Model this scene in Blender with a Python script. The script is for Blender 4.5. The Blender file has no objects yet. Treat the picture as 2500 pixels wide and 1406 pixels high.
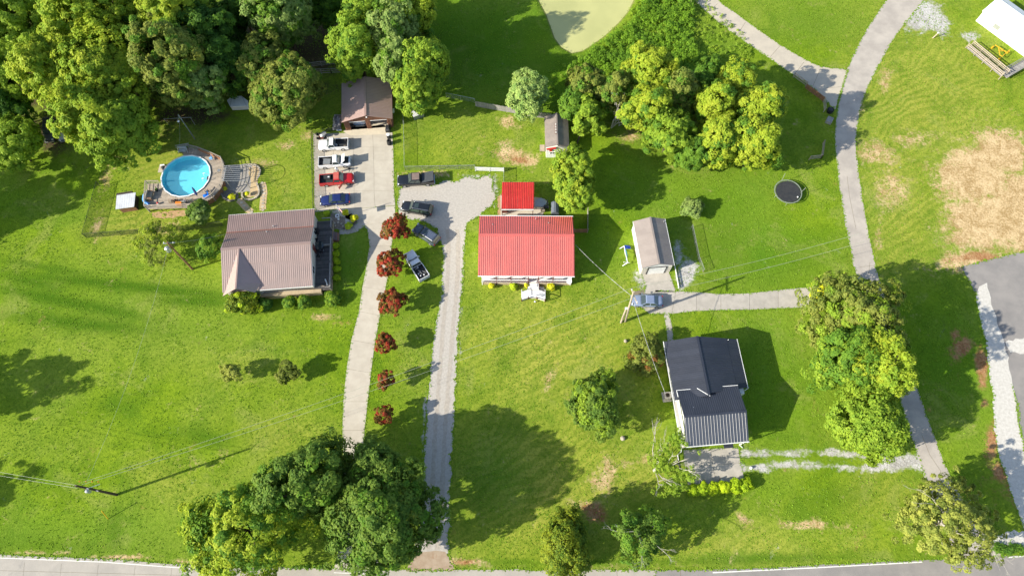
import bpy, bmesh, math, random
import numpy as np
from mathutils import Vector, Matrix
C = bpy.context.scene.collection
S = bpy.context.scene
PI = math.pi; R = math.radians
# ------------------------------------------------------------------ camera, sky, sun, exposure
H = 100.0; F = 1666.7; CX, CY = 1250.0, 703.0
TH = math.atan(722.0 / F)
cam = bpy.data.cameras.new('camera'); camo = bpy.data.objects.new('camera', cam); C.objects.link(camo)
cam.lens = 24; cam.sensor_width = 36; cam.clip_end = 3000; cam.clip_start = 1
camo.location = (0, 0, H); camo.rotation_euler = (TH, 0, 0); S.camera = camo
SUN_EL, SUN_AZ = 27.5, 20.0            # elevation; direction in which shadows fall, degrees from +X
w = bpy.data.worlds.new('World'); S.world = w; w.use_nodes = True
nt = w.node_tree; sky = nt.nodes.new('ShaderNodeTexSky'); sky.sky_type = 'NISHITA'; sky.sun_disc = False
sky.sun_elevation = R(SUN_EL); sky.sun_rotation = R(90 - (SUN_AZ + 180)); sky.air_density = 1.0; sky.dust_density = 1.0
bg = nt.nodes['Background']; bg.inputs[1].default_value = 0.125; nt.links.new(sky.outputs[0], bg.inputs[0])
sl = bpy.data.lights.new('sun', 'SUN'); sl.energy = 5.0; sl.angle = R(0.5); sl.color = (1.0, 0.94, 0.82)
so = bpy.data.objects.new('sun', sl); C.objects.link(so)
sd = Vector((math.cos(R(SUN_AZ)) * math.cos(R(SUN_EL)), math.sin(R(SUN_AZ)) * math.cos(R(SUN_EL)), -math.sin(R(SUN_EL))))
so.rotation_euler = sd.to_track_quat('-Z', 'Y').to_euler()
S.view_settings.view_transform = 'Standard'; S.view_settings.look = 'None'; S.view_settings.gamma = 1
S.view_settings.use_curve_mapping = False
S.view_settings.exposure = 0.82
S.cycles.max_bounces = 6; S.cycles.transparent_max_bounces = 8

# ------------------------------------------------------------------ plan coordinates read off the photograph
cT, sT = math.cos(TH), math.sin(TH)
def P(px, py, z=0.0):
    u = (px - CX) / F; v = (py - CY) / F
    d = (u, -v * cT + sT, -v * sT - cT); t = (z - H) / d[2]
    return Vector((d[0] * t, d[1] * t, z))
def topx(X, Y, Z=0.0):
    z = Z - H; yy = Y * cT + z * sT; zz = Y * sT - z * cT
    return CX + F * X / zz, CY - F * yy / zz
def mpp(py, z=0.0):           # metres per photo pixel at that row
    return (H - z) / (cT + sT * (py - CY) / F) / F

# ------------------------------------------------------------------ materials
def nodes(m):
    m.use_nodes = True; t = m.node_tree; return t, t.nodes['Principled BSDF']
def mk(t, typ, **k):
    n = t.nodes.new(typ)
    for a, b in k.items(): setattr(n, a, b)
    return n
def mixc(t, fac, a, b, mode='MIX'):
    n = mk(t, 'ShaderNodeMix', data_type='RGBA', blend_type=mode)
    for s, v in ((0, fac), (6, a), (7, b)):
        if isinstance(v, (int, float)): n.inputs[s].default_value = v
        elif isinstance(v, tuple): n.inputs[s].default_value = v + (1,) if len(v) == 3 else v
        else: t.links.new(v, n.inputs[s])
    return n.outputs[2]
def noise(t, scale, detail=4, rough=.6, vec=None, dist=0):
    n = mk(t, 'ShaderNodeTexNoise'); n.inputs['Scale'].default_value = scale; n.inputs['Detail'].default_value = detail
    n.inputs['Roughness'].default_value = rough; n.inputs['Distortion'].default_value = dist
    if vec is not None: t.links.new(vec, n.inputs['Vector'])
    return n.outputs['Fac']
def ramp(t, f, stops):
    n = mk(t, 'ShaderNodeMapRange'); n.interpolation_type = 'SMOOTHSTEP'
    n.inputs[1].default_value = stops[0]; n.inputs[2].default_value = stops[1]
    t.links.new(f, n.inputs[0]); return n.outputs[0]
def math_(t, op, a, b=None, c=None):
    n = mk(t, 'ShaderNodeMath', operation=op)
    for i, v in enumerate((a, b, c)):
        if v is None: continue
        if isinstance(v, (int, float)): n.inputs[i].default_value = v
        else: t.links.new(v, n.inputs[i])
    return n.outputs[0]
MATS = {}
def mat(name, col, col2=None, scale=1.5, rough=.8, spec=.3, metal=0, bump=0, bscale=20, pervar=.0, coat=0, stain=None, stamt=.5, stsc=.5, ior=1.5):
    if name in MATS: return MATS[name]
    m = bpy.data.materials.new(name); t, b = nodes(m); MATS[name] = m
    geo = mk(t, 'ShaderNodeNewGeometry'); pos = geo.outputs['Position']
    c2 = col2 or tuple(x * .78 for x in col)
    f = noise(t, scale, 5, .65, pos); out = mixc(t, ramp(t, f, (.3, .7)), c2, col)
    if pervar:
        oi = mk(t, 'ShaderNodeObjectInfo'); hv = mk(t, 'ShaderNodeHueSaturation')
        t.links.new(out, hv.inputs['Color'])
        v = math_(t, 'MULTIPLY_ADD', oi.outputs['Random'], 2 * pervar, 1 - pervar); t.links.new(v, hv.inputs['Value']); out = hv.outputs[0]
    if stain:
        f2 = ramp(t, noise(t, stsc, 6, .7, pos, .4), (1 - stamt - .0, 1 - stamt + .22)); out = mixc(t, f2, out, stain)
    t.links.new(out, b.inputs['Base Color']); b.inputs['Roughness'].default_value = rough
    b.inputs['Specular IOR Level'].default_value = spec; b.inputs['Metallic'].default_value = metal
    b.inputs['IOR'].default_value = ior; b.inputs['Coat Weight'].default_value = coat; b.inputs['Coat Roughness'].default_value = .08
    if bump:
        bn = mk(t, 'ShaderNodeBump'); bn.inputs['Strength'].default_value = bump; bn.inputs['Distance'].default_value = .05
        t.links.new(noise(t, bscale, 4, .6, pos), bn.inputs['Height']); t.links.new(bn.outputs[0], b.inputs['Normal'])
    return m
def leafmat(name, a, b2, trans=.42):
    if name in MATS: return MATS[name]
    a = tuple(min(.8, x * 1.95) for x in a); b2 = tuple(min(.8, x * 2.6) for x in b2)
    m = bpy.data.materials.new(name); t, b = nodes(m); MATS[name] = m
    geo = mk(t, 'ShaderNodeNewGeometry')
    f2 = noise(t, .35, 3, .6, geo.outputs['Position'])
    fac = math_(t, 'ADD', math_(t, 'MULTIPLY', geo.outputs['Random Per Island'], .65), math_(t, 'MULTIPLY_ADD', f2, 1.6, -.62))
    fac = ramp(t, fac, (0, 1)); col = mixc(t, fac, a, b2)
    t.links.new(col, b.inputs['Base Color']); b.inputs['Roughness'].default_value = .6; b.inputs['Specular IOR Level'].default_value = .12
    tr = mk(t, 'ShaderNodeBsdfTranslucent'); t.links.new(col, tr.inputs[0])
    ms = mk(t, 'ShaderNodeMixShader'); ms.inputs[0].default_value = trans
    t.links.new(b.outputs[0], ms.inputs[1]); t.links.new(tr.outputs[0], ms.inputs[2])
    t.links.new(ms.outputs[0], t.nodes['Material Output'].inputs[0]); return m

# ------------------------------------------------------------------ mesh builder
class MB:
    def __init__(s): s.v = []; s.f = []
    def add(s, vs, fs, M=None):
        o = len(s.v); s.v += [tuple((M @ Vector(p)) if M else p) for p in vs]; s.f += [tuple(i + o for i in q) for q in fs]; return s
    def box(s, c, d, rz=0, M=None):
        x, y, z = d[0] / 2, d[1] / 2, d[2] / 2
        vs = [(i * x, j * y, k * z) for k in (-1, 1) for j in (-1, 1) for i in (-1, 1)]
        T = Matrix.Translation(c) @ Matrix.Rotation(rz, 4, 'Z')
        if M: T = T @ M
        return s.add(vs, [(0, 2, 3, 1), (4, 5, 7, 6), (0, 1, 5, 4), (2, 6, 7, 3), (0, 4, 6, 2), (1, 3, 7, 5)], T)
    def bar(s, a, b, w, h, up=(0, 0, 1)):
        a, b = Vector(a), Vector(b); d = b - a; L = d.length; d.normalize(); u = Vector(up)
        if abs(d.dot(u)) > .98: u = Vector((1, 0, 0))
        sd_ = d.cross(u).normalized(); u = sd_.cross(d).normalized()
        vs = []
        for p in (a, b):
            for i, j in ((-1, -1), (1, -1), (1, 1), (-1, 1)): vs.append(tuple(p + sd_ * i * w / 2 + u * j * h / 2))
        return s.add(vs, [(0, 1, 2, 3), (7, 6, 5, 4), (0, 4, 5, 1), (1, 5, 6, 2), (2, 6, 7, 3), (3, 7, 4, 0)])
    def tube(s, pts, rs, n=8, cap=True):
        pts = [Vector(p) for p in pts]
        if isinstance(rs, (int, float)): rs = [rs] * len(pts)
        o = len(s.v); u = None
        for i, p in enumerate(pts):
            d = (pts[min(i + 1, len(pts) - 1)] - pts[max(i - 1, 0)]).normalized()
            if u is None: u = d.orthogonal().normalized()
            u = (u - d * u.dot(d)).normalized(); wv = d.cross(u)
            for k in range(n):
                a = 2 * PI * k / n; s.v.append(tuple(p + (u * math.cos(a) + wv * math.sin(a)) * rs[i]))
        for i in range(len(pts) - 1):
            for k in range(n):
                s.f.append((o + i * n + k, o + i * n + (k + 1) % n, o + (i + 1) * n + (k + 1) % n, o + (i + 1) * n + k))
        if cap: s.f.append(tuple(o + k for k in range(n))[::-1]); s.f.append(tuple(o + (len(pts) - 1) * n + k for k in range(n)))
        return s
    def lathe(s, prof, n=16, c=(0, 0, 0), M=None):
        o = len(s.v); T = Matrix.Translation(c)
        if M: T = T @ M
        for r, z in prof:
            for k in range(n):
                a = 2 * PI * k / n; s.v.append(tuple(T @ Vector((r * math.cos(a), r * math.sin(a), z))))
        for i in range(len(prof) - 1):
            for k in range(n):
                s.f.append((o + i * n + k, o + i * n + (k + 1) % n, o + (i + 1) * n + (k + 1) % n, o + (i + 1) * n + k))
        s.f.append(tuple(o + k for k in range(n))[::-1]); s.f.append(tuple(o + (len(prof) - 1) * n + k for k in range(n)))
        return s
    def prism(s, poly, z0, z1):
        n = len(poly); vs = [(p[0], p[1], z0) for p in poly] + [(p[0], p[1], z1) for p in poly]
        fs = [tuple(range(n))[::-1], tuple(range(n, 2 * n))] + [(i, (i + 1) % n, n + (i + 1) % n, n + i) for i in range(n)]
        return s.add(vs, fs)
    def loft(s, rings, cap=True):
        n = len(rings[0]); o = len(s.v)
        for r in rings: s.v += [tuple(p) for p in r]
        for i in range(len(rings) - 1):
            for k in range(n): s.f.append((o + i * n + k, o + i * n + (k + 1) % n, o + (i + 1) * n + (k + 1) % n, o + (i + 1) * n + k))
        if cap: s.f.append(tuple(o + k for k in range(n))[::-1]); s.f.append(tuple(o + (len(rings) - 1) * n + k for k in range(n)))
        return s
    def quad(s, a, b, c, d): return s.add([a, b, c, d], [(0, 1, 2, 3)])
    def mesh(s, name):
        me = bpy.data.meshes.new(name); me.from_pydata(s.v, [], s.f); me.update()
        bm = bmesh.new(); bm.from_mesh(me); bmesh.ops.recalc_face_normals(bm, faces=bm.faces); bm.to_mesh(me); bm.free(); return me
def obj(name, mb, m, parent=None, smooth=False, stuff=False, tri=False):
    me = mb.mesh(name) if isinstance(mb, MB) else mb
    if m is not None and not me.materials: me.materials.append(m)
    if smooth: me.polygons.foreach_set('use_smooth', [True] * len(me.polygons))
    o = bpy.data.objects.new(name, me); C.objects.link(o)
    if parent: o.parent = parent
    if stuff: o['kind'] = 'stuff'
    return o
def tag(o, label, cat, group=None):
    o['label'] = label; o['category'] = cat
    if group: o['group'] = group
    return o
def thing(name, label, cat, loc=(0, 0, 0), rz=0, group=None):
    o = bpy.data.objects.new(name, None); C.objects.link(o); o.empty_display_size = .3
    o.location = loc; o.rotation_euler = (0, 0, rz); return tag(o, label, cat, group)
def struct(o): o['kind'] = 'structure'; return o
def loc2(t, p):          # world point into the thing's own frame
    p = Vector(p) - Vector(t.location); c, s = math.cos(-t.rotation_euler[2]), math.sin(-t.rotation_euler[2])
    return Vector((p.x * c - p.y * s, p.x * s + p.y * c, p.z))
def copy_tree(o, parent=None):
    c = o.copy(); C.objects.link(c)
    if parent is not None: c.parent = parent
    for ch in list(o.children): copy_tree(ch, c)
    return c
def fastmesh(name, V, Q, m):
    me = bpy.data.meshes.new(name); nv, nq = len(V), len(Q); k = Q.shape[1]
    me.vertices.add(nv); me.vertices.foreach_set('co', V.astype(np.float32).ravel())
    me.loops.add(nq * k); me.loops.foreach_set('vertex_index', Q.astype(np.int32).ravel())
    me.polygons.add(nq); me.polygons.foreach_set('loop_start', np.arange(0, nq * k, k, dtype=np.int32))
    me.update(calc_edges=True)
    if m: me.materials.append(m)
    return me
def jag(pts, step=.7, amp=.15, seed=0, closed=True, keep=()):
    r = random.Random(seed); out = []; n = len(pts)
    for i in range(n if closed else n - 1):
        a, b = Vector(pts[i]), Vector(pts[(i + 1) % n]); L = (b - a).length; k = max(1, int(L / step)) if i not in keep else 1
        nrm = Vector((-(b - a).y, (b - a).x, 0)).normalized() if L > 0 else Vector((0, 0, 0))
        for j in range(k):
            p = a.lerp(b, j / k)
            if k > 1: p = p + nrm * r.gauss(0, amp)
            out.append(p)
    if not closed: out.append(Vector(pts[-1]))
    return out
def smoothpts(pts, it=2):        # Chaikin on an open polyline
    pts = [Vector(p) for p in pts]
    for _ in range(it):
        q = [pts[0]]
        for a, b in zip(pts[:-1], pts[1:]): q += [a.lerp(b, .25), a.lerp(b, .75)]
        pts = q + [pts[-1]]
    return pts
def sheet(name, poly, z, m, thick=0):
    mb = MB()
    if thick: mb.prism([(p[0], p[1]) for p in poly], z - thick, z)
    else: mb.add([(p[0], p[1], z) for p in poly], [tuple(range(len(poly)))])
    me = bpy.data.meshes.new(name); me.from_pydata(mb.v, [], mb.f); me.update()
    bm = bmesh.new(); bm.from_mesh(me); bmesh.ops.recalc_face_normals(bm, faces=bm.faces)
    bmesh.ops.triangulate(bm, faces=bm.faces); bmesh.ops.recalc_face_normals(bm, faces=bm.faces)
    if not thick:
        for f in bm.faces:
            if f.normal.z < 0: f.normal_flip()
    bm.to_mesh(me); bm.free(); me.materials.append(m)
    o = bpy.data.objects.new(name, me); C.objects.link(o); return o
PX = lambda pts, z=0: [P(a, b, z) for a, b in pts]
# ------------------------------------------------------------------ the ground: one sheet to the horizon, masks on its vertices
def inpoly(X, Y, poly):
    r = np.zeros(X.shape, bool); n = len(poly); j = n - 1
    for i in range(n):
        xi, yi = poly[i][:2]; xj, yj = poly[j][:2]
        c = ((yi > Y) != (yj > Y)) & (X < (xj - xi) * (Y - yi) / ((yj - yi) or 1e-9) + xi); r ^= c; j = i
    return r
def polydist(X, Y, poly):
    d = np.full(X.shape, 1e9); n = len(poly)
    for i in range(n):
        ax, ay = poly[i][:2]; bx, by = poly[(i + 1) % n][:2]; dx, dy = bx - ax, by - ay
        t = np.clip(((X - ax) * dx + (Y - ay) * dy) / (dx * dx + dy * dy + 1e-9), 0, 1)
        d = np.minimum(d, np.hypot(X - ax - t * dx, Y - ay - t * dy))
    return np.where(inpoly(X, Y, poly), d, -d)
POND = [(p.x, p.y) for p in PX([(1318, 0), (1336, 34), (1346, 62), (1356, 90), (1372, 112), (1396, 126), (1422, 121), (1448, 104), (1476, 84), (1510, 52), (1532, 26), (1545, 0), (1560, -60), (1500, -140), (1400, -160), (1320, -120), (1300, -50)])]
xs = np.concatenate([[-900, -500, -300, -200, -150], np.arange(-118, 118.1, .55), [150, 200, 300, 500, 900]])
ys = np.concatenate([[-600, -300, -120, -50, -20], np.arange(-6, 122, .55), [140, 180, 260, 400, 700, 1200]])
GX, GY = np.meshgrid(xs, ys); nx, ny = len(xs), len(ys)
pd = polydist(GX, GY, POND)
GZ = np.where(pd > -1.2, -.75 * np.clip((pd + 1.2) / 2.2, 0, 1) ** 1.3, 0)
zz = GY * sT + H * cT; u_ = CX + F * GX / zz; v_ = CY - F * (GY * cT - H * sT) / zz
rg = np.random.default_rng(5)
def fbm(X, Y, s, seed):
    r = np.random.default_rng(seed); o = np.zeros(X.shape)
    for k in range(14):
        a = r.uniform(0, 2 * PI); fr = s * r.uniform(.6, 2.2); o += np.sin(X * math.cos(a) * fr + Y * math.sin(a) * fr + r.uniform(0, 7)) / 14 ** .5
    return o
wob = fbm(GX, GY, .35, 3); wob2 = fbm(GX, GY, .9, 4)
def blobs(L):
    o = np.zeros(u_.shape)
    for cx, cy, rx, ry, a, amt in L:
        ca, sa = math.cos(R(a)), math.sin(R(a)); dx, dy = u_ - cx, v_ - cy
        q = ((dx * ca + dy * sa) / rx) ** 2 + ((-dx * sa + dy * ca) / ry) ** 2
        o = np.maximum(o, amt * np.exp(-q * .9))
    return o
dry = blobs([(1350, 850, 260, 160, 0, .75), (1320, 1180, 260, 220, 0, .8), (1700, 1340, 420, 60, 0, .6), (2250, 250, 230, 190, 0, .75), (2200, 480, 100, 160, 0, .9), (470, 430, 170, 90, 0, .75),
             (330, 540, 120, 60, 0, .8), (1130, 330, 140, 90, 0, .5), (1560, 1180, 150, 60, 0, .7), (2150, 1200, 130, 60, 0, .45), (2180, 620, 120, 60, 0, .6), (1080, 640, 60, 120, 0, .2), (700, 450, 60, 60, 0, .45),
             (2180, 60, 60, 80, 0, .5), (600, 900, 110, 50, 0, .3), (420, 1180, 120, 50, 30, .35), (660, 1060, 120, 50, 0, .4), (1860, 60, 120, 50, 0, .25), (1420, 720, 200, 60, 0, .35)])
straw = blobs([(1258, 382, 60, 22, 10, .9), (1245, 300, 30, 15, 20, .6), (1235, 350, 22, 14, 0, .6), (2140, 375, 60, 35, 20, .62), (2170, 460, 45, 60, 0, .6), (2160, 200, 18, 40, 0, .6), (2230, 340, 60, 24, 0, .55),
               (2385, 430, 95, 70, 0, 1.25), (2440, 380, 70, 60, 0, 1.2), (2500, 520, 110, 100, 0, 1.3), (2400, 540, 90, 70, 0, 1.3), (1820, 1270, 28, 12, 30, .8), (1960, 1280, 60, 12, 0, .8), (2060, 1285, 40, 10, 0, .5),
               (1480, 1160, 34, 60, 30, .62), (1440, 1230, 50, 14, 0, .65), (1590, 1120, 26, 18, 0, .7), (800, 775, 46, 10, 0, .6), (700, 355, 22, 12, 0, .7), (755, 330, 30, 16, 0, .5), (640, 400, 50, 14, 0, .5),
               (400, 560, 40, 16, 0, .6), (260, 430, 16, 60, 25, .55), (235, 560, 14, 40, 10, .6), (1540, 335, 26, 14, 0, .8), (1340, 930, 16, 50, 10, .45), (1390, 990, 18, 30, 0, .5), (490, 1130, 60, 24, 0, .35), (2100, 260, 14, 40, 0, .5),
               (2145, 560, 14, 70, 8, .5), (1050, 425, 60, 8, 0, .7), (2370, 640, 80, 24, 0, 1.2), (1120, 1372, 60, 7, 0, 1.0), (250, 1358, 260, 4, 3, .9), (1450, 1385, 350, 4, 0, .8), (2205, 40, 40, 30, 0, .5), (1945, 300, 10, 10, 0, .3), (640, 720, 20, 6, 0, .6)])
clay = blobs([(1270, 392, 34, 9, 5, .8), (2350, 850, 26, 34, 60, .9), (2395, 890, 16, 60, 0, .95), (2330, 820, 14, 20, 0, .8), (2405, 985, 14, 24, 0, .7), (2425, 1075, 20, 70, 10, .95), (2440, 1000, 12, 60, 0, .8), (1135, 1374, 34, 6, 0, .9), (2450, 1150, 30, 30, 0, .9),
              (1440, 1240, 40, 14, 0, .6), (2380, 632, 90, 9, 0, .8), (1455, 1250, 26, 30, 0, .75), (2490, 1200, 40, 40, 0, .9), (2380, 625, 60, 12, 0, .9), (405, 240, 26, 10, 0, .9), (840, 790, 26, 8, 0, .55), (1310, 700, 60, 6, 0, .5), (1110, 1290, 14, 14, 0, .5), (1215, 688, 30, 6, 0, .6), (380, 545, 60, 6, 0, .4), (1045, 560, 4, 4, 0, 0)])
grav = blobs([(2250, 40, 40, 40, 40, 1.15), (2290, 55, 38, 26, 40, 1.0), (2370, 90, 24, 14, 0, .7), (1800, 1105, 10, 6, 0, .5), (1565, 690, 24, 26, 0, .6)])
tracks = []
for pts, wd in (([(1815, 1110), (1900, 1106), (1980, 1103), (2080, 1110), (2230, 1118)], .65), ([(1810, 1142), (1950, 1134), (2050, 1140), (2120, 1142), (2250, 1136)], .8)):
    d = np.full(u_.shape, 1e9); q = [(p.x, p.y) for p in PX(pts)]
    for (ax, ay), (bx, by) in zip(q[:-1], q[1:]):
        dx, dy = bx - ax, by - ay; t = np.clip(((GX - ax) * dx + (GY - ay) * dy) / (dx * dx + dy * dy), 0, 1); d = np.minimum(d, np.hypot(GX - ax - t * dx, GY - ay - t * dy))
    grav = np.maximum(grav, (.68 + .14 * wob2) * np.exp(-(d / wd) ** 2))
grav = np.maximum(grav, blobs([(2200, 1128, 70, 22, 0, 1.0), (1675, 668, 22, 38, 15, .95), (1655, 610, 12, 40, 0, .7), (1200, 455, 14, 40, 0, .3)]))
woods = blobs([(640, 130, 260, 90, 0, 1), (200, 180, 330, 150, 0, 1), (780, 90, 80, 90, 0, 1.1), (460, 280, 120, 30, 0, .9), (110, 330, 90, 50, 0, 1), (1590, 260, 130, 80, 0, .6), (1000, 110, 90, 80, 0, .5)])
lush = blobs([(330, 700, 330, 14, 6, 1.2), (180, 740, 190, 15, 12, 1.2), (200, 790, 170, 16, 6, 1.1), (80, 690, 90, 13, 14, 1), (480, 735, 110, 15, 2, 1.1), (120, 655, 130, 10, 10, .8), (500, 1065, 70, 20, 8, .7), (280, 985, 80, 30, 0, .45), (280, 1300, 20, 60, 0, .7), (1450, 1372, 500, 8, 0, .6),
              (1850, 1365, 260, 10, -2, .8), (100, 1335, 260, 20, 2, .45), (1760, 600, 60, 90, 0, .5), (1850, 640, 200, 60, 0, .3), (1150, 120, 180, 120, 0, .55), (1300, 180, 130, 70, 0, .55), (1720, 120, 120, 100, 30, .3), (2040, 1215, 90, 40, 0, .5), (1260, 1040, 60, 30, 0, .4), (1170, 1200, 60, 50, 0, .3), (2000, 60, 110, 60, 0, .25)])
grav = np.maximum(grav, blobs([(1170, 432, 50, 8, 0, .55), (1207, 470, 10, 40, 0, .55), (1140, 540, 10, 14, 0, .5), (975, 455, 8, 30, 0, .5), (1128, 700, 5, 200, 2, .5), (1035, 1050, 5, 200, 2, .5)]))
A1 = np.stack([np.clip(dry + .13 * wob, 0, 1), np.clip(straw, 0, 1.3), np.clip(clay, 0, 1.3), np.clip(grav, 0, 1.3)], -1)
green = blobs([(1180, 120, 200, 150, 0, 1), (1330, 190, 140, 90, 0, .9), (1900, 620, 190, 110, 0, .8), (1880, 920, 140, 160, 0, .8), (1950, 60, 160, 70, 0, .55), (860, 640, 50, 90, 0, .9), (1000, 700, 60, 160, 0, .35), (1200, 1180, 90, 120, 0, .5), (200, 720, 330, 70, 8, .55), (150, 1300, 330, 70, 0, .6), (100, 480, 240, 80, 0, .5), (1250, 1050, 60, 30, 0, .5), (2300, 900, 110, 200, 0, .9), (1700, 470, 260, 100, 0, .8), (1460, 600, 60, 90, 0, .9), (1750, 120, 70, 60, 0, .5), (1450, 1375, 500, 9, 0, .7), (1800, 1360, 300, 12, 0, .7), (1850, 1200, 120, 30, 0, .4), (1070, 290, 70, 40, 0, .3), (480, 800, 200, 40, 0, .3), (760, 620, 30, 60, 0, 0)])
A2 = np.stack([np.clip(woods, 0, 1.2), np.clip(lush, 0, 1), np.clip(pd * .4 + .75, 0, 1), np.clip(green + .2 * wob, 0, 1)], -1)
m = bpy.data.materials.new('lawn_grass'); t, b = nodes(m); MATS['lawn'] = m
geo = mk(t, 'ShaderNodeNewGeometry'); pos = geo.outputs['Position']
a1 = mk(t, 'ShaderNodeAttribute', attribute_name='cover_a'); s1 = mk(t, 'ShaderNodeSeparateColor'); t.links.new(a1.outputs['Color'], s1.inputs[0])
a2 = mk(t, 'ShaderNodeAttribute', attribute_name='cover_b'); s2 = mk(t, 'ShaderNodeSeparateColor'); t.links.new(a2.outputs['Color'], s2.inputs[0])
n_big = noise(t, .045, 4, .6, pos); n_mid = noise(t, .28, 5, .65, pos); n_fine = noise(t, 2.2, 6, .75, pos); n_vf = noise(t, 3.6, 5, .85, pos)
g = mixc(t, ramp(t, n_mid, (.32, .68)), (.135, .225, .010), (.215, .315, .016))
g = mixc(t, math_(t, 'MULTIPLY', ramp(t, n_big, (.4, .62)), .5), g, (.27, .335, .05))
dr = math_(t, 'MULTIPLY', s1.outputs[0], math_(t, 'MULTIPLY_ADD', n_mid, 1.3, .25))
g = mixc(t, dr, g, (.43, .40, .075))
wv = mk(t, 'ShaderNodeTexWave'); wv.inputs['Scale'].default_value = .22; wv.inputs['Distortion'].default_value = 14; wv.inputs['Detail'].default_value = 2; wv.inputs['Detail Scale'].default_value = .6
mpn = mk(t, 'ShaderNodeMapping'); mpn.inputs['Rotation'].default_value = (0, 0, R(58)); t.links.new(pos, mpn.inputs[0]); t.links.new(mpn.outputs[0], wv.inputs[0])
g = mixc(t, math_(t, 'MULTIPLY', ramp(t, wv.outputs['Fac'], (.35, .75)), math_(t, 'MULTIPLY_ADD', s1.outputs[0], .38, .12)), g, (.12, .21, .012))
g = mixc(t, math_(t, 'MULTIPLY', a2.outputs['Alpha'], math_(t, 'MULTIPLY_ADD', n_mid, 1.2, .1)), g, (.095, .225, .014))
g = mixc(t, math_(t, 'MULTIPLY', ramp(t, noise(t, .11, 5, .7, pos, .8), (.52, .68)), .55), g, (.30, .33, .075))
g = mixc(t, math_(t, 'MULTIPLY', ramp(t, noise(t, .17, 5, .75, pos, .5), (.5, .36)), .45), g, (.085, .18, .012))
lf = math_(t, 'MULTIPLY', s2.outputs[1], ramp(t, math_(t, 'ADD', math_(t, 'MULTIPLY', n_fine, .5), math_(t, 'MULTIPLY', n_mid, .5)), (.34, .47)))
g = mixc(t, math_(t, 'MULTIPLY', lf, .9), g, (.05, .13, .006))
# fine light/dark speckle of blades and clover
g = mixc(t, math_(t, 'MULTIPLY', ramp(t, n_fine, (.55, .37)), .5), g, (.075, .145, .006))
g = mixc(t, math_(t, 'MULTIPLY', ramp(t, n_vf, (.56, .72)), .38), g, (.42, .45, .09))
g = mixc(t, math_(t, 'MULTIPLY', ramp(t, n_vf, (.47, .33)), .5), g, (.07, .115, .005))
def over(g, mask, col_a, col_b, sc=2.2, w_=.16, gain=.9):
    n2 = noise(t, sc * .22, 4, .6, pos, .6)
    f = math_(t, 'ADD', mask, math_(t, 'MULTIPLY_ADD', noise(t, sc, 6, .75, pos), gain, -gain / 2)); f = math_(t, 'ADD', f, math_(t, 'MULTIPLY_ADD', n2, 1.5, -.75))
    f = ramp(t, f, (.5 - w_, .5 + w_)); c = mixc(t, ramp(t, math_(t, 'ADD', math_(t, 'MULTIPLY', noise(t, 3.1, 5, .7, pos), .5), math_(t, 'MULTIPLY', noise(t, .45, 6, .7, pos, 1.0), .5)), (.4, .6)), col_a, col_b); return mixc(t, f, g, c)
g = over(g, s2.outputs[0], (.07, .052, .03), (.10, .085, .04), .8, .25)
g = over(g, s1.outputs[1], (.36, .24, .10), (.66, .49, .27), 1.9, .3, 1.5)
g = over(g, s1.outputs[2], (.28, .13, .05), (.44, .25, .12), 1.2, .25, 1.1)
g = over(g, a1.outputs['Alpha'], (.34, .32, .28), (.58, .56, .52), 1.6, .2, 1.1)
g = mixc(t, ramp(t, s2.outputs[2], (.5, .8)), g, (.24, .2, .09))
t.links.new(g, b.inputs['Base Color']); b.inputs['Roughness'].default_value = .9; b.inputs['Specular IOR Level'].default_value = .03
bn = mk(t, 'ShaderNodeBump'); bn.inputs['Strength'].default_value = .8; bn.inputs['Distance'].default_value = .12
t.links.new(math_(t, 'ADD', n_fine, math_(t, 'MULTIPLY', n_vf, .5)), bn.inputs['Height']); t.links.new(bn.outputs[0], b.inputs['Normal'])
idx = np.arange(nx * ny).reshape(ny, nx)
Q = np.stack([idx[:-1, :-1], idx[:-1, 1:], idx[1:, 1:], idx[1:, :-1]], -1).reshape(-1, 4)
me = fastmesh('ground', np.stack([GX, GY, GZ], -1).reshape(-1, 3), Q, m)
for nm, A in (('cover_a', A1), ('cover_b', A2)):
    at = me.attributes.new(nm, 'FLOAT_COLOR', 'POINT'); at.data.foreach_set('color', A.reshape(-1).astype(np.float32))
me.polygons.foreach_set('use_smooth', [True] * len(me.polygons))
struct(obj('ground', me, m))
# pond
mw = bpy.data.materials.new('pond_water'); t, b = nodes(mw)
geo = mk(t, 'ShaderNodeNewGeometry')
t.links.new(mixc(t, ramp(t, noise(t, .12, 3, .5, geo.outputs['Position']), (.35, .65)), (.42, .42, .17), (.50, .49, .20)), b.inputs['Base Color'])
b.inputs['Roughness'].default_value = .18; b.inputs['Specular IOR Level'].default_value = .45
bn = mk(t, 'ShaderNodeBump'); bn.inputs['Strength'].default_value = .12; bn.inputs['Distance'].default_value = .05
t.links.new(noise(t, 3, 3, .5, geo.outputs['Position']), bn.inputs['Height']); t.links.new(bn.outputs[0], b.inputs['Normal'])
pc = Vector((sum(p[0] for p in POND) / len(POND), sum(p[1] for p in POND) / len(POND), 0))
struct(sheet('pond_water', [pc + (Vector((p[0], p[1], 0)) - pc) * 1.06 for p in POND], -.3, mw))

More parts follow.
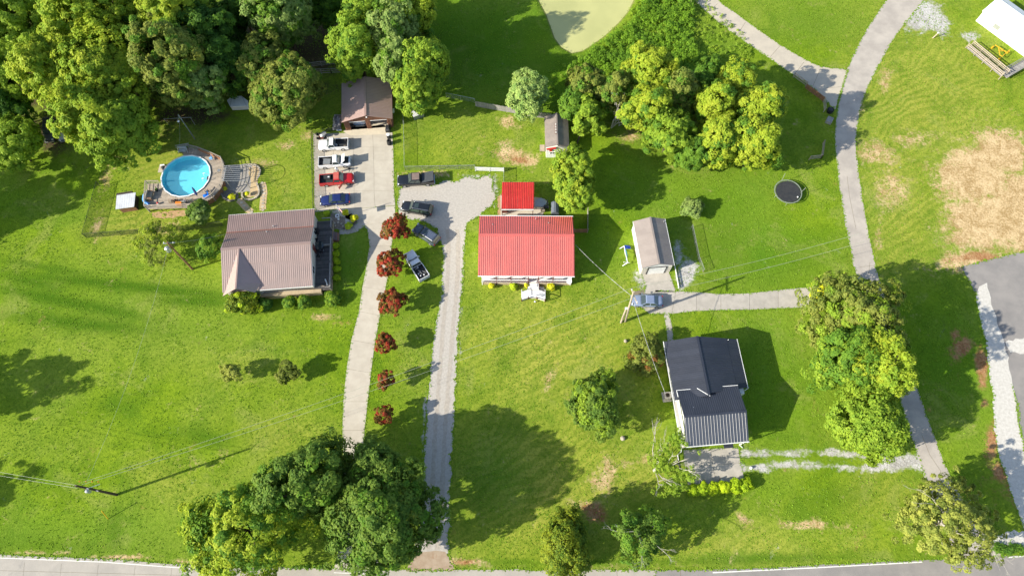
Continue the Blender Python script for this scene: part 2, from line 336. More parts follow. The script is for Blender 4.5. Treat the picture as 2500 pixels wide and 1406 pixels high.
# ------------------------------------------------------------------ roads, drives, paths
M_road = mat('road_asphalt', (.44, .40, .34), (.36, .33, .285), .35, .9, .2, stain=(.27, .25, .225), stamt=.42, stsc=.5, bump=.2, bscale=9)
M_roadg = mat('road_asphalt_grey', (.30, .275, .25), (.23, .215, .20), .3, .9, .2, stain=(.36, .33, .30), stamt=.38, stsc=.5, bump=.2, bscale=9)
M_conc = mat('driveway_concrete', (.52, .47, .38), (.45, .40, .32), .6, .85, .2, pervar=.05, stain=(.36, .30, .21), stamt=.36, stsc=.3, bump=.1, bscale=12)
M_concg = mat('old_concrete', (.46, .42, .36), (.37, .34, .29), .8, .88, .2, pervar=.06, stain=(.27, .25, .21), stamt=.42, stsc=.7, bump=.15, bscale=9)
M_grav = mat('pale_gravel', (.50, .46, .40), (.40, .365, .315), 3.2, .95, .2, stain=(.28, .265, .24), stamt=.34, stsc=7, bump=.3, bscale=12)
M_gravw = mat('white_gravel', (.62, .59, .53), (.50, .47, .41), 2.6, .95, .2, stain=(.40, .37, .32), stamt=.35, stsc=1.8, bump=.8, bscale=7)
M_joint = mat('joint_dirt', (.26, .22, .16), (.18, .15, .10), 3, .95, .1)
M_dirt = mat('wheel_track_dirt', (.46, .41, .34), (.36, .32, .27), 2.4, .95, .1, stain=(.27, .25, .22), stamt=.35, stsc=2, bump=.6, bscale=8)
M_paint = mat('road_paint', (.78, .76, .70), (.62, .60, .54), 3, .7, .3)
M_earth = mat('bare_earth', (.33, .25, .16), (.22, .17, .11), 1.5, .95, .1, bump=.6, bscale=5)
PAVED = []
def road(name, left, right, z, m, amp=.1, sm=2, step=.6, seed=1, thick=0):
    Lp = jag(smoothpts(PX(left), sm), step, amp, seed, False); Rp = jag(smoothpts(PX(right), sm), step, amp, seed + 1, False)
    poly = [(p.x, p.y) for p in Lp] + [(p.x, p.y) for p in Rp[::-1]]; PAVED.append(poly)
    return struct(sheet(name, poly, z, m, thick))
# public road along the bottom, pale and cracked at the left, greyer at the right
lft = [(-600, 1330), (-200, 1342), (0, 1353), (250, 1363), (465, 1379), (700, 1384), (900, 1391), (1150, 1390), (1400, 1390), (1600, 1391)]
o = road('road', lft, [(p[0], p[1] + 140) for p in lft], .012, M_road, .05, 1, 1.2, 3)
rgt = [(1600, 1391), (1750, 1391), (2000, 1379), (2250, 1366), (2400, 1362), (2500, 1353), (2800, 1335), (3200, 1310)]
r2 = road('road', rgt, [(p[0], p[1] + 150) for p in rgt], .0125, M_roadg, .04, 1, 1.2, 4)
def pline(name, a, b, w_, z, parent, m=M_paint, n=1):
    a, b = P(*a), P(*b); d = (b - a).normalized(); s = Vector((-d.y, d.x, 0)) * w_ / 2
    q = sheet(name, [a + s, b + s, b - s, a - s], z, m); q.parent = parent; return q
for a, b in (((0, 1361), (250, 1371)), ((250, 1371), (465, 1387)), ((815, 1397), (900, 1400))): pline('edge_line', a, b, .11, .018, o)
for a, b in (((1740, 1397), (1990, 1385)), ((1990, 1385), (2252, 1371)), ((2462, 1360), (2560, 1352))): pline('edge_line', a, b, .14, .018, r2)
for k in range(5):      # cracks and seams across the pale road
    x = 60 + k * 90; pline('crack', (x, 1372 + k * 3), (x - 6, 1430), .03, .017, o, M_joint)
pline('crack', (0, 1392), (460, 1404), .035, .0172, o, M_joint); pline('seam', (1506, 1393), (1508, 1440), .06, .0175, o, M_joint); pline('seam', (1661, 1391), (1662, 1440), .06, .0175, o, M_joint)
# eastern asphalt lane
laneL = [(2200, -60), (2165, 0), (2110, 80), (2075, 150), (2048, 240), (2038, 320), (2040, 380), (2052, 480), (2070, 580), (2090, 670), (2110, 740), (2150, 850), (2190, 950), (2220, 1050), (2262, 1180), (2310, 1290), (2330, 1366)]
laneR = [(2290, -60), (2257, 0), (2190, 80), (2150, 150), (2105, 240), (2090, 320), (2089, 380), (2105, 480), (2122, 580), (2142, 670), (2165, 740), (2205, 850), (2240, 950), (2275, 1050), (2325, 1180), (2400, 1290), (2450, 1358)]
M_lane = mat('lane_asphalt', (.48, .43, .365), (.37, .33, .285), .35, .9, .2, stain=(.26, .24, .22), stamt=.37, stsc=.55, bump=.3, bscale=9)
lane = road('lane', laneL, laneR, .008, M_lane, .05, 2, .6, 5)
for a, b in (((2068, 430), (2074, 480)), ((2074, 480), (2090, 560)), ((2120, 670), (2124, 640)), ((2098, 652), (2140, 648)), ((2250, 1060), (2270, 1110)), ((2270, 1110), (2297, 1150)), ((2297, 1150), (2290, 1165)), ((2306, 1170), (2322, 1166)), ((2215, 300), (2216, 302))): pline('crack', a, b, .05, .013, lane, M_joint)
# side concrete road joining the lane at the top
srL = [(1640, -60), (1690, 0), (1760, 60), (1850, 125), (1930, 178), (1985, 214), (2018, 250), (2040, 268)]
srR = [(1760, -60), (1745, 0), (1800, 35), (1880, 95), (1950, 138), (2000, 163), (2040, 170), (2070, 170)]
road('side_road', srL, srR, .012, mat('side_road_concrete', (.52, .46, .36), (.45, .40, .32), .5, .88, .2, stain=(.38, .33, .27), stamt=.35, stsc=.6), .06, 2, .7, 7)
struct(sheet('side_road', PX([(2070, 170), (2040, 268), (1985, 214), (2000, 163)]), .0145, MATS['side_road_concrete']))
PAVED.append([(p.x, p.y) for p in PX([(2070, 170), (2040, 268), (1985, 214), (2000, 163)])])
COVER = [[(p.x, p.y) for p in PX(a)] for a in ([(838, 335), (850, 308), (938, 300), (960, 312), (956, 336)], [(820, 505), (964, 492), (966, 535), (830, 535)])]
SR = C.objects['side_road']
for a, b in (((1733, 25), (1752, 10)), ((1800, 85), (1820, 55)), ((1880, 140), (1905, 112)), ((1940, 182), (1963, 152)), ((1985, 210), (2003, 168)), ((2016, 216), (2058, 212))): pline('joint', a, b, .06, .0185, SR, M_joint)
# lot in the far right: grey asphalt, white gravel strip, white pads
lot = road('parking_lot', [(2350, 650), (2362, 690), (2400, 740), (2440, 850), (2475, 960), (2500, 1100), (2520, 1200)], [(2560, 600), (2600, 700), (2650, 850), (2700, 1000), (2720, 1100), (2720, 1200), (2700, 1250)], .008, M_roadg, .15, 1, .6, 9)
road('gravel_strip', [(2390, 700), (2382, 728), (2395, 780), (2410, 860), (2422, 960), (2430, 1080), (2452, 1150), (2480, 1230), (2500, 1290)], [(2410, 690), (2420, 740), (2440, 800), (2462, 880), (2480, 980), (2492, 1060), (2510, 1150), (2540, 1230), (2560, 1290)], .014, M_gravw, .1, 1, .6, 10)
struct(sheet('gravel_pad', jag(PX([(2455, 835), (2480, 828), (2540, 822), (2540, 866), (2490, 864), (2466, 860)]), .5, .15, 3), .013, M_gravw))
struct(sheet('gravel_patch', jag(PX([(2420, 1310), (2460, 1300), (2540, 1290), (2540, 1330), (2470, 1332), (2425, 1330)]), .5, .2, 4), .012, M_gravw))
# gravel drive between the two houses
drL = [(985, 452), (972, 470), (972, 515), (978, 530), (1020, 537), (1060, 552), (1078, 585), (1083, 640), (1078, 720), (1062, 800), (1052, 880), (1043, 1000), (1033, 1120), (1030, 1240), (1012, 1340), (1000, 1392)]
drR = [(1062, 452), (1090, 438), (1112, 446), (1135, 430), (1168, 438), (1190, 425), (1205, 440), (1200, 462), (1214, 480), (1200, 500), (1172, 528), (1148, 538), (1135, 552), (1132, 600), (1128, 680), (1122, 760), (1115, 880), (1108, 1000), (1102, 1120), (1097, 1240), (1092, 1340), (1105, 1392)]
drive = road('gravel_driveway', drL, drR, .010, M_grav, .12, 1, .5, 11)
for off in (-8, 16):
    pts = smoothpts(PX([(1100 + off, 560), (1104 + off, 620), (1100 + off, 700), (1091 + off, 780), (1084 + off, 880), (1074 + off, 1000), (1067 + off, 1120), (1062 + off, 1240), (1052 + off, 1340)]), 2)
    L_ = jag([p + Vector((-.33, 0, 0)) for p in pts], .5, .07, 1, False); R_ = jag([p + Vector((.33, 0, 0)) for p in pts], .5, .07, 2, False)
    q = sheet('wheel_track', L_ + R_[::-1], .0145, M_dirt); q.parent = drive
struct(sheet('drive_apron', jag(PX([(1018, 1345), (1088, 1345), (1110, 1392), (990, 1393)]), .6, .06, 6), .016, mat('apron_clay', (.42, .33, .24), (.34, .25, .17), 1.2, .9, .1, stain=(.30, .18, .10), stamt=.45, stsc=1)))
# concrete driveway of the brown house: separate slabs with joints
def slabs(parent, left, right, nc, z=.03, th=.09, gap=.022, m=M_conc, seed=0):
    Lp, Rp = PX(left), PX(right); PAVED.append([(p.x, p.y) for p in Lp] + [(p.x, p.y) for p in Rp[::-1]])
    for i in range(len(Lp) - 1):
        for c in range(nc):
            q = [Lp[i].lerp(Rp[i], c / nc), Lp[i].lerp(Rp[i], (c + 1) / nc), Lp[i + 1].lerp(Rp[i + 1], (c + 1) / nc), Lp[i + 1].lerp(Rp[i + 1], c / nc)]
            ce = sum(q, Vector()) / 4; q = [p + (ce - p).normalized() * gap for p in q]
            s = obj('slab', MB().prism([(p.x, p.y) for p in q], z - th, z + ((i * 7 + c * 3) % 5) * .0015), m, parent)
def base_sheet(name, left, right, z=.006):
    Lp, Rp = PX(left), PX(right); ce = [(a + b) / 2 for a, b in zip(Lp, Rp)]
    pol = [c + (a - c) * .995 for a, c in zip(Lp, ce)] + [c + (b - c) * .995 for b, c in zip(Rp, ce)][::-1]
    return struct(sheet(name, pol, z, M_joint))
pl = [(764, 326), (765, 360), (766, 392), (767, 424), (767, 466), (768, 518)]; pr = [(958, 324), (960, 360), (961, 392), (962, 424), (962, 466), (965, 502)]
dw = base_sheet('driveway', pl, pr); slabs(dw, pl, pr, 4)
pl = [(800, 515), (884, 550), (897, 560), (902, 600), (893, 660), (885, 700), (876, 760), (858, 830), (846, 900), (838, 980), (836, 1050), (838, 1120), (842, 1200), (842, 1290), (815, 1388)]
pr = [(965, 503), (964, 540), (962, 560), (956, 600), (950, 660), (940, 710), (928, 770), (915, 840), (906, 910), (898, 980), (890, 1050), (886, 1120), (890, 1200), (900, 1290), (935, 1388)]
d2 = base_sheet('driveway', pl, pr, .0062); slabs(d2, pl, pr, 1, seed=3)
# side entry of the concrete and garage apron
struct(sheet('garage_apron', PX([(838, 322), (850, 312), (938, 306), (952, 316), (952, 328), (856, 332)]), .045, mat('cream_concrete', (.62, .54, .40), (.54, .47, .35), .8, .85, .2)))
wk = base_sheet('front_walk', [(828, 560), (845, 560), (862, 553), (880, 540), (890, 530)], [(828, 573), (850, 572), (872, 566), (893, 551), (905, 535)], .006)
slabs(wk, [(828, 561), (845, 560), (862, 552), (884, 532)], [(828, 573), (850, 572), (872, 566), (898, 545)], 1, z=.034, m=M_concg)
# concrete drive of the grey garage and black house
bl = [(1540, 742), (1560, 745), (1585, 766), (1640, 766), (1700, 759), (1760, 757), (1830, 756), (1900, 753), (1990, 749)]
bt = [(1545, 712), (1575, 706), (1600, 708), (1650, 711), (1700, 713), (1760, 718), (1830, 716), (1900, 708), (1990, 700)]
d3 = base_sheet('black_house_driveway', bt, bl, .006); slabs(d3, bt[1:], bl[1:], 1, gap=.03, m=M_concg)
gl = [(1569, 662), (1573, 690), (1578, 713)]; gr = [(1630, 658), (1641, 685), (1650, 713)]
d4 = base_sheet('garage_drive', gl, gr, .0064); slabs(d4, gl, gr, 1, gap=.02, m=M_concg)
ql = [(1620, 766), (1627, 800), (1630, 835)]; qr = [(1634, 766), (1641, 800), (1645, 835)]
d5 = base_sheet('side_walk', ql, qr, .0068); slabs(d5, ql, qr, 1, gap=.02, m=M_concg)
ql = [(1668, 1098), (1672, 1140), (1680, 1187)]; qr = [(1802, 1092), (1808, 1130), (1818, 1172)]
d6 = base_sheet('patio', ql, qr, .007); slabs(d6, ql, qr, 2, gap=.025, m=M_concg)
# ------------------------------------------------------------------ building helpers
def V(*a): return Vector(a)
def roof_slope(par, a, b, c, d, m, pw=.9, sp=.3, rh=.035, rw=.09, th=.05, name='roof_panel'):
    a, b, c, d = map(Vector, (a, b, c, d)); L = max((b - a).length, (c - d).length); n = max(1, round(L / pw))
    nr = (b - a).cross(d - a)
    if nr.length < 1e-6: nr = (c - d).cross(d - a)
    if nr.length < 1e-6: nr = (c - d).cross(d - b)
    nr.normalize()
    if nr.z < 0: nr = -nr
    for i in range(n):
        t0, t1 = i / n, (i + 1) / n; wd = L / n; g = .004 / L; k = max(1, round(wd / sp)); pr = [(0, 0)]
        for j in range(k):
            q = (j + .5) / k; h = rw / 2 / wd
            pr += [(q - h, 0), (q - h * .45, rh), (q + h * .45, rh), (q + h, 0)]
        pr += [(1, 0)]; mb = MB(); e, r_ = [], []
        for s, h in pr:
            tt = t0 + g + (t1 - t0 - 2 * g) * s; e.append(a.lerp(b, tt) + nr * h); r_.append(d.lerp(c, tt) + nr * h)
        N = len(pr); vs = e + r_ + [e[0] - nr * th, e[-1] - nr * th, r_[0] - nr * th, r_[-1] - nr * th]
        fs = [(j, j + 1, N + j + 1, N + j) for j in range(N - 1)]
        B = 2 * N; fs += [(B, B + 1, B + 3, B + 2), (0, N, B + 2, B), (N - 1, B + 1, B + 3, 2 * N - 1)]
        fs += [tuple(range(N - 1, -1, -1)) + (B, B + 1), tuple(range(N, 2 * N)) + (B + 3, B + 2)]
        mb.add([tuple(p) for p in vs], fs); obj(name, mb, m, par)
def gable_body(w0, w1, y0, y1, zl, zr, xr, ztop, z0=0):      # ridge along local y at x=xr
    mb = MB(); pr = [(w0, z0), (w1, z0), (w1, zr), (xr, ztop), (w0, zl)]
    return mb.add([(x, y0, z) for x, z in pr] + [(x, y1, z) for x, z in pr], [(0, 1, 2, 3, 4), (9, 8, 7, 6, 5)] + [(i, (i + 1) % 5, 5 + (i + 1) % 5, 5 + i) for i in range(5)])
def window(par, c, wd, hg, ax, out):      # ax 'x': in a wall facing y ; out = +-1
    f = MB(); p = MB(); t_ = .09
    if ax == 'x':
        for dz in (-hg / 2, hg / 2): f.box((c[0], c[1] + out * .02, c[2] + dz), (wd + .1, .06, t_))
        for dx in (-wd / 2, 0, wd / 2): f.box((c[0] + dx, c[1] + out * .019, c[2]), (.06, .05, hg - .1))
        p.box((c[0], c[1] + out * .005, c[2]), (wd - .05, .03, hg - .05))
    else:
        for dz in (-hg / 2, hg / 2): f.box((c[0] + out * .02, c[1], c[2] + dz), (.06, wd + .1, t_))
        for dy in (-wd / 2, 0, wd / 2): f.box((c[0] + out * .019, c[1] + dy, c[2]), (.05, .06, hg - .1))
        p.box((c[0] + out * .005, c[1], c[2]), (.03, wd - .05, hg - .05))
    o = obj('window', f, M_white, par); obj('pane', p, M_glass, o); return o
M_white = mat('white_paint', (.80, .80, .78), (.72, .72, .69), 2, .5, .4)
M_glass = mat('dark_glass', (.02, .03, .035), (.03, .045, .05), 1, .06, .8)
M_red = mat('faded_red_metal', (.60, .085, .055), (.52, .07, .045), .5, .58, 1.0, pervar=.07, ior=1.85, stain=(.40, .06, .05), stamt=.3, stsc=.6)
M_redb = mat('bright_red_metal', (.50, .032, .024), (.42, .026, .02), .8, .5, .5, pervar=.10)
M_brn = mat('brown_metal', (.25, .145, .11), (.205, .12, .092), .5, .58, .9, pervar=.05, stain=(.16, .09, .075), stamt=.26, stsc=.35, ior=1.9)
M_brn2 = mat('brown_metal_garage', (.34, .205, .165), (.30, .18, .145), .5, .58, .9, pervar=.03, ior=1.9)
M_blk = mat('black_metal', (.020, .024, .036), (.028, .032, .045), .6, .5, .8, pervar=.12, ior=1.5)
M_blk2 = mat('black_ribbed_metal', (.016, .017, .022), (.022, .023, .03), .6, .5, 1.0, pervar=.08, ior=1.95)
M_gry = mat('taupe_metal', (.29, .245, .215), (.25, .21, .185), .5, .6, .6, pervar=.04, ior=1.5)
M_pshed = mat('dark_taupe_metal', (.25, .21, .18), (.20, .17, .15), .8, .5, .4, pervar=.05)
M_wroof = mat('white_metal_roof', (.85, .85, .84), (.80, .80, .79), .5, .45, .5, pervar=.02)
M_vinyl = mat('pale_vinyl', (.62, .58, .50), (.54, .50, .43), 1.5, .7, .3)
M_found = mat('tan_block', (.50, .40, .26), (.40, .31, .20), 1.2, .9, .2, bump=.3)
M_rib = mat('brown_wall_metal', (.25, .105, .075), (.2, .085, .06), 1, .55, .4)
M_wood = mat('weathered_wood', (.42, .35, .27), (.32, .27, .21), 3, .85, .2, pervar=.16, stain=(.2, .16, .12), stamt=.3, stsc=2)
M_woodg = mat('grey_wood', (.36, .34, .31), (.27, .255, .235), 3, .85, .2, pervar=.14)
M_woodd = mat('dark_deck_wood', (.13, .12, .115), (.09, .085, .08), 2, .8, .2, pervar=.3)
M_woodr = mat('reddish_wood', (.33, .17, .095), (.25, .125, .07), 2, .8, .2, pervar=.15)
M_trim = mat('dark_trim', (.06, .045, .04), (.045, .035, .03), 2, .6, .3)
M_redtrim = mat('dark_red_trim', (.16, .04, .03), (.12, .03, .025), 2, .6, .3)
M_black = mat('black_plastic', (.02, .02, .022), (.03, .03, .032), 2, .5, .4)
M_galv = mat('galvanised_steel', (.50, .51, .50), (.42, .43, .43), 3, .35, .5, metal=.5)
M_steel = mat('grey_steel', (.33, .34, .34), (.25, .26, .26), 3, .45, .5, metal=.4)
M_stone = mat('pale_stone', (.52, .46, .36), (.36, .31, .24), 2, .9, .2, pervar=.25, bump=.4, bscale=6)
M_stoned = mat('grey_stone', (.27, .25, .22), (.18, .165, .15), 2, .9, .2, pervar=.3, bump=.4, bscale=6)
def posts_rails(par, pts, hpost, rails, mp, mr, every=2.2, ps=.1, rw=.04, rh=.1, rname='rail', pname='post', picket=0, z0=0, balu=False):
    for a, b in zip(pts[:-1], pts[1:]):
        a, b = Vector(a), Vector(b); L = (b - a).length; n = max(1, round(L / every))
        for i in range(n + (1 if b == Vector(pts[-1]) else 0)):
            p = a.lerp(b, i / n); obj(pname, MB().box((p.x, p.y, z0 + hpost / 2), (ps, ps, hpost)), mp, par)
        for z in rails: obj(rname, MB().bar((a.x, a.y, z0 + z), (b.x, b.y, z0 + z), rw, rh), mr, par)
        if balu:
            mb = MB(); k = int(L / .14)
            for i in range(k): q = a.lerp(b, (i + .5) / k); mb.box((q.x, q.y, z0 + (rails[0] + rails[-1]) / 2), (.035, .035, rails[0] - rails[-1]))
            obj('balusters', mb, mr, par, stuff=True)
def vent(name, par, p, h=.4, r=.07):
    return obj(name, MB().lathe([(r, 0), (r, h), (r * .6, h + .02)], 8, p), M_galv, par)

# ------------------------------------------------------------------ the red-roofed house
hs = thing('house', 'single storey house with a large two-tone red metal roof and white front porch', 'house', (2.266, 50.291, 0), -.007)
W_, yr, yf, ze, zr_, zf = 7.496, 4.06, 6.232, 3.55, 4.845, 2.978
wl = MB(); pr = [(-4.25, .5), (3.6, .5), (3.6, 3.55), (0, 4.62), (-4.25, 3.30)]
wl.add([(-7.2, y, z) for y, z in pr] + [(7.2, y, z) for y, z in pr], [(0, 1, 2, 3, 4), (9, 8, 7, 6, 5)] + [(i, (i + 1) % 5, 5 + (i + 1) % 5, 5 + i) for i in range(5)])
wall = obj('wall', wl, M_white, hs); obj('foundation', MB().box((0, -.32, .25), (14.3, 7.7, .5)), M_found, hs)
for x in (-5.2, -2.3, 3.3, 5.6): window(hs, (x, -4.27, 1.9), 1.1, 1.3, 'x', -1)
for x in (-5, -1, 4.5): window(hs, (x, 3.62, 2.1), 1.0, 1.0, 'x', 1)
for y in (-2, 1.6): window(hs, (7.22, y, 2.1), 1.0, 1.2, 'y', 1)
dr = obj('door', MB().box((.9, -4.29, 1.9), (.95, .07, 2.05)), M_redtrim, hs); obj('handle', MB().box((1.25, -4.35, 1.85), (.06, .06, .06)), M_galv, dr)
rf = obj('roof', MB().box((0, 0, zr_ + .03), (15.0, .34, .05)), M_red, hs)
roof_slope(rf, (-W_, yr, ze), (W_, yr, ze), (W_, .02, zr_), (-W_, .02, zr_), M_red, .9, .32, .055, .11)
roof_slope(rf, (-W_, -yf, zf), (W_, -yf, zf), (W_, -.02, zr_), (-W_, -.02, zr_), M_red, .9, .32, .055, .11)
gt = MB().box((0, -yf - .07, zf - .03), (15.1, .12, .12)).box((0, yr + .07, ze - .03), (15.1, .12, .12)); obj('gutter', gt, M_white, hs)
vg = MB()
for s in (-1, 1):
    x = s * (W_ + .02); vg.bar((x, yr, ze - .1), (x, 0, zr_ - .1), .03, .16); vg.bar((x, -yf, zf - .1), (x, 0, zr_ - .1), .03, .16)
obj('verge_trim', vg, M_redb, hs)
for px in ((1308, 535), (1339, 546), (1203, 550)):
    q = loc2(hs, P(*px, 3.9)); vent('vent_pipe', rf, (q.x, q.y, 3.75), .5, .07)
pf = obj('porch_floor', MB().box((.1, -5.42, .45), (14.3, 2.05, .9)), M_found, hs)
for k in range(15): obj('floor_board', MB().box((.1, -4.42 - k * .139, .92), (14.3, .13, .035)), M_white, pf)
pr_ = obj('porch_railing', MB().box((-3.3, -6.47, 1.9), (7.3, .16, .07)).box((4.5, -6.47, 1.9), (5.2, .16, .07)).box((-3.3, -6.47, 1.05), (7.3, .08, .06)).box((4.5, -6.47, 1.05), (5.2, .08, .06)), M_white, hs)
for x in (-6.93, -4.7, -2.4, .35, 1.92, 4.2, 7.05): obj('post', MB().box((x, -6.42, 1.5), (.14, .14, 2.98)), M_white if x in (-6.93, 7.05) else M_redtrim, pr_)
mb = MB()
for k in range(90):
    x = -6.8 + k * .155
    if .35 < x < 1.95: continue
    mb.box((x, -6.47, 1.46), (.045, .045, .8))
obj('balusters', mb, M_redtrim, pr_, stuff=True)
st = obj('front_stairs', MB().box((1.15, -7.0, .35), (1.6, 1.1, .3)), M_found, hs)
for k in range(6): obj('tread', MB().box((1.15, -6.02 - k * .27, .86 - k * .065), (1.75, .25, .05)), M_white, st)
for x in (.26, 2.04): obj('stair_rail', MB().bar((x, -6.5, 1.9), (x, -7.6, 1.5), .06, .08), M_redtrim, st)
ld = obj('landing', MB().prism([(-.7, -7.75), (.45, -7.42), (1.9, -7.42), (3.0, -7.8), (2.95, -9.25), (1.7, -8.8), (.4, -8.8), (-.68, -9.2)], 0, .45), M_white, hs)
for i in range(5): obj('board', MB().prism([(-.68, -7.78 - i * .26), (.45, -7.45 - i * .25), (1.9, -7.45 - i * .25), (2.96, -7.82 - i * .26), (2.96, -8.02 - i * .26), (1.9, -7.66 - i * .25), (.45, -7.66 - i * .25), (-.68, -8.0 - i * .26)], .46, .49), M_white, ld)
mbp = [(-.7, -9.3), (.4, -8.9), (1.7, -8.9), (2.98, -9.35)]
for a, b in zip(mbp[:-1], mbp[1:]):
    obj('rail', MB().bar((*a, 1.4), (*b, 1.4), .14, .06), M_white, ld); obj('rail', MB().bar((*a, .62), (*b, .62), .05, .05), M_redtrim, ld)
for a in mbp + [(-.7, -7.8), (2.98, -7.85)]: obj('post', MB().box((*a, .72), (.1, .1, 1.36)), M_redtrim, ld)
for s, x in ((0, -.7), (1, 2.98)): obj('rail', MB().bar((x, -7.8, 1.4), (x, -9.3, 1.4), .08, .06), M_white, ld)
for k in range(4): obj('tread', MB().box((2.2 + k * .2, -7.2 - .0 * k, .4 - k * .08), (.17, .7, .05)), M_galv, ld)
obj('meter_box', MB().box((-7.45, 1.0, 1.2), (.35, 1.2, 1.0)), M_white, hs)
obj('window_awning', MB().box((7.42, -2.0, 2.6), (.35, 1.9, .08)), M_woodg, hs)
sd_ = thing('satellite_dish', 'round white satellite dish on the porch corner post of the red-roofed house', 'satellite dish', tuple(P(1389, 690, 0)))
sdp = P(1389, 687, 1.9) - P(1389, 690, 0)
obj('dish', MB().lathe([(.05, 0), (.25, .03), (.42, .1), (.44, .11), (.42, .08), (.25, 0), (.05, -.03)], 18, (sdp.x, sdp.y, 2.0), Matrix.Rotation(R(35), 4, 'X')), M_white, sd_, True)
obj('mast', MB().tube([(sdp.x, sdp.y - .02, 1.05), (sdp.x, sdp.y - .02, 1.97)], .03, 6), M_steel, sd_)
# fenced pen at the right of the red house
pn = thing('pen_fence', 'brown board pen fence behind the right end of the red-roofed house', 'fence', tuple(P(1405, 568, 0)))
q = [loc2(pn, P(*a, 0)) for a in ((1400, 568), (1434, 568), (1434, 517))]
for a, b, mm in ((q[0], q[1], M_woodr), (q[1], q[2], M_woodg)):
    L = (b - a).length; n = int(L / .2)
    for i in range(n):
        p = a.lerp(b, (i + .5) / n); ang = math.atan2(b.y - a.y, b.x - a.x); obj('board', MB().box((p.x, p.y, .62), (.185, .025, 1.2 + .04 * ((i * 7) % 3)), ang), mm, pn)
for p in q: obj('post', MB().box((p.x, p.y, .65), (.11, .11, 1.4)), M_wood, pn)

# ------------------------------------------------------------------ carport / patio behind the red house
cp = thing('patio_cover', 'square bright red metal patio roof on posts behind the red-roofed house', 'canopy', tuple(P(1265, 480, 0)))
c4 = [loc2(cp, P(1226, 445, 2.75)), loc2(cp, P(1304, 445, 2.75)), loc2(cp, P(1303, 510, 2.5)), loc2(cp, P(1224, 510, 2.5))]
cr_ = obj('roof', MB().bar(c4[3] - V(0, .1, .12), c4[2] - V(0, .1, .12), .1, .12), M_white, cp); obj('beam', MB().bar(c4[0] - V(0, 0, .12), c4[1] - V(0, 0, .12), .1, .12), M_white, cp)
c4[0].z = c4[1].z = 2.75
roof_slope(cr_, c4[3], c4[2], c4[1], c4[0], M_redb, .9, .3, .035, .1)
for p in c4: obj('post', MB().box((p.x * .96, p.y * .96, 1.27), (.12, .12, 2.5)), M_redtrim, cp)
struct(sheet('patio', PX([(1222, 478), (1310, 482), (1330, 486), (1340, 497), (1330, 505), (1325, 527), (1222, 527)]), .03, mat('patio_concrete', (.55, .50, .40), (.48, .43, .35), .8, .85, .2)))
PAVED.append([(p.x, p.y) for p in PX([(1212, 470), (1222, 455), (1340, 455), (1380, 500), (1372, 530), (1212, 530)])])
struct(sheet('dirt_bed', jag(PX([(1215, 483), (1224, 472), (1224, 526), (1214, 526)]), .4, .08, 2), .02, mat('tan_mulch', (.50, .34, .18), (.40, .26, .13), 2, .95, .1, bump=.5)))
gz = thing('side_table', 'pale angular table top beside the red patio roof', 'table', tuple(P(1322, 498, 0)))
q = [loc2(gz, P(*a, .8)) for a in ((1305, 490), (1321, 483), (1338, 494), (1325, 505), (1305, 505))]
obj('tabletop', MB().prism([(p.x, p.y) for p in q], .76, .82), M_galv, gz)
for p in q: obj('leg', MB().box((p.x * .85, p.y * .85, .38), (.06, .06, .76)), M_steel, gz)
sm = thing('smoker_grill', 'black barrel smoker grill standing between the patio and the ribbed tank', 'grill', tuple(P(1334, 512, 0)))
obj('barrel', MB().tube([(-.5, 0, .9), (.35, 0, .9)], .32, 14), M_black, sm, False); obj('chimney', MB().tube([(.1, .75, .6), (.1, .75, 1.9)], .09, 8), M_black, sm)
for a in ((-.4, -.2), (-.4, .2), (.3, -.2), (.3, .2)): obj('leg', MB().box((a[0], a[1], .35), (.05, .05, .7)), M_black, sm)
tk = thing('ribbed_tank', 'long grey corrugated drum cover behind the red-roofed house', 'tank', tuple(P(1354, 514, 0)))
mb = MB(); rings = []
for i in range(13):
    a = PI * i / 12; rings.append([(-.62 * math.cos(a) * (1 + .03 * (i % 2)), y, .7 + .55 * math.sin(a) * (1 + .05 * (i % 2))) for y in (-1.05, 1.05)])
vs = [p for r_ in rings for p in r_] + [(-.62, -1.05, 0), (-.62, 1.05, 0), (.62, -1.05, 0), (.62, 1.05, 0)]
mb.add(vs, [(2 * i, 2 * i + 2, 2 * i + 3, 2 * i + 1) for i in range(12)] + [tuple(2 * i for i in range(13)) + (28, 26), tuple(2 * i + 1 for i in range(13)) + (29, 27), (0, 1, 27, 26), (24, 25, 29, 28)])
obj('shell', mb, mat('slate_plastic', (.16, .18, .21), (.11, .125, .15), 1, .35, .5), tk)
for k in range(6): obj('rib', MB().tube([(-.6 + k * .24, -1.07, .74 + .5 * math.sin(PI * (k + .5) / 6)), (-.6 + k * .24, 1.07, .74 + .5 * math.sin(PI * (k + .5) / 6))], .03, 5), M_steel, tk)
bc = thing('patio_chair', 'brown cushioned armchair on the patio right of the red patio roof', 'chair', tuple(P(1325, 516, 0)))
obj('seat', MB().box((0, 0, .42), (.6, .6, .14)), M_wood, bc); obj('backrest', MB().box((0, -.3, .75), (.6, .1, .6)), M_wood, bc)
for s in (-1, 1):
    obj('armrest', MB().box((s * .34, 0, .6), (.08, .6, .06)), M_woodr, bc)
    for u in (-1, 1): obj('leg', MB().box((s * .27, u * .26, .17), (.05, .05, .35)), M_woodr, bc)
gr2 = thing('patio_grill', 'small cart grill with a silver lid under the patio roof edge', 'grill', tuple(P(1232, 518, 0)))
obj('lid', MB().box((0, .0, 1.0), (.7, .45, .22)), M_galv, gr2); obj('cart', MB().box((0, 0, .5), (.9, .5, .75)), M_redtrim, gr2); obj('side_shelf', MB().box((-.62, 0, .9), (.3, .45, .04)), M_wood, gr2)

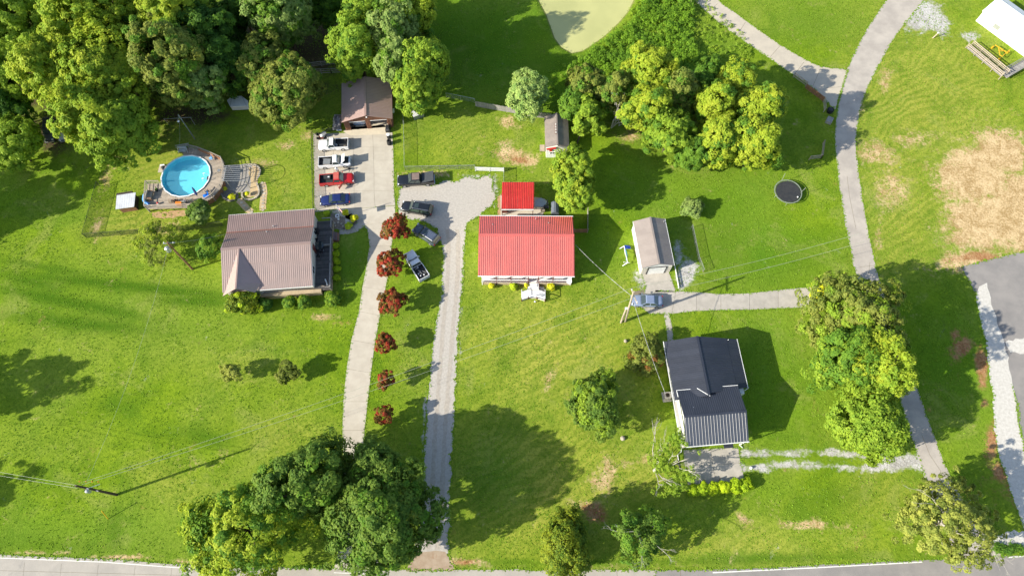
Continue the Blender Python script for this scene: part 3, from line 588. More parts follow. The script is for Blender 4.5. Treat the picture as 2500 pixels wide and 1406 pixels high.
# ------------------------------------------------------------------ the brown-roofed house
hb = thing('house', 'house with a brown metal roof, a front cross gable and a side deck', 'house', (-38.19, 48.104, 0), .085)
WB = 6.908
wl = MB(); pr = [(-5.9, .0), (6.6, .0), (6.6, 3.55), (3.5, 3.8), (0, 5.2), (-5.9, 3.4)]
wl.add([(-WB + .35, y, z) for y, z in pr] + [(WB - .35, y, z) for y, z in pr], [(0, 1, 2, 3, 4, 5), (11, 10, 9, 8, 7, 6)] + [(i, (i + 1) % 6, 6 + (i + 1) % 6, 6 + i) for i in range(6)])
obj('wall', wl, M_vinyl, hb)
obj('cross_gable_wall', gable_body(-6.6, -1.5, -6.15, -4.0, 3.1, 3.1, -4.13, 5.1), M_vinyl, hb)
window(hb, (-4.1, -6.17, 2.0), 1.5, 1.4, 'x', -1)
for y in (-3.2, 3.8): window(hb, (WB - .33, y, 2.2), 1.2, 1.2, 'y', 1)
dr = obj('door', MB().box((WB - .32, .6, 2.05), (.07, 1.0, 2.1)), M_redtrim, hb); obj('handle', MB().box((WB - .27, .95, 2.0), (.05, .05, .08)), M_galv, dr)
rf = obj('roof', MB().box((0, 0, 5.45), (2 * WB + .06, .36, .05)), M_brn, hb)
roof_slope(rf, (-WB, 3.545, 3.98), (WB, 3.545, 3.98), (WB, .02, 5.41), (-WB, .02, 5.41), M_brn, .9, .3, .035, .1)
roof_slope(rf, (-WB, 6.987, 3.70), (WB, 6.987, 3.70), (WB, 3.55, 3.96), (-WB, 3.55, 3.96), M_brn, .9, .3, .035, .1)
roof_slope(rf, (-WB, -2.45, 4.68), (WB, -2.45, 4.68), (WB, -.02, 5.41), (-WB, -.02, 5.41), M_brn, .9, .3, .035, .1)
roof_slope(rf, (-WB, -6.491, 3.39), (WB, -6.491, 3.39), (WB, -2.40, 4.66), (-WB, -2.40, 4.66), M_brn, .9, .3, .035, .1)
G0, G1, GL, GR = V(-4.13, -.15, 5.42), V(-4.11, -6.9, 5.42), V(-6.98, -6.9, 3.02), V(-.95, -6.3, 3.46)
roof_slope(rf, V(-4.15, -.15, 5.42), GL, G1, G0, M_brn2, .9, .3, .012, .05)
roof_slope(rf, V(-4.11, -.15, 5.42), V(-.95, -5.6, 3.72), V(-4.11, -5.9, 5.42), G0, M_brn2, .9, .3, .012, .05)
roof_slope(rf, V(-.95, -5.6, 3.72), V(-1.9, -6.9, 3.45), G1, V(-4.11, -5.9, 5.42), M_brn2, .9, .3, .012, .05)
obj('ridge_cap', MB().bar(G0 + V(0, .1, .03), G1 + V(0, 0, .03), .22, .04), M_brn, rf)
ft = MB().bar((-WB - .02, 3.5, 3.86), (-WB - .02, 0, 5.3), .04, .16).bar((WB + .02, 3.5, 3.86), (WB + .02, 0, 5.3), .04, .16).bar((WB + .02, -6.5, 3.27), (WB + .02, 0, 5.3), .04, .16).bar((-WB, 7.02, 3.62), (WB, 7.02, 3.62), .06, .14).bar((-1.2, -6.54, 3.28), (WB, -6.54, 3.28), .08, .14)
obj('fascia', ft, M_white, rf)
for px, z in (((668, 553), 3.95), ((652, 567), 4.1), ((574, 639), 4.6)):
    q = loc2(hb, P(*px, z)); vent('vent_pipe', rf, (q.x, q.y, z - .15), .45, .09)
obj('roof_lap', MB().bar((-WB, 3.62, 4.02), (WB, 3.62, 4.02), .12, .05), M_rib, rf)
obj('front_foundation', MB().box((2.9, -6.35, .55), (9.4, .6, 1.1)), M_found, hb)
q_ = obj('porch_beam', MB().bar((-1.2, -6.45, 2.9), (9.0, -6.45, 2.0), .12, .14), M_trim, hb)
dk = obj('deck', MB().box((7.85, -.05, .5), (2.45, 12.4, .9)), M_trim, hb)
for k in range(66): obj('deck_board', MB().box((7.85, -6.17 + k * .1885, .98), (2.5, .178, .035)), M_woodd, dk)
rl = obj('deck_railing', MB().bar((9.08, -6.25, 1.9), (9.08, -2.0, 1.9), .17, .05).bar((9.08, -1.6, 1.9), (9.08, 2.6, 1.9), .17, .05).bar((9.08, 4.5, 1.9), (9.08, 6.2, 1.9), .17, .05).bar((6.7, -6.25, 1.9), (9.08, -6.25, 1.9), .16, .05).bar((7.6, 6.2, 1.9), (9.08, 6.2, 1.9), .16, .05).bar((9.08, -6.25, 1.15), (9.08, 2.6, 1.15), .05, .06), M_woodg, hb)
for y in (-6.2, -4.1, -2.0, .2, 2.5, 4.5, 6.2): obj('post', MB().box((9.08, y, .95), (.11, .11, 1.9)), M_woodg, rl)
mb = MB()
for k in range(62): mb.box((9.08, -6.2 + k * .142, 1.52), (.035, .035, .74))
obj('balusters', mb, M_woodg, rl, stuff=True)
obj('cross_beam', MB().box((7.8, 1.55, 1.25), (2.3, .14, .45)), M_woodg, dk)
obj('side_foundation', MB().box((9.12, -.2, .42), (.06, 12.6, .84)), M_found, dk)
ss = obj('side_steps', MB().box((9.6, 3.4, .2), (.9, 1.5, .4)), M_woodr, dk)
for k in range(3): obj('tread', MB().box((9.35 + k * .32, 3.4, .78 - k * .22), (.28, 1.5, .05)), mat('mauve_step', (.22, .16, .15), (.17, .12, .115), 2, .8), ss)
# front porch strip below the eave and things on the deck
gm = thing('grill', 'black covered grill on the dark side deck by the rear of the brown-roofed house', 'grill', tuple(P(773, 568, .98)))
obj('cover', MB().box((0, 0, .55), (.9, .7, .9)).box((0, 0, 1.05), (.7, .5, .14)), M_black, gm); obj('side_shelf', MB().box((0, -.55, .75), (.6, .35, .04)), M_black, gm)
dt = thing('patio_table', 'dark glass patio table on the side deck near the wall', 'table', tuple(P(781, 604, .98)))
obj('tabletop', MB().lathe([(.75, .7), (.78, .72), (.75, .74)], 20), M_glass, dt); obj('pedestal', MB().lathe([(.25, 0), (.05, .1), (.05, .7)], 8), M_black, dt)
for i, (px, py, a) in enumerate(((775, 592, 0), (788, 616, 180), (770, 606, 90), (779, 626, 200))):
    c = thing('deck_chair', ['black deck chair north of the glass patio table', 'black deck chair south of the glass patio table', 'black deck chair between the glass table and house wall', 'black deck chair farthest south on the dark deck'][i], 'chair', tuple(P(px, py, .98)), R(a), 'deck chairs around the glass table')
    obj('seat', MB().box((0, 0, .42), (.5, .5, .05)), M_black, c); obj('backrest', MB().box((0, .25, .72), (.5, .05, .55)), M_black, c)
    for s in (-1, 1):
        obj('armrest', MB().box((s * .25, 0, .62), (.05, .45, .03)), M_steel, c)
        for u in (-1, 1): obj('leg', MB().box((s * .22, u * .2, .2), (.03, .03, .4)), M_steel, c)
cn = thing('garden_windmill_pole', 'white slanted pole lying on the front end of the side deck', 'pole', tuple(P(797, 690, .98)))
obj('shaft', MB().tube([(-.2, .5, .25), (.25, -.5, .12)], .1, 8), M_white, cn)
pf_ = thing('driftwood', 'pale driftwood piece on the front edge of the side deck', 'driftwood', tuple(P(785, 699, .98)))
obj('log', MB().tube([(-.5, -.1, .1), (0, .05, .14), (.5, .02, .1)], [.05, .09, .04], 7), M_wood, pf_)

# ------------------------------------------------------------------ the black-roofed house
hk = thing('house', 'white house with a black metal roof of two crossing gables and striped front slope', 'house', (27.178, 33.35, 0), .085)
obj('wall', gable_body(-3.9, 5.8, -8.6, -.3, 3.55, 3.2, 0, 4.7), M_white, hk)
wl = MB(); pr = [(-14.9, 0), (-8.0, 0), (-8.0, 4.1), (-11.65, 5.15), (-14.9, 3.55)]
wl.add([(-3.7, y, z) for y, z in pr] + [(4.2, y, z) for y, z in pr], [(0, 1, 2, 3, 4), (9, 8, 7, 6, 5)] + [(i, (i + 1) % 5, 5 + (i + 1) % 5, 5 + i) for i in range(5)])
obj('wing_wall', wl, M_white, hk)
rf = obj('roof', MB().bar((0, .02, 5.24), (0, -9.0, 5.24), .34, .05), M_blk, hk)
roof_slope(rf, (-4.644, 0, 3.908), (-4.644, -8.9, 3.908), (-.02, -8.9, 5.202), (-.02, 0, 5.202), M_blk, .9, .3, .03, .08)
roof_slope(rf, (4.62, -.3, 4.0), (4.62, -8.0, 4.0), (.02, -8.6, 5.202), (.02, 0, 5.202), M_blk, .9, .3, .03, .08)
roof_slope(rf, (6.289, -.45, 3.591), (6.289, -7.85, 3.591), (4.64, -8.0, 3.98), (4.64, -.3, 3.98), M_blk, .9, .3, .03, .08)
rf2 = obj('roof', MB().bar((-4.22, -11.646, 5.64), (4.64, -11.646, 5.64), .34, .05), M_blk, hk)
roof_slope(rf2, (-4.223, -7.663, 4.493), (4.643, -7.663, 4.493), (4.643, -11.62, 5.595), (-4.223, -11.62, 5.595), M_blk, .9, .3, .03, .08)
roof_slope(rf2, (-4.223, -15.486, 3.912), (4.643, -15.486, 3.912), (4.643, -11.67, 5.595), (-4.223, -11.67, 5.595), M_blk2, .9, .36, .045, .13)
ft = MB().bar((-4.72, .05, 3.84), (-4.72, -15.6, 3.0), .07, .14).bar((6.36, -.4, 3.52), (6.36, -7.95, 3.52), .07, .14).bar((-4.25, -15.56, 3.82), (4.7, -15.56, 3.82), .1, .14)
ft.bar((-4.3, -7.6, 4.52), (-1.5, -7.6, 4.52), .07, .12).bar((1.6, -7.6, 4.54), (4.6, -7.6, 4.54), .07, .12).bar((-1.4, -7.62, 4.86), (.1, -9.0, 5.26), .07, .08).bar((-4.28, -7.7, 4.5), (-4.28, -8.6, 4.7), .07, .12)
obj('fascia', ft, M_white, rf2)
q = loc2(hk, P(1692, 995, 5)); vent('vent_pipe', rf2, (q.x, q.y, 4.75), .5, .09); q = loc2(hk, P(1778, 829, 4)); vent('vent_pipe', rf, (q.x, q.y, 3.75), .3, .06)
obj('porch_roof', MB().add([(-4.7, -8.95, 3.35), (-4.26, -8.95, 3.45), (-4.26, -15.5, 3.45), (-4.7, -15.5, 3.05), (-4.7, -8.95, 3.2), (-4.26, -8.95, 3.3), (-4.26, -15.5, 3.3), (-4.7, -15.5, 2.95)], [(0, 1, 2, 3), (7, 6, 5, 4), (0, 3, 7, 4), (1, 5, 6, 2), (0, 4, 5, 1), (3, 2, 6, 7)]), mat('grey_membrane', (.40, .38, .34), (.33, .31, .28), 1, .8), hk)
window(hk, (.6, -14.92, 2.1), 1.3, 1.3, 'x', -1); obj('door', MB().box((2.0, -14.94, 1.15), (1.1, .08, 2.1)), M_black, hk)
obj('door_canopy', MB().box((2.0, -15.75, 2.9), (1.35, .55, .07)), M_blk, hk)
dsp = MB().tube([(-4.7, -15.6, 2.9), (-4.7, -15.9, 2.6), (-4.7, -15.95, .2), (-4.65, -16.7, .08)], .06, 6).tube([(4.5, -15.6, 3.7), (4.45, -15.4, 3.3), (4.45, -15.3, .3), (4.9, -15.7, .08)], .07, 6).tube([(6.3, -7.95, 3.5), (5.95, -8.1, 3.1), (5.9, -8.1, .2)], .06, 6)
obj('downspout', dsp, M_white, hk); obj('hedge_edging', MB().bar((-4.75, -16.1, .06), (-4.7, -18.4, .06), .1, .12), M_trim, hk)
ac = thing('air_conditioner', 'beige heat pump unit with a round fan beside the black-roofed house', 'air conditioner', tuple(P(1627, 968, 0)), .085)
obj('cabinet', MB().box((0, 0, .5), (.95, .95, .9)), mat('beige_metal', (.55, .50, .42), (.48, .43, .36), 2, .5), ac)
fg = obj('fan_guard', MB().lathe([(.30, .955), (.34, .975), (.38, .955)], 18), M_wood, ac); 
for k in range(4): obj('fan_blade', MB().box((.15 * math.cos(k * PI / 2), .15 * math.sin(k * PI / 2), .958), (.26, .08, .012), k * PI / 2), M_trim, fg)
obj('pad', MB().box((0, -.05, .04), (1.3, 1.5, .08)), M_conc, ac)
ub = thing('utility_box', 'pale blue utility box between the heat pump and the black-roofed house', 'utility box', tuple(P(1641, 965, 0)), .085)
obj('box', MB().box((0, 0, .35), (.6, .8, .7)), M_galv, ub); obj('lid', MB().box((0, 0, .73), (.66, .86, .05)), M_white, ub)

# ------------------------------------------------------------------ two-bay brown garage
gg = thing('garage', 'two-bay brown metal garage with a pinkish brown gable roof behind the parked trucks', 'garage', (-25.208, 73.905, 0), .093)
WG, LG = 4.425, 8.366
rf = obj('roof', MB().bar((0, -.15, 4.17), (0, LG, 4.17), .34, .05), M_brn2, gg)
roof_slope(rf, (-WG, -.15, 2.76), (-WG, LG, 2.76), (-.02, LG, 4.128), (-.02, -.15, 4.128), M_brn2, .9, .3, .02, .06)
roof_slope(rf, (WG, -.15, 2.76), (WG, LG, 2.76), (.02, LG, 4.128), (.02, -.15, 4.128), M_brn2, .9, .3, .03, .08)
wl = MB().box((-4.12, 4.2, 1.33), (.14, 7.7, 2.66)).box((4.12, 4.2, 1.33), (.14, 7.7, 2.66)); wl.add([(-4.18, 8.05, 0), (4.18, 8.05, 0), (4.18, 8.05, 2.7), (0, 8.05, 3.95), (-4.18, 8.05, 2.7), (-4.18, 8.15, 0), (4.18, 8.15, 0), (4.18, 8.15, 2.7), (0, 8.15, 3.95), (-4.18, 8.15, 2.7)], [(0, 1, 2, 3, 4), (9, 8, 7, 6, 5)] + [(i, (i + 1) % 5, 5 + (i + 1) % 5, 5 + i) for i in range(5)])
obj('wall', wl, M_rib, gg)
fr = obj('front_wall', MB().add([(-4.18, .27, 2.25), (4.18, .27, 2.25), (4.18, .27, 2.72), (0, .27, 4.0), (-4.18, .27, 2.72), (-4.18, .35, 2.25), (4.18, .35, 2.25), (4.18, .35, 2.72), (0, .35, 4.0), (-4.18, .35, 2.72)], [(0, 1, 2, 3, 4), (9, 8, 7, 6, 5)] + [(i, (i + 1) % 5, 5 + (i + 1) % 5, 5 + i) for i in range(5)]), M_rib, gg)
for x, w2 in ((-3.72, .95), (0, .8), (3.75, .85)):
    pb = obj('pier', MB().box((x, .3, 1.13), (w2, .12, 2.26)), M_rib, gg)
    for k in range(int(w2 / .23)): obj('siding_rib', MB().box((x - w2 / 2 + .15 + k * .23, .2, 1.15), (.08, .07, 2.3)), M_woodr, pb)
for k in range(36):
    x = -4.05 + k * .231; zt = 3.98 - abs(x) * .3; obj('siding_rib', MB().box((x, .22, (2.28 + zt) / 2), (.08, .07, zt - 2.28)), M_woodr, fr)
obj('opening_trim', MB().box((-1.85, .2, 2.24), (2.8, .1, .08)).box((1.9, .2, 2.24), (2.9, .1, .08)), M_white, fr)
obj('floor', MB().box((0, 4.1, .02), (8.1, 7.7, .05)), MATS['cream_concrete'], gg)
obj('lamp', MB().lathe([(.12, 0), (.16, .1), (.05, .16)], 10, (0.1, -.05, 3.5)), M_white, gg); obj('side_sign', MB().box((4.45, 2.0, 2.2), (.5, .9, .05)), M_white, gg)
bt_ = thing('covered_boat', 'silver covered boat inside the left garage bay', 'boat', tuple(P(880, 304, 0)), .093)
obj('hull', MB().loft([[(-1.0, y * .8, .4 + z) for y, z in ((-.5, 0), (.5, 0), (.7, .5), (-.7, .5))], [(1.0, y * .8, .4 + z) for y, z in ((-.5, 0), (.5, 0), (.7, .5), (-.7, .5))]]), mat('boat_blue', (.05, .12, .3), (.04, .1, .2), 2, .3), bt_)
obj('cover', MB().loft([[(x, y, 1.0 + z * s) for y, z in ((-.65, 0), (.65, 0), (.3, .3), (0, .4), (-.3, .3))] for x, s in ((-1.1, .6), (0, 1), (1.1, .5))]), M_galv, bt_)
for x in (-1.15, 1.05): obj('wheel', MB().tube([(x, -.55, .32), (x, -.35, .32)], .32, 12), M_black, bt_)

# ------------------------------------------------------------------ taupe garage near the black house
gy = thing('garage', 'narrow garage with a taupe gable roof and white roll-up door', 'garage', (22.966, 45.833, 0), .091)
WY, LY = 2.578, 8.295
obj('wall', gable_body(-2.4, 2.4, .12, LY - .1, 2.68, 2.68, 0, 3.6), M_white, gy)
rf = obj('roof', MB().bar((0, -.1, 3.84), (0, LY, 3.84), .3, .05), M_gry, gy)
roof_slope(rf, (-WY, -.1, 2.805), (-WY, LY, 2.805), (-.02, LY, 3.795), (-.02, -.1, 3.795), M_gry, .9, .3, .014, .05)
roof_slope(rf, (WY, -.1, 2.805), (WY, LY, 2.805), (.02, LY, 3.795), (.02, -.1, 3.795), M_gry, .9, .3, .014, .05)
obj('verge_trim', MB().bar((-WY - .05, -.1, 2.74), (-WY - .05, LY, 2.74), .06, .14).bar((WY + .05, -.1, 2.74), (WY + .05, LY, 2.74), .06, .14), M_white, rf)
gd = obj('garage_door', MB().box((.1, .05, 1.15), (2.7, .06, 2.25)), M_white, gy)
for k in range(5): obj('door_panel', MB().box((.1, .0, .25 + k * .45), (2.66, .05, .42)), M_white, gd)
obj('door_trim', MB().box((-1.35, .02, 1.2), (.12, .1, 2.4)).box((1.55, .02, 1.2), (.12, .1, 2.4)).box((.1, .02, 2.35), (3.0, .1, .1)), M_black, gy)
for x in (-1.9, 2.0): obj('side_panel', MB().box((x, .06, 1.2), (.8, .05, 2.2)), M_vinyl, gy)
q = loc2(gy, P(1621, 541, 3)); vent('vent_pipe', rf, (q.x, q.y, 2.9), .3, .09); obj('wall_lamp', MB().box((-2.7, 6.9, 2.3), (.35, .3, .3)), M_white, gy)
# playhouse shed with red trims
ps = thing('playhouse_shed', 'white board shed with a dark taupe metal roof and red window trim', 'shed', tuple(P(1357, 384, 0)))
ax0, ax1 = -1.78, 2.05; y0_, y1_ = -.05, 6.75
obj('wall', gable_body(-1.75, 1.95, .05, 6.4, 2.3, 2.3, .12, 3.1), M_vinyl, ps)
rf = obj('roof', MB().bar((.1, .3, 3.3), (.1, 6.9, 3.3), .25, .05), M_pshed, ps)
roof_slope(rf, (-1.95, .35, 2.35), (-1.95, 6.8, 2.35), (.08, 6.9, 3.25), (.08, .25, 3.25), M_pshed, .9, .25, .025, .07)
roof_slope(rf, (2.15, .35, 2.35), (2.15, 6.8, 2.35), (.12, 6.9, 3.25), (.12, .25, 3.25), M_pshed, .9, .25, .025, .07)
wb = obj('front_wall', MB().box((0.1, -.02, 1.1), (3.6, .05, 2.2)), M_white, ps)
for k in range(15): obj('board', MB().box((-1.58 + k * .24, -.07, 1.12 + .02 * (k % 2)), (.215, .04, 2.25)), M_white, wb)
window(ps, (-.65, -.1, 1.4), .95, .55, 'x', -1)
obj('gable_trim', MB().bar((-1.75, -.12, 2.5), (-.15, -.12, 2.95), .2, .3), M_redb, ps); obj('window_box', MB().box((-1.0, -.18, 2.2), (.45, .16, .35)), M_redb, ps)
tv = obj('ridge_skylight', MB().box((-.12, 3.6, 3.32), (.32, 2.2, .1)), M_redtrim, rf)
for k in range(4): obj('pane', MB().box((-.12, 2.75 + k * .56, 3.385), (.24, .42, .03)), M_vinyl, tv)
obj('side_step', MB().box((-2.35, 1.75, .18), (.85, 1.3, .14)), M_wood, ps); obj('ramp', MB().box((1.0, -1.0, .12), (1.1, 1.8, .12)), M_wood, ps)
# small shed beside the pool
pl_ = thing('pool_shed', 'small reddish brown shed with a flat white metal roof left of the pool', 'shed', tuple(P(306, 512, 0)))
q = [loc2(pl_, P(*a, 2.35)) for a in ((285, 477), (331, 470), (327, 505), (282, 511))]
rr = obj('roof', MB().prism([(p.x, p.y) for p in q], 2.26, 2.32), M_galv, pl_)
roof_slope(rr, q[3], q[2], q[1], q[0], mat('bright_sheet_metal', (.66, .67, .68), (.55, .56, .58), 1, .4, .5, pervar=.03, stain=(.35, .34, .33), stamt=.2), .75, .4, .012, .05)
b4 = [loc2(pl_, P(*a, 0)) for a in ((300, 519), (338, 513))]; ux = (b4[1] - b4[0]).normalized(); uy = V(-ux.y, ux.x, 0)
mb = MB(); c_ = [b4[0], b4[1], b4[1] + uy * 2.4, b4[0] + uy * 2.4]; mb.prism([(p.x, p.y) for p in c_], 0, 2.25); wl = obj('wall', mb, M_trim, pl_)
for k in range(12):
    z = .12 + k * .18; a, b = c_[0] - uy * .02, c_[1] - uy * .02; obj('siding_board', MB().bar((a.x, a.y, z), (b.x, b.y, z), .05, .165), M_woodr, wl)
# white building at the top right
wbn = thing('white_building', 'long white metal-roofed building cut off by the top right corner', 'building', tuple(P(2381, 51, 0)), 0)
dv = (P(2500, 139, 0) - P(2381, 51, 0)).normalized(); pv = V(-dv.y, dv.x, 0)
def WBp(u, v, z): p = dv * u + pv * v; return V(p.x, p.y, z)
mb = MB(); prf = [(0, 0), (0, 2.4), (3.2, 3.5), (5.6, 2.6), (5.6, 0)]
mb.add([tuple(WBp(0.1, v, z)) for v, z in prf] + [tuple(WBp(16, v, z)) for v, z in prf], [(0, 1, 2, 3, 4), (9, 8, 7, 6, 5)] + [(i, (i + 1) % 5, 5 + (i + 1) % 5, 5 + i) for i in range(5)])
wl = obj('wall', mb, M_white, wbn); rf = obj('roof', MB().bar(WBp(0, 3.2, 3.62), WBp(16, 3.2, 3.62), .3, .05), M_wroof, wbn)
roof_slope(rf, WBp(-.1, -.2, 2.42), WBp(16, -.2, 2.42), WBp(16, 3.2, 3.58), WBp(-.1, 3.2, 3.58), M_wroof, 1.0, .5, .012, .05)
roof_slope(rf, WBp(-.1, 5.8, 2.62), WBp(16, 5.8, 2.62), WBp(16, 3.22, 3.58), WBp(-.1, 3.22, 3.58), M_wroof, 1.0, .5, .012, .05)
for k in range(12): obj('siding_panel', MB().bar(WBp(.2 + k * 1.0, -.02, 1.2), WBp(1.15 + k * 1.0, -.02, 1.2), .05, 2.3), M_white, wl)
mb = MB().bar(WBp(3.2, -.06, 1.5), WBp(4.4, -.06, 1.5), .05, .9); o_ = obj('window', mb, M_galv, wbn)
# wooden ramp beside it
rp = thing('wooden_ramp', 'weathered wooden access ramp with plank rails beside the white building', 'ramp', tuple(P(2410, 150, 0)), 0)
ra, rb, rc = loc2(rp, P(2366, 112, .3)), loc2(rp, P(2451, 184, .8)), loc2(rp, P(2510, 150, .8)); ra.z, rb.z, rc.z = .15, .75, .8
def deckrun(par, a, b, wd, n, m):
    d = b - a; s = V(-d.y, d.x, 0).normalized()
    for k in range(n):
        p0, p1 = a.lerp(b, k / n), a.lerp(b, (k + .93) / n); q = (p0 + p1) / 2; L = (p1 - p0).length
        obj('deck_board', MB().bar(q - s * wd / 2, q + s * wd / 2, L, .05), m, par)
deckrun(rp, ra, rb, 1.3, 42, M_woodg); deckrun(rp, rb, rc, 1.5, 26, M_woodg)
d = (rb - ra); s = V(-d.y, d.x, 0).normalized()
for sd2 in (-.68, .68):
    for z in (.35, .68, 1.0): obj('rail', MB().bar(ra + s * sd2 + V(0, 0, z), rb + s * sd2 + V(0, 0, z), .06, .14), M_wood, rp)
    for k in range(5): p = ra.lerp(rb, k / 4) + s * sd2; obj('post', MB().box((p.x, p.y, p.z / 2 + .55), (.1, .1, p.z + 1.1)), M_wood, rp)
d = (rc - rb); s2 = V(-d.y, d.x, 0).normalized()
for z in (.4, 1.0): obj('rail', MB().bar(rb + s2 * .8 + V(0, 0, z), rc + s2 * .8 + V(0, 0, z), .06, .14), M_woodg, rp); obj('rail', MB().bar(rb - s2 * .8 + V(0, 0, z), rc - s2 * .8 + V(0, 0, z), .06, .14), M_woodg, rp)
yi = thing('farm_implement', 'bright yellow tractor implement frame on the grass by the white building', 'farm implement', tuple(P(2444, 133, 0)))
M_yel = mat('yellow_paint', (.75, .42, .02), (.62, .33, .02), 2, .5, .4)
mb = MB(); Q2 = lambda a, b: loc2(yi, P(a, b, .5))
for a, b in (((2425, 115), (2435, 121)), ((2435, 121), (2453, 133)), ((2434, 122), (2437, 140)), ((2437, 140), (2443, 143)), ((2443, 143), (2453, 133)), ((2453, 133), (2462, 126)), ((2436, 130), (2447, 129))): mb.bar(Q2(*a) + V(0, 0, .5), Q2(*b) + V(0, 0, .5), .1, .1)
obj('frame', mb, M_yel, yi)
for p in ((2425, 114), (2463, 126), (2441, 143)): q = Q2(*p); obj('leg', MB().box((q.x, q.y, .25), (.22, .22, .6)), M_yel, yi)
# ------------------------------------------------------------------ trees: tapered trunk with limbs, crown of leaf-sized faces in clumps
LM = {
 'yellow': leafmat('leaf_yellow_green', (.22, .25, .022), (.12, .17, .014)),
 'bright': leafmat('leaf_bright_green', (.18, .24, .022), (.085, .14, .014)),
 'green': leafmat('leaf_mid_green', (.10, .17, .016), (.04, .09, .012)),
 'oak': leafmat('leaf_oak', (.115, .165, .024), (.045, .085, .014)),
 'dark': leafmat('leaf_dark_green', (.055, .11, .012), (.022, .055, .009)),
 'olive': leafmat('leaf_olive', (.17, .185, .035), (.065, .09, .016)),
 'pale': leafmat('leaf_pale_green', (.19, .24, .065), (.08, .125, .03)),
 'maple': leafmat('leaf_silver_green', (.25, .30, .09), (.10, .16, .04)),
 'gold': leafmat('leaf_golden', (.62, .55, .02), (.42, .40, .02)),
 'goldg': leafmat('leaf_gold_green', (.36, .40, .02), (.17, .24, .015)),
 'red': leafmat('leaf_crimson', (.27, .03, .02), (.11, .035, .012), .3),
 'redg': leafmat('leaf_bronze', (.15, .05, .016), (.06, .055, .010), .3),
 'cedar': leafmat('leaf_cedar', (.13, .15, .010), (.03, .06, .007), .2),
 'hedge': leafmat('leaf_hedge', (.30, .36, .012), (.12, .19, .010)),
 'dull': leafmat('leaf_dull', (.24, .25, .05), (.13, .15, .03)),
 'brush': leafmat('leaf_brush', (.13, .22, .016), (.055, .11, .010)),
}
M_bark = mat('bark', (.13, .10, .075), (.085, .065, .05), 4, .9, .1)
M_barkp = mat('pale_bark', (.50, .46, .40), (.36, .33, .29), 4, .85, .1)
def leaves(rng, cen, rad, outw, n, ls, hang=0.0, asp=.62):
    """n leaf quads around every clump centre; cen (k,3), rad (k,), outw (k,3) outward direction"""
    k = len(cen); N = k * n; c = np.repeat(cen, n, 0); r = np.repeat(rad, n); ow = np.repeat(outw, n, 0)
    d = rng.normal(size=(N, 3)); d /= np.linalg.norm(d, axis=1, keepdims=True); d = d + ow * .55; d /= np.linalg.norm(d, axis=1, keepdims=True)
    rr = r * rng.uniform(.35, 1.0, N) ** .5; p = c + d * rr[:, None] * np.array([1, 1, .8]); p[:, 2] -= hang * rng.uniform(0, 1, N)
    nm = d * .7 + ow * .6 + rng.normal(size=(N, 3)) * .4 + np.array([0, 0, .35]); nm /= np.linalg.norm(nm, axis=1, keepdims=True)
    a = rng.normal(size=(N, 3)); u = np.cross(nm, a); u /= np.linalg.norm(u, axis=1, keepdims=True); v = np.cross(nm, u)
    s = ls * rng.uniform(.6, 1.35, N)[:, None]; u = u * s; v = v * s * asp
    b = nm * s * .18
    return np.stack([p - u - v * .75, p + u * .55 - v * .2 + b, p + v * 1.25], 1).reshape(-1, 3)
def crown_pts(rng, rx, ry, rz, k, shape, seed):
    d = rng.normal(size=(k * 3, 3)); d /= np.linalg.norm(d, axis=1, keepdims=True); d = d[d[:, 2] > (-.35 if rx < 2.5 or shape == 'cone' else -.6)][:k]
    ph = np.arctan2(d[:, 1], d[:, 0]); lob = np.zeros(len(d)); r2 = np.random.default_rng(seed + 99)
    for q in range(5):
        ax = r2.normal(size=3); ax /= np.linalg.norm(ax); lob += r2.uniform(.05, .17) * np.cos(r2.integers(2, 6) * np.arccos(np.clip(d @ ax, -1, 1)) + r2.uniform(0, 6))
    f = (1 + lob - .06) * rng.uniform(.72, 1.0, len(d)); sp_ = rng.random(len(d)) < .12; f[sp_] *= rng.uniform(1.02, 1.14, sp_.sum()); inn = rng.random(len(d)) < .16; f[inn] *= rng.uniform(.35, .75, inn.sum())
    if shape == 'cone':
        h = (d[:, 2] + .35) / 1.35; hz = rng.uniform(-1, 1, len(d)); w_ = np.sqrt(np.clip(1 - np.abs(hz) ** 2.2, .02, 1)); w_ = np.where(hz > 0, w_, np.clip(w_, .75, 1))
        p = np.stack([np.cos(ph) * rx * w_ * f, np.sin(ph) * ry * w_ * f, hz * rz], 1)
    elif shape == 'flat': p = d * f[:, None] * np.array([rx, ry, rz]); p[:, 2] = np.abs(p[:, 2]) * .8 + .1
    else: p = d * f[:, None] * np.array([rx, ry, rz])
    return p, d
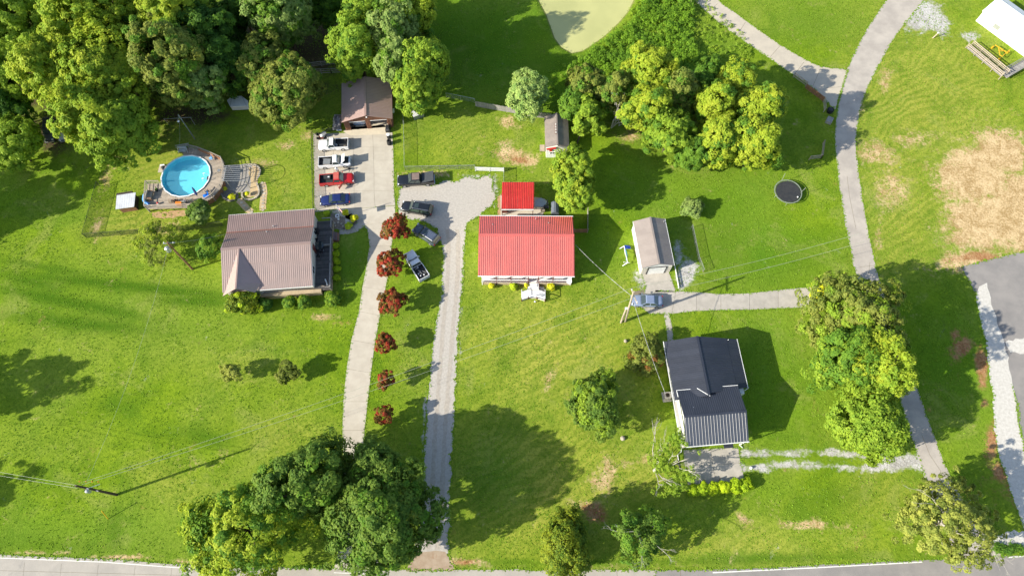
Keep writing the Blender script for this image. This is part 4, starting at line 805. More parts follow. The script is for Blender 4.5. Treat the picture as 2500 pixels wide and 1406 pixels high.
def tree(name, label, cat, px, py, r, h, leaf, seed, ry=None, rz=None, group=None, ls=.26, dens=1.0, shape='round', zc=None, crad=None, bark=None, limbs=7, dead=0, world=None, trunk=True, hang=.0, mix=None, lean=None):
    rng = np.random.default_rng(seed); rr = random.Random(seed)
    zc = zc if zc is not None else h * .54
    c = P(px, py, zc) if world is None else Vector((world[0], world[1], zc)); sc = mpp(py, zc) if world is None else 1
    rx = r * sc; ryy = (ry or r) * sc; rz = rz or max(h - zc, .3)
    rx *= 1.07; ryy *= 1.07
    bx, by = (c.x, c.y) if lean is None else tuple(P(*lean, 0))[:2]
    t = thing(name, label, cat, (bx, by, 0), 0, group); off = np.array([c.x - bx, c.y - by, zc])
    crad = crad or max(.26, min(.82, rx * .19)); area = 4 * PI * ((rx * ryy + rx * rz + ryy * rz) / 3) * .68
    k = max(8, int(area / (crad ** 2) * .92 * dens)); nleaf = max(10, int(2.5 * 4 * PI * crad ** 2 * .6 / (ls * ls * 1.1)))
    nleaf = int(min(nleaf * 1.3, 74)); ls = ls * .98
    p, d = crown_pts(rng, rx - crad * .6, ryy - crad * .6, max(rz - crad * .4, .1), k, shape, seed); p = p + off
    p[:, 2] = np.maximum(p[:, 2], crad * .5)
    rad = crad * np.where(rng.random(len(p)) < .3, rng.uniform(.35, .65, len(p)), rng.uniform(.7, 1.35, len(p)))
    V_ = leaves(rng, p, rad, d, nleaf, ls, hang); nq = len(V_) // 3; Q = np.arange(nq * 3).reshape(-1, 3)
    me = fastmesh('crown', V_, Q, LM[leaf])
    if mix:
        me.materials.append(LM[mix[0]]); cl = (rng.random(len(p)) < mix[1]).astype(np.int32); me.polygons.foreach_set('material_index', np.repeat(cl, nleaf))
    obj('crown', me, None, t)
    if trunk:
        mb = MB(); tr = max(.06, h * .018); mid = V(off[0] * .5, off[1] * .5, zc * .55)
        mb.tube([(0, 0, -.05), (off[0] * .2, off[1] * .2, zc * .25), mid, (off[0], off[1], zc + rz * .35)], [tr * 1.3, tr, tr * .8, tr * .3], 8)
        sel = rr.sample(range(len(p)), min(limbs, len(p)))
        for i in sel:
            q = Vector(p[i]); m0 = mid.lerp(V(off[0], off[1], zc), rr.uniform(0, .8)); mm_ = m0.lerp(q, .5) + V(rr.uniform(-.3, .3), rr.uniform(-.3, .3), rr.uniform(0, .5)) * min(1, rx / 3)
            mb.tube([m0, mm_, q], [tr * .45, tr * .28, tr * .1], 5, False)
        obj('trunk', mb, bark or M_bark, t, True)
    for i in range(dead):
        mb = MB(); a = rr.uniform(0, 2 * PI); o = Vector(off) + V(math.cos(a) * rx * .3, math.sin(a) * ryy * .3, rz * .4); e = o + V(math.cos(a) * rx * .75, math.sin(a) * ryy * .75, rr.uniform(.2, 1)); branch(mb, o, e, .045, 3, rr); obj('dead_branch', mb, M_barkp, t)
    return t
def branch(mb, a, b, r, depth, rr):
    a, b = Vector(a), Vector(b); L = (b - a).length; m_ = a.lerp(b, .5) + V(rr.uniform(-1, 1), rr.uniform(-1, 1), rr.uniform(-.4, .6)) * L * .1
    mb.tube([a, m_, b], [r, r * .7, r * .35], 4, False)
    if depth:
        for q in range(3):
            s = a.lerp(b, rr.uniform(.35, .95)); d = (b - a).normalized(); d = d + V(rr.uniform(-1, 1), rr.uniform(-1, 1), rr.uniform(-.4, .6)) * .8
            branch(mb, s, s + d.normalized() * L * rr.uniform(.3, .55), r * .5, depth - 1, rr)
GW = 'trees of the wood at the top left'
W = [ # px, py, r, h, leaf, label
 (50, 50, 100, 17, 'bright', 'bright green tree filling the top left corner of the wood'),
 (20, 165, 75, 14, 'bright', 'bright green tree half cut by the left edge, below the corner tree'),
 (15, 262, 52, 9, 'dark', 'low dark tree at the left edge above the two abandoned cars'),
 (30, 352, 64, 9, 'bright', 'bright round tree at the left edge, left of the abandoned cars'),
 (235, 50, 110, 19, 'yellow', 'tall yellow-green tree at the top edge, second from the left corner'),
 (145, 185, 66, 17, 'yellow', 'yellow-green tree leaning out on the left side of the great yellow crown'),
 (270, 170, 100, 19, 'yellow', 'largest yellow-green tree in the middle of the left wood'),
 (228, 292, 76, 16, 'yellow', 'yellow-green tree hanging over the silver abandoned car'),
 (300, 315, 76, 14, 'bright', 'green tree at the lawn edge, just left of the steel yard pole'),
 (350, 130, 55, 13, 'dark', 'dark tree in the gap between the two yellow-green crowns'),
 (425, 45, 90, 18, 'yellow', 'yellow-green tree at the top edge above the olive one'),
 (425, 160, 85, 17, 'olive', 'olive green tree above the orange soil patch'),
 (520, 85, 78, 15, 'dark', 'dark green tree right of the olive crown at the top'),
 (498, 212, 46, 12, 'pale', 'small pale grey-green tree above the white trailer'),
 (560, 160, 55, 12, 'dark', 'dark tree between the pale crowns above the white trailer'),
 (590, 25, 50, 12, 'dark', 'dark tree at the top edge left of the big pale crown'),
 (690, 45, 82, 15, 'pale', 'large pale grey-green tree at the top edge of the wood'),
 (655, 165, 62, 12, 'olive', 'dull olive tree below the large pale crown'),
 (710, 215, 82, 13, 'olive', 'broad olive tree at the lawn edge above the parked cars'),
 (655, 250, 48, 10, 'olive', 'low olive tree right of the white trailer'),
 (800, 15, 40, 11, 'dark', 'dark tree at the top edge beside the brown clearing')]
for i, (x, y, r, h, lf, lb) in enumerate(W):
    tree('woodland_tree', lb, 'tree', x, y, r, h, lf, 100 + i, group=GW, ls=.3, mix=(('bright', .3) if lf in ('yellow', 'bright') else ('green', .3)))
GB = 'trees behind the brown garage'
for i, (x, y, r, h, lf, lb) in enumerate([
 (868, 108, 62, 15, 'bright', 'yellowish green tree at the left of the clump behind the brown garage'),
 (905, 25, 62, 14, 'bright', 'bright tree at the top edge above the garage clump'),
 (965, 95, 58, 16, 'pale', 'pale grey-green tree in the middle of the garage clump'),
 (1018, 62, 50, 15, 'yellow', 'yellow-green tree at the top right of the garage clump'),
 (975, 150, 50, 13, 'pale', 'pale tree right above the brown garage roof'),
 (1042, 165, 60, 14, 'bright', 'spiky bright green tree on the right side of the garage clump'),
 (1018, 222, 48, 11, 'bright', 'bright green tree overhanging the right slope of the brown garage'),
 (862, 150, 36, 11, 'bright', 'bright green tree just above the ridge of the brown garage'),
 (990, 5, 50, 12, 'green', 'green tree cut by the top edge above the garage clump')]):
    tree('garden_tree', lb, 'tree', x, y, r, h * 1.08, lf, 200 + i, group=GB, ls=.27, mix=('green', .2))
GC = 'trees below the pond'
for i, (x, y, r, h, lf, lb) in enumerate([
 (1590, 175, 68, 12, 'yellow', 'yellow-green tree at the top of the grove below the pond brush'),
 (1580, 265, 60, 12, 'yellow', 'yellow-green tree right of the bare dead branches'),
 (1660, 235, 58, 11, 'olive', 'grey olive tree in the middle of the grove below the pond'),
 (1635, 325, 62, 10, 'bright', 'bright green tree on the lower left edge of the grove'),
 (1690, 378, 34, 7, 'green', 'small green tree at the lowest tip of the grove'),
 (1720, 200, 42, 10, 'green', 'green tree between the pond brush and the yellow grove'),
 (1745, 260, 55, 12, 'yellow', 'yellow-green tree left of the biggest crown of the grove'),
 (1850, 265, 66, 13, 'yellow', 'yellow-green tree at the far right of the grove'),
 (1790, 215, 48, 11, 'yellow', 'yellow-green tree at the top right of the grove'),
 (1760, 345, 55, 11, 'yellow', 'yellow-green tree at the bottom middle of the grove'),
 (1845, 350, 62, 12, 'yellow', 'yellow-green tree at the lower right corner of the grove'),
 (1500, 222, 45, 9, 'olive', 'grey olive tree above the bare dead branches'),
 (1432, 210, 46, 9, 'olive', 'olive tree between the silver-green tree and the dead branches'),
 (1400, 255, 40, 7, 'green', 'green tree just behind the white playhouse shed')]):
    tree('grove_tree', lb, 'tree', x, y, r, h, lf, 300 + i, group=GC, ls=.27, mix=('green', .2))
tree('maple_tree', 'silver-green tree standing over the grey picket fence', 'tree', 1287, 228, 46, 9, 'maple', 401, ry=64, ls=.24)
tree('catalpa_tree', 'bright tree with large leaves right of the white playhouse shed', 'tree', 1435, 285, 42, 7, 'bright', 402, ls=.36, dens=.75, lean=(1408, 352))
tree('pear_tree', 'tall oval bright green tree right of the red patio roof', 'tree', 1402, 437, 49, 9, 'bright', 403, ry=90, ls=.25, dens=1.1, mix=('yellow', .4))
tree('rose_of_sharon', 'small pale-leaved round bush alone on the lawn below the grove', 'shrub', 1691, 509, 26, 2.6, 'pale', 404, zc=1.3, ls=.16)
GN = 'trees over the eastern lane'
for i, (x, y, r, ry, h, lf, lb) in enumerate([
 (2092, 765, 102, 92, 13, 'olive', 'large olive-pale tree over the lane, topmost of its row'),
 (2065, 870, 84, 80, 12, 'green', 'green tree left of the lane in the middle of the row'),
 (2135, 900, 80, 85, 13, 'yellow', 'yellow-green tree over the lane below the olive one'),
 (2125, 1030, 92, 85, 12, 'bright', 'bright yellow-green tree, lowest of the row over the lane')]):
    tree('lane_tree', lb, 'tree', x, y, r, h, lf, 500 + i, ry=ry, group=GN, ls=.25, dens=1.1, mix=('bright', .25))
tree('golden_shrub', 'bright golden shrub peeking out left of the olive lane tree', 'shrub', 2008, 725, 26, 3.2, 'gold', 510, ry=34, zc=1.7, ls=.2)
tree('golden_shrub', 'bright golden shrub tip above the olive lane tree, nearest the log rail', 'shrub', 2048, 694, 16, 2.6, 'gold', 511, zc=1.6, ls=.2)
tree('young_oak', 'round green tree with a dry brown underside, left of the black-roofed house', 'tree', 1452, 985, 60, 7.5, 'oak', 520, ry=82, ls=.22, mix=('bright', .35), rz=3.6)
tree('crape_myrtle', 'brownish crape myrtle with pink tips at the corner of the black-roofed house', 'shrub', 1575, 865, 46, 4.5, 'olive', 521, ry=56, zc=2.3, ls=.19, dens=.8, mix=('redg', .08))
tree('young_tree', 'sparse dark tree with bare pale twigs at the bottom, right of the cedar', 'tree', 1565, 1300, 72, 8, 'oak', 522, ry=74, ls=.22, dens=.5, dead=3, mix=('green', .5), bark=M_barkp, limbs=12)
tree('cedar_tree', 'dense oval yellow-green cedar beside the road at the bottom', 'tree', 1379, 1322, 58, 8.5, 'cedar', 523, ry=74, ls=.17, dens=1.7, shape='cone', crad=.6, zc=4.3, rz=4.1)
tree('locust_tree', 'large airy yellow tree with bare limbs at the bottom right corner', 'tree', 2312, 1278, 108, 11, 'dull', 524, ry=100, ls=.2, dens=.5, dead=2, mix=('olive', .45), bark=M_barkp, limbs=26, crad=.6)
tree('oak_tree', 'dark green oak arching over the concrete driveway, left half of the pair', 'tree', 765, 1172, 112, 13, 'oak', 530, ry=100, ls=.27, group='oaks at the driveway mouth', mix=('green', .3))
tree('oak_tree', 'dark green oak over the driveway mouth, right half of the pair', 'tree', 930, 1262, 132, 13.5, 'oak', 531, ry=125, ls=.27, group='oaks at the driveway mouth', mix=('green', .25))
tree('oak_tree', 'smaller dark oak crown above the right one, where the driveway vanishes', 'tree', 915, 1135, 62, 11, 'oak', 532, ry=58, ls=.26, group='oaks at the driveway mouth', dens=.85)
tree('elm_tree', 'big yellow-green tree left of the driveway oaks at the bottom edge', 'tree', 598, 1292, 138, 12.5, 'yellow', 533, ry=128, ls=.24, mix=('green', .45), dens=.95)
for i, (x, y, r, h, lb) in enumerate([
 (967, 556, 36, 4.6, 'largest crimson crape myrtle, by the black sport utility vehicle, topmost of the row'),
 (953, 643, 36, 4.4, 'crimson crape myrtle beside the white pickup on the grass, second from the top'),
 (956, 737, 34, 4.2, 'crimson crape myrtle third in the row down the driveway'),
 (944, 838, 29, 4.0, 'crimson crape myrtle fourth in the row down the driveway'),
 (940, 931, 26, 3.8, 'crimson crape myrtle under the power lines, fifth in the row'),
 (938, 1016, 30, 3.8, 'lowest crimson crape myrtle, nearest the driveway oaks')]):
    tree('crimson_crape_myrtle', lb, 'tree', x, y, r * (.98 - i * .03), h, 'red', 540 + i, group='crimson crape myrtles along the driveway', ls=.14, dens=(.5, .46, .5, .42, .36, .36)[i], crad=.26, zc=h * .62, mix=('redg', .42 + .06 * i))
tree('mimosa_tree', 'airy olive tree beside the leaning brown utility pole', 'tree', 382, 585, 48, 6, 'olive', 560, ry=62, ls=.15, dens=.55, limbs=16, mix=('yellow', .4))
tree('garden_shrub', 'leafy green shrub tree at the left wall of the brown-roofed house', 'shrub', 512, 602, 31, 3.6, 'green', 561, zc=2, ls=.24, mix=('bright', .3))
tree('garden_shrub', 'large-leaved green shrub at the bottom corner of the pool deck', 'shrub', 487, 516, 27, 3.6, 'oak', 562, zc=2.2, ls=.26, mix=('pale', .3))
tree('holly_bush', 'big olive bush covering the corner below the front gable', 'shrub', 593, 735, 42, 3.4, 'cedar', 563, ry=30, zc=1.8, ls=.16, mix=('goldg', .3))
GS = 'clipped round bushes in front of the brown-roofed house'
for i, (x, y, r, lb) in enumerate([(650, 741, 18, 'dark round bush right of the big olive corner bush'), (706, 738, 16, 'clipped round bush in front of the porch, left of two'), (743, 736, 18, 'clipped round bush in front of the porch, right of two'), (812, 728, 19, 'clipped round bush below the front corner of the side deck')]):
    tree('round_bush', lb, 'shrub', x, y, r, 1.8, 'dark' if i == 0 else 'hedge' if i < 0 else 'green', 570 + i, group=GS, zc=.95, ls=.11, dens=1.5, crad=.3, trunk=False, mix=('bright', .5 if i else .05))
for i, (x, y) in enumerate([(818, 600), (820, 620), (821, 637), (822, 657), (822, 678)]):
    tree('deck_shrub', 'small round green shrub in the bed along the side deck, number %s from the walk' % ['one', 'two', 'three', 'four', 'five'][i], 'shrub', x, y, 8.5, .9, 'hedge', 580 + i, group='small shrubs along the side deck', zc=.5, ls=.09, crad=.16, trunk=False)
for i, (x, y, r, lf, lb) in enumerate([(843, 519, 7, 'gold', 'small golden shrub nearest the flag pole'), (864, 533, 9, 'gold', 'golden shrub at the tip of the stone bed by the driveway'), (850, 552, 9, 'goldg', 'yellow-green shrub at the lower edge of the stone bed'), (797, 521, 7, 'goldg', 'small yellow-green shrub at the rear corner of the side deck')]):
    tree('golden_shrub', lb, 'shrub', x, y, r, 1.0, lf, 590 + i, group='golden shrubs of the stone bed', zc=.55, ls=.10, crad=.18, trunk=False)
for i, (x, y, r, lf, lb) in enumerate([(1199, 698, 7, 'gold', 'leftmost golden shrub below the red house porch'), (1254, 698, 9, 'goldg', 'golden-green shrub left of the red house front stairs'), (1286, 696, 6, 'gold', 'small golden shrub touching the red house front stairs'), (1346, 699, 9, 'gold', 'golden shrub right of the red house front stairs')]):
    tree('porch_shrub', lb, 'shrub', x, y, r, 1.0, lf, 600 + i, group='golden shrubs below the red house porch', zc=.5, ls=.10, crad=.18, trunk=False)
for i, (x, y, r, lb) in enumerate([(566, 480, 8, 'larger golden shrub in the dark stone ring by the patio'), (603, 473, 5, 'small golden shrub in the right stone ring by the patio'), (549, 461, 4, 'tiny golden shrub right beside the pool deck')]):
    tree('golden_shrub', lb, 'shrub', x, y, r, .8, 'gold', 610 + i, group='golden shrubs by the pool patio', zc=.45, ls=.10, crad=.16, trunk=False)
for i, (x, y, lb) in enumerate([(566, 910, 'pale sapling on the left lawn, left one of the pair'), (700, 910, 'olive sapling on the left lawn, right one of the pair')]):
    tree('sapling', lb, 'tree', x, y, 25 + i * 2, 3.4, 'dull' if i == 0 else 'olive', 620 + i, group='two saplings on the left lawn', zc=2.0, ls=.12, dens=.45 + i * .25, crad=.3)
for i, (x, y, r) in enumerate([(1692, 1196, 15), (1716, 1194, 16), (1742, 1191, 16), (1768, 1189, 16), (1794, 1186, 16), (1820, 1183, 17)]):
    tree('hedge_bush', 'yellow-green hedge bush below the patio, %s from the left' % ['first', 'second', 'third', 'fourth', 'fifth', 'sixth'][i], 'shrub', x, y, r, 1.5, 'hedge', 630 + i, group='hedge below the black house patio', zc=.8, ls=.13, crad=.3, trunk=False, dens=1.2)
# off to the left, only their shade falls into the picture
KS = 1 / math.tan(R(SUN_EL)); SDR = V(math.cos(R(SUN_AZ)), math.sin(R(SUN_AZ)), 0)
q = P(205, 905) - SDR * KS * 13; tree('lawn_tree', 'tree whose shade falls across the left lawn', 'tree', 0, 900, 4.8, 13, 'green', 640, world=(q.x, q.y), ls=.34, ry=4.8, dens=.42, zc=8.3, rz=4.8, crad=1.0)
for i, (a, b, h) in enumerate([(215, 452, 15), (120, 498, 14), (70, 425, 13), (20, 520, 13), (60, 890, 12)]):
    q = P(a, b) - SDR * KS * h; tree('lawn_tree', 'tree off the left edge whose shade reaches the lawn, number %s from the wood' % ['one', 'two', 'three', 'four', 'five'][i], 'tree', 0, 0, 5.2, h, 'green', 650 + i, world=(q.x, q.y), ls=.4, ry=5, dens=.42, zc=h - 5, rz=5, crad=1.0, group='lawn trees off the left edge')
# birch with split pale limbs by the patio
bt = thing('birch_tree', 'low birch with pale crooked limbs and thin foliage left of the patio', 'tree', tuple(P(1598, 1148, 0)))
rr = random.Random(8); mb = MB(); e = []
for a in ((1606, 1100), (1630, 1075), (1652, 1130), (1690, 1150), (1640, 1185), (1610, 1190), (1600, 1050), (1680, 1130)):
    z = rr.uniform(2.2, 4.5); q = loc2(bt, P(*a, z)); e.append(q); branch(mb, V(0, 0, .3), q, .09, 2, rr)
mb.tube([(0, 0, 0), (.1, 0, .5)], [.3, .2], 8); obj('trunk', mb, M_barkp, bt, True)
cs = []
for a, z, k in (((1610, 1128), 3, 16), ((1625, 1142), 3.2, 16), ((1683, 1158), 3, 14), ((1640, 1188), 2.2, 14), ((1612, 1092), 3.4, 5), ((1655, 1178), 2.4, 10), ((1622, 1200), 2, 8), ((1655, 1060), 4, 5), ((1645, 1085), 3.4, 6), ((1665, 1080), 3.6, 6)):
    q = loc2(bt, P(*a, z)); cs += [np.array(q) + np.array([rr.gauss(0, .75), rr.gauss(0, .6), rr.gauss(0, .35)]) for _ in range(int(k * 1.9))]
cs = np.array(cs); rg_ = np.random.default_rng(3); V_ = leaves(rg_, cs, np.full(len(cs), .38), np.tile([0, 0, 1.], (len(cs), 1)), 26, .15)
obj('crown', fastmesh('crown', V_, np.arange(len(V_)).reshape(-1, 3), LM['bright']), None, bt)
# dead snag above the grove shade, and dead branch beneath the catalpa
ds = thing('dead_tree', 'bare silvery dead tree at the lower edge of the grove', 'tree', tuple(P(1492, 313, 0)))
mb = MB(); rr = random.Random(4)
for a, z in (((1530, 262), 5), ((1505, 235), 6), ((1538, 298), 4), ((1515, 275), 5)): branch(mb, V(0, 0, 0), loc2(ds, P(*a, z)), .12, 3, rr)
obj('trunk', mb, M_barkp, ds)
# tree shade sources left of the frame
t2 = tree('lawn_tree', 'tree whose shade crosses the left edge above the road', 'tree', 0, 1290, 5.0, 12, 'green', 641, world=tuple((P(42, 1168) - SDR * KS * 12)[:2]), ls=.34, ry=5.0, dens=.45, zc=7.6, rz=4.5, crad=1.0)
# ------------------------------------------------------------------ brush below the pond: a mass of low leafy growth
def scatter_poly(pts, n, seed):
    poly = [(p.x, p.y) for p in PX(pts)]; X = np.array(poly); r = np.random.default_rng(seed); o = np.zeros((0, 2))
    while len(o) < n:
        q = r.uniform(X.min(0), X.max(0), (n * 3, 2)); o = np.concatenate([o, q[inpoly(q[:, 0], q[:, 1], poly)]])
    return o[:n]
r = np.random.default_rng(77)
def brush(name, pts, n, hmin, hmax, rad, leaf, seed, ls=.2, nl=34):
    q = scatter_poly(pts, n, seed); h = r.uniform(hmin, hmax, n) * (1 + .5 * np.sin(q[:, 0] * .7) * np.sin(q[:, 1] * .6)); cen = np.column_stack([q, h * .55]); d = np.tile([0, 0, 1.], (n, 1))
    V_ = leaves(np.random.default_rng(seed), cen, rad * r.uniform(.6, 1.3, n), d, nl, ls); me = fastmesh(name, V_, np.arange(len(V_)).reshape(-1, 3), LM[leaf]); return obj(name, me, None, None, stuff=True)
brush('brush', [(1470, 110), (1540, 60), (1580, 0), (1600, -30), (1680, -30), (1690, 40), (1690, 120), (1740, 160), (1790, 220), (1760, 260), (1700, 200), (1600, 160), (1540, 190), (1490, 180), (1430, 180), (1380, 200), (1390, 165)], 1100, .5, 2.0, .62, 'brush', 12)
brush('weeds', [(1400, 150), (1520, 60), (1560, 0), (1580, -20), (1720, 0), (1840, 110), (1860, 160), (1800, 170), (1700, 120), (1500, 200), (1360, 210), (1330, 230), (1340, 190)], 500, .2, .7, .4, 'bright', 13, .16, 20)
brush('weeds', [(2400, 1325), (2500, 1330), (2500, 1350), (2430, 1350)], 60, .2, .6, .4, 'green', 15, .15, 20)
brush('weeds', [(620, 1050 + 330), (790, 1380), (790, 1388), (620, 1386)], 30, .1, .3, .3, 'green', 16, .13, 20)
# ------------------------------------------------------------------ grass tufts over every unpaved, unbuilt spot in view
nt_ = 95000; q = np.random.default_rng(9).uniform([-102, -2], [102, 106], (nt_ * 2, 2)); zz = q[:, 1] * sT + H * cT; uu = CX + F * q[:, 0] / zz; vv = CY - F * (q[:, 1] * cT - H * sT) / zz
ok = (uu > -20) & (uu < 2520) & (vv > -20) & (vv < 1420)
for poly in PAVED: ok &= ~inpoly(q[:, 0], q[:, 1], poly)
for a in (POND, [(p.x, p.y) for p in PX([(1165, 515), (1405, 515), (1402, 700), (1165, 700)])], [(p.x, p.y) for p in PX([(545, 520), (830, 505), (825, 715), (545, 725)])], [(p.x, p.y) for p in PX([(350, 365), (560, 365), (660, 400), (650, 490), (540, 520), (350, 520)])],
          [(p.x, p.y) for p in PX([(1615, 830), (1800, 820), (1830, 1090), (1668, 1100)])], [(p.x, p.y) for p in PX([(2280, 340), (2520, 330), (2520, 640), (2330, 640)])], [(p.x, p.y) for p in PX([(2350, 640), (2520, 590), (2520, 1400), (2430, 1200)])], [(p.x, p.y) for p in PX([(832, 190), (960, 190), (965, 330), (832, 330)])],
          [(p.x, p.y) for p in PX([(1545, 535), (1625, 530), (1648, 660), (1565, 662)])], [(p.x, p.y) for p in PX([(1328, 285), (1388, 285), (1388, 388), (1328, 388)])], [(p.x, p.y) for p in PX([(778, 505), (900, 505), (895, 575), (825, 700), (800, 700)])], [(p.x, p.y) for p in PX([(1800, 1098), (2250, 1105), (2250, 1160), (1800, 1150)])]):
    ok &= ~inpoly(q[:, 0], q[:, 1], a)
q = q[ok]
w1 = np.sin(q[:, 0] * .31 + 1) * np.sin(q[:, 1] * .27) + np.sin(q[:, 0] * .9 + q[:, 1] * .5)
keep = np.random.default_rng(10).random(len(q)) < np.clip(.62 + .3 * w1, .15, 1); q = q[keep]
n = len(q); r = np.random.default_rng(11); k = 3; c = np.repeat(np.column_stack([q, np.zeros(n)]), k, 0); a = r.uniform(0, 2 * PI, n * k); s = np.repeat(r.uniform(.04, .11, n), k)
d = np.column_stack([np.cos(a), np.sin(a), np.zeros(n * k)]); e = np.column_stack([-np.sin(a), np.cos(a), np.zeros(n * k)])
v0 = c + e * s[:, None] * .8; v1 = c - e * s[:, None] * .8; v2 = c + d * s[:, None] * 1.3 + np.array([0, 0, 1.]) * (s * r.uniform(.7, 1.5, n * k))[:, None]
V_ = np.stack([v0, v1, v2], 1).reshape(-1, 3)
obj('grass', fastmesh('grass', V_, np.arange(len(V_)).reshape(-1, 3), leafmat('grass_blade', (.125, .195, .014), (.085, .15, .010), .35)), None, None, stuff=True)

# grass creeping over the edges of every paved surface
E_ = []
re_ = np.random.default_rng(21)
for poly in PAVED:
    for (ax, ay), (bx, by) in zip(poly, poly[1:] + poly[:1]):
        L = math.hypot(bx - ax, by - ay)
        if L > 40 or L < .01: continue
        k = max(1, int(L * 9)); tt = re_.random(k); nx_, ny_ = -(by - ay) / L, (bx - ax) / L; off = re_.normal(0, .13, k) * (1 + (re_.random(k) < .12) * 1.6)
        E_.append(np.column_stack([ax + (bx - ax) * tt + nx_ * off, ay + (by - ay) * tt + ny_ * off]))
q = np.concatenate(E_)
inn = np.zeros(len(q), int)
for poly in PAVED:
    if len(poly) < 400: inn += inpoly(q[:, 0], q[:, 1], poly)
cov = np.zeros(len(q), bool)
for poly in COVER: cov |= inpoly(q[:, 0], q[:, 1], poly)
for poly in PAVED: cov |= polydist(q[:, 0], q[:, 1], poly) > .22
q = q[~cov]; q = q[(np.abs(q[:, 0]) < 110) & (q[:, 1] > -3) & (q[:, 1] < 108)]; n = len(q); k = 3; r = re_
c = np.repeat(np.column_stack([q, np.zeros(n)]), k, 0); a = r.uniform(0, 2 * PI, n * k); s = np.repeat(r.uniform(.06, .15, n), k)
d = np.column_stack([np.cos(a), np.sin(a), np.zeros(n * k)]); e = np.column_stack([-np.sin(a), np.cos(a), np.zeros(n * k)])
V_ = np.stack([c + e * s[:, None] * .8, c - e * s[:, None] * .8, c + d * s[:, None] * 1.4 + np.array([0, 0, 1.]) * (s * r.uniform(.5, 1.1, n * k))[:, None]], 1).reshape(-1, 3)
obj('edge_grass', fastmesh('edge_grass', V_, np.arange(len(V_)).reshape(-1, 3), MATS['grass_blade']), None, None, stuff=True)
# ------------------------------------------------------------------ vehicles
def carpaint(name, col, rough=.3, col2=None): return mat(name, col, col2 or tuple(c * .93 for c in col), .8, rough, .5, coat=.6, pervar=0)
M_tyre = mat('tyre_rubber', (.025, .025, .026), (.035, .034, .033), 5, .85, .2)
M_rim = mat('wheel_rim', (.48, .48, .48), (.38, .38, .38), 5, .35, .5, metal=.5)
M_head = mat('headlamp', (.78, .80, .80), (.68, .70, .70), 5, .15, .6); M_tail = mat('tail_lamp', (.45, .02, .02), (.35, .02, .02), 5, .25, .6)
M_wind = mat('car_glass', (.035, .05, .05), (.05, .07, .065), 1, .08, .9)
M_chrome = mat('chrome', (.62, .63, .64), (.5, .5, .5), 4, .2, .5, metal=.8); M_bedl = mat('bed_liner', (.03, .032, .035), (.045, .045, .045), 2, .7, .3)
def ring(x, hw, zb, zt): return [(x, s * hw * a, z) for s, a, z in ((1, 0, zb), (1, .86, zb), (1, 1, zb + .14), (1, 1.0, zt - .2), (1, .95, zt - .06), (1, .78, zt), (1, .35, zt + .025), (-1, .35, zt + .025), (-1, .78, zt), (-1, .95, zt - .06), (-1, 1.0, zt - .2), (-1, 1, zb + .14), (-1, .86, zb))]
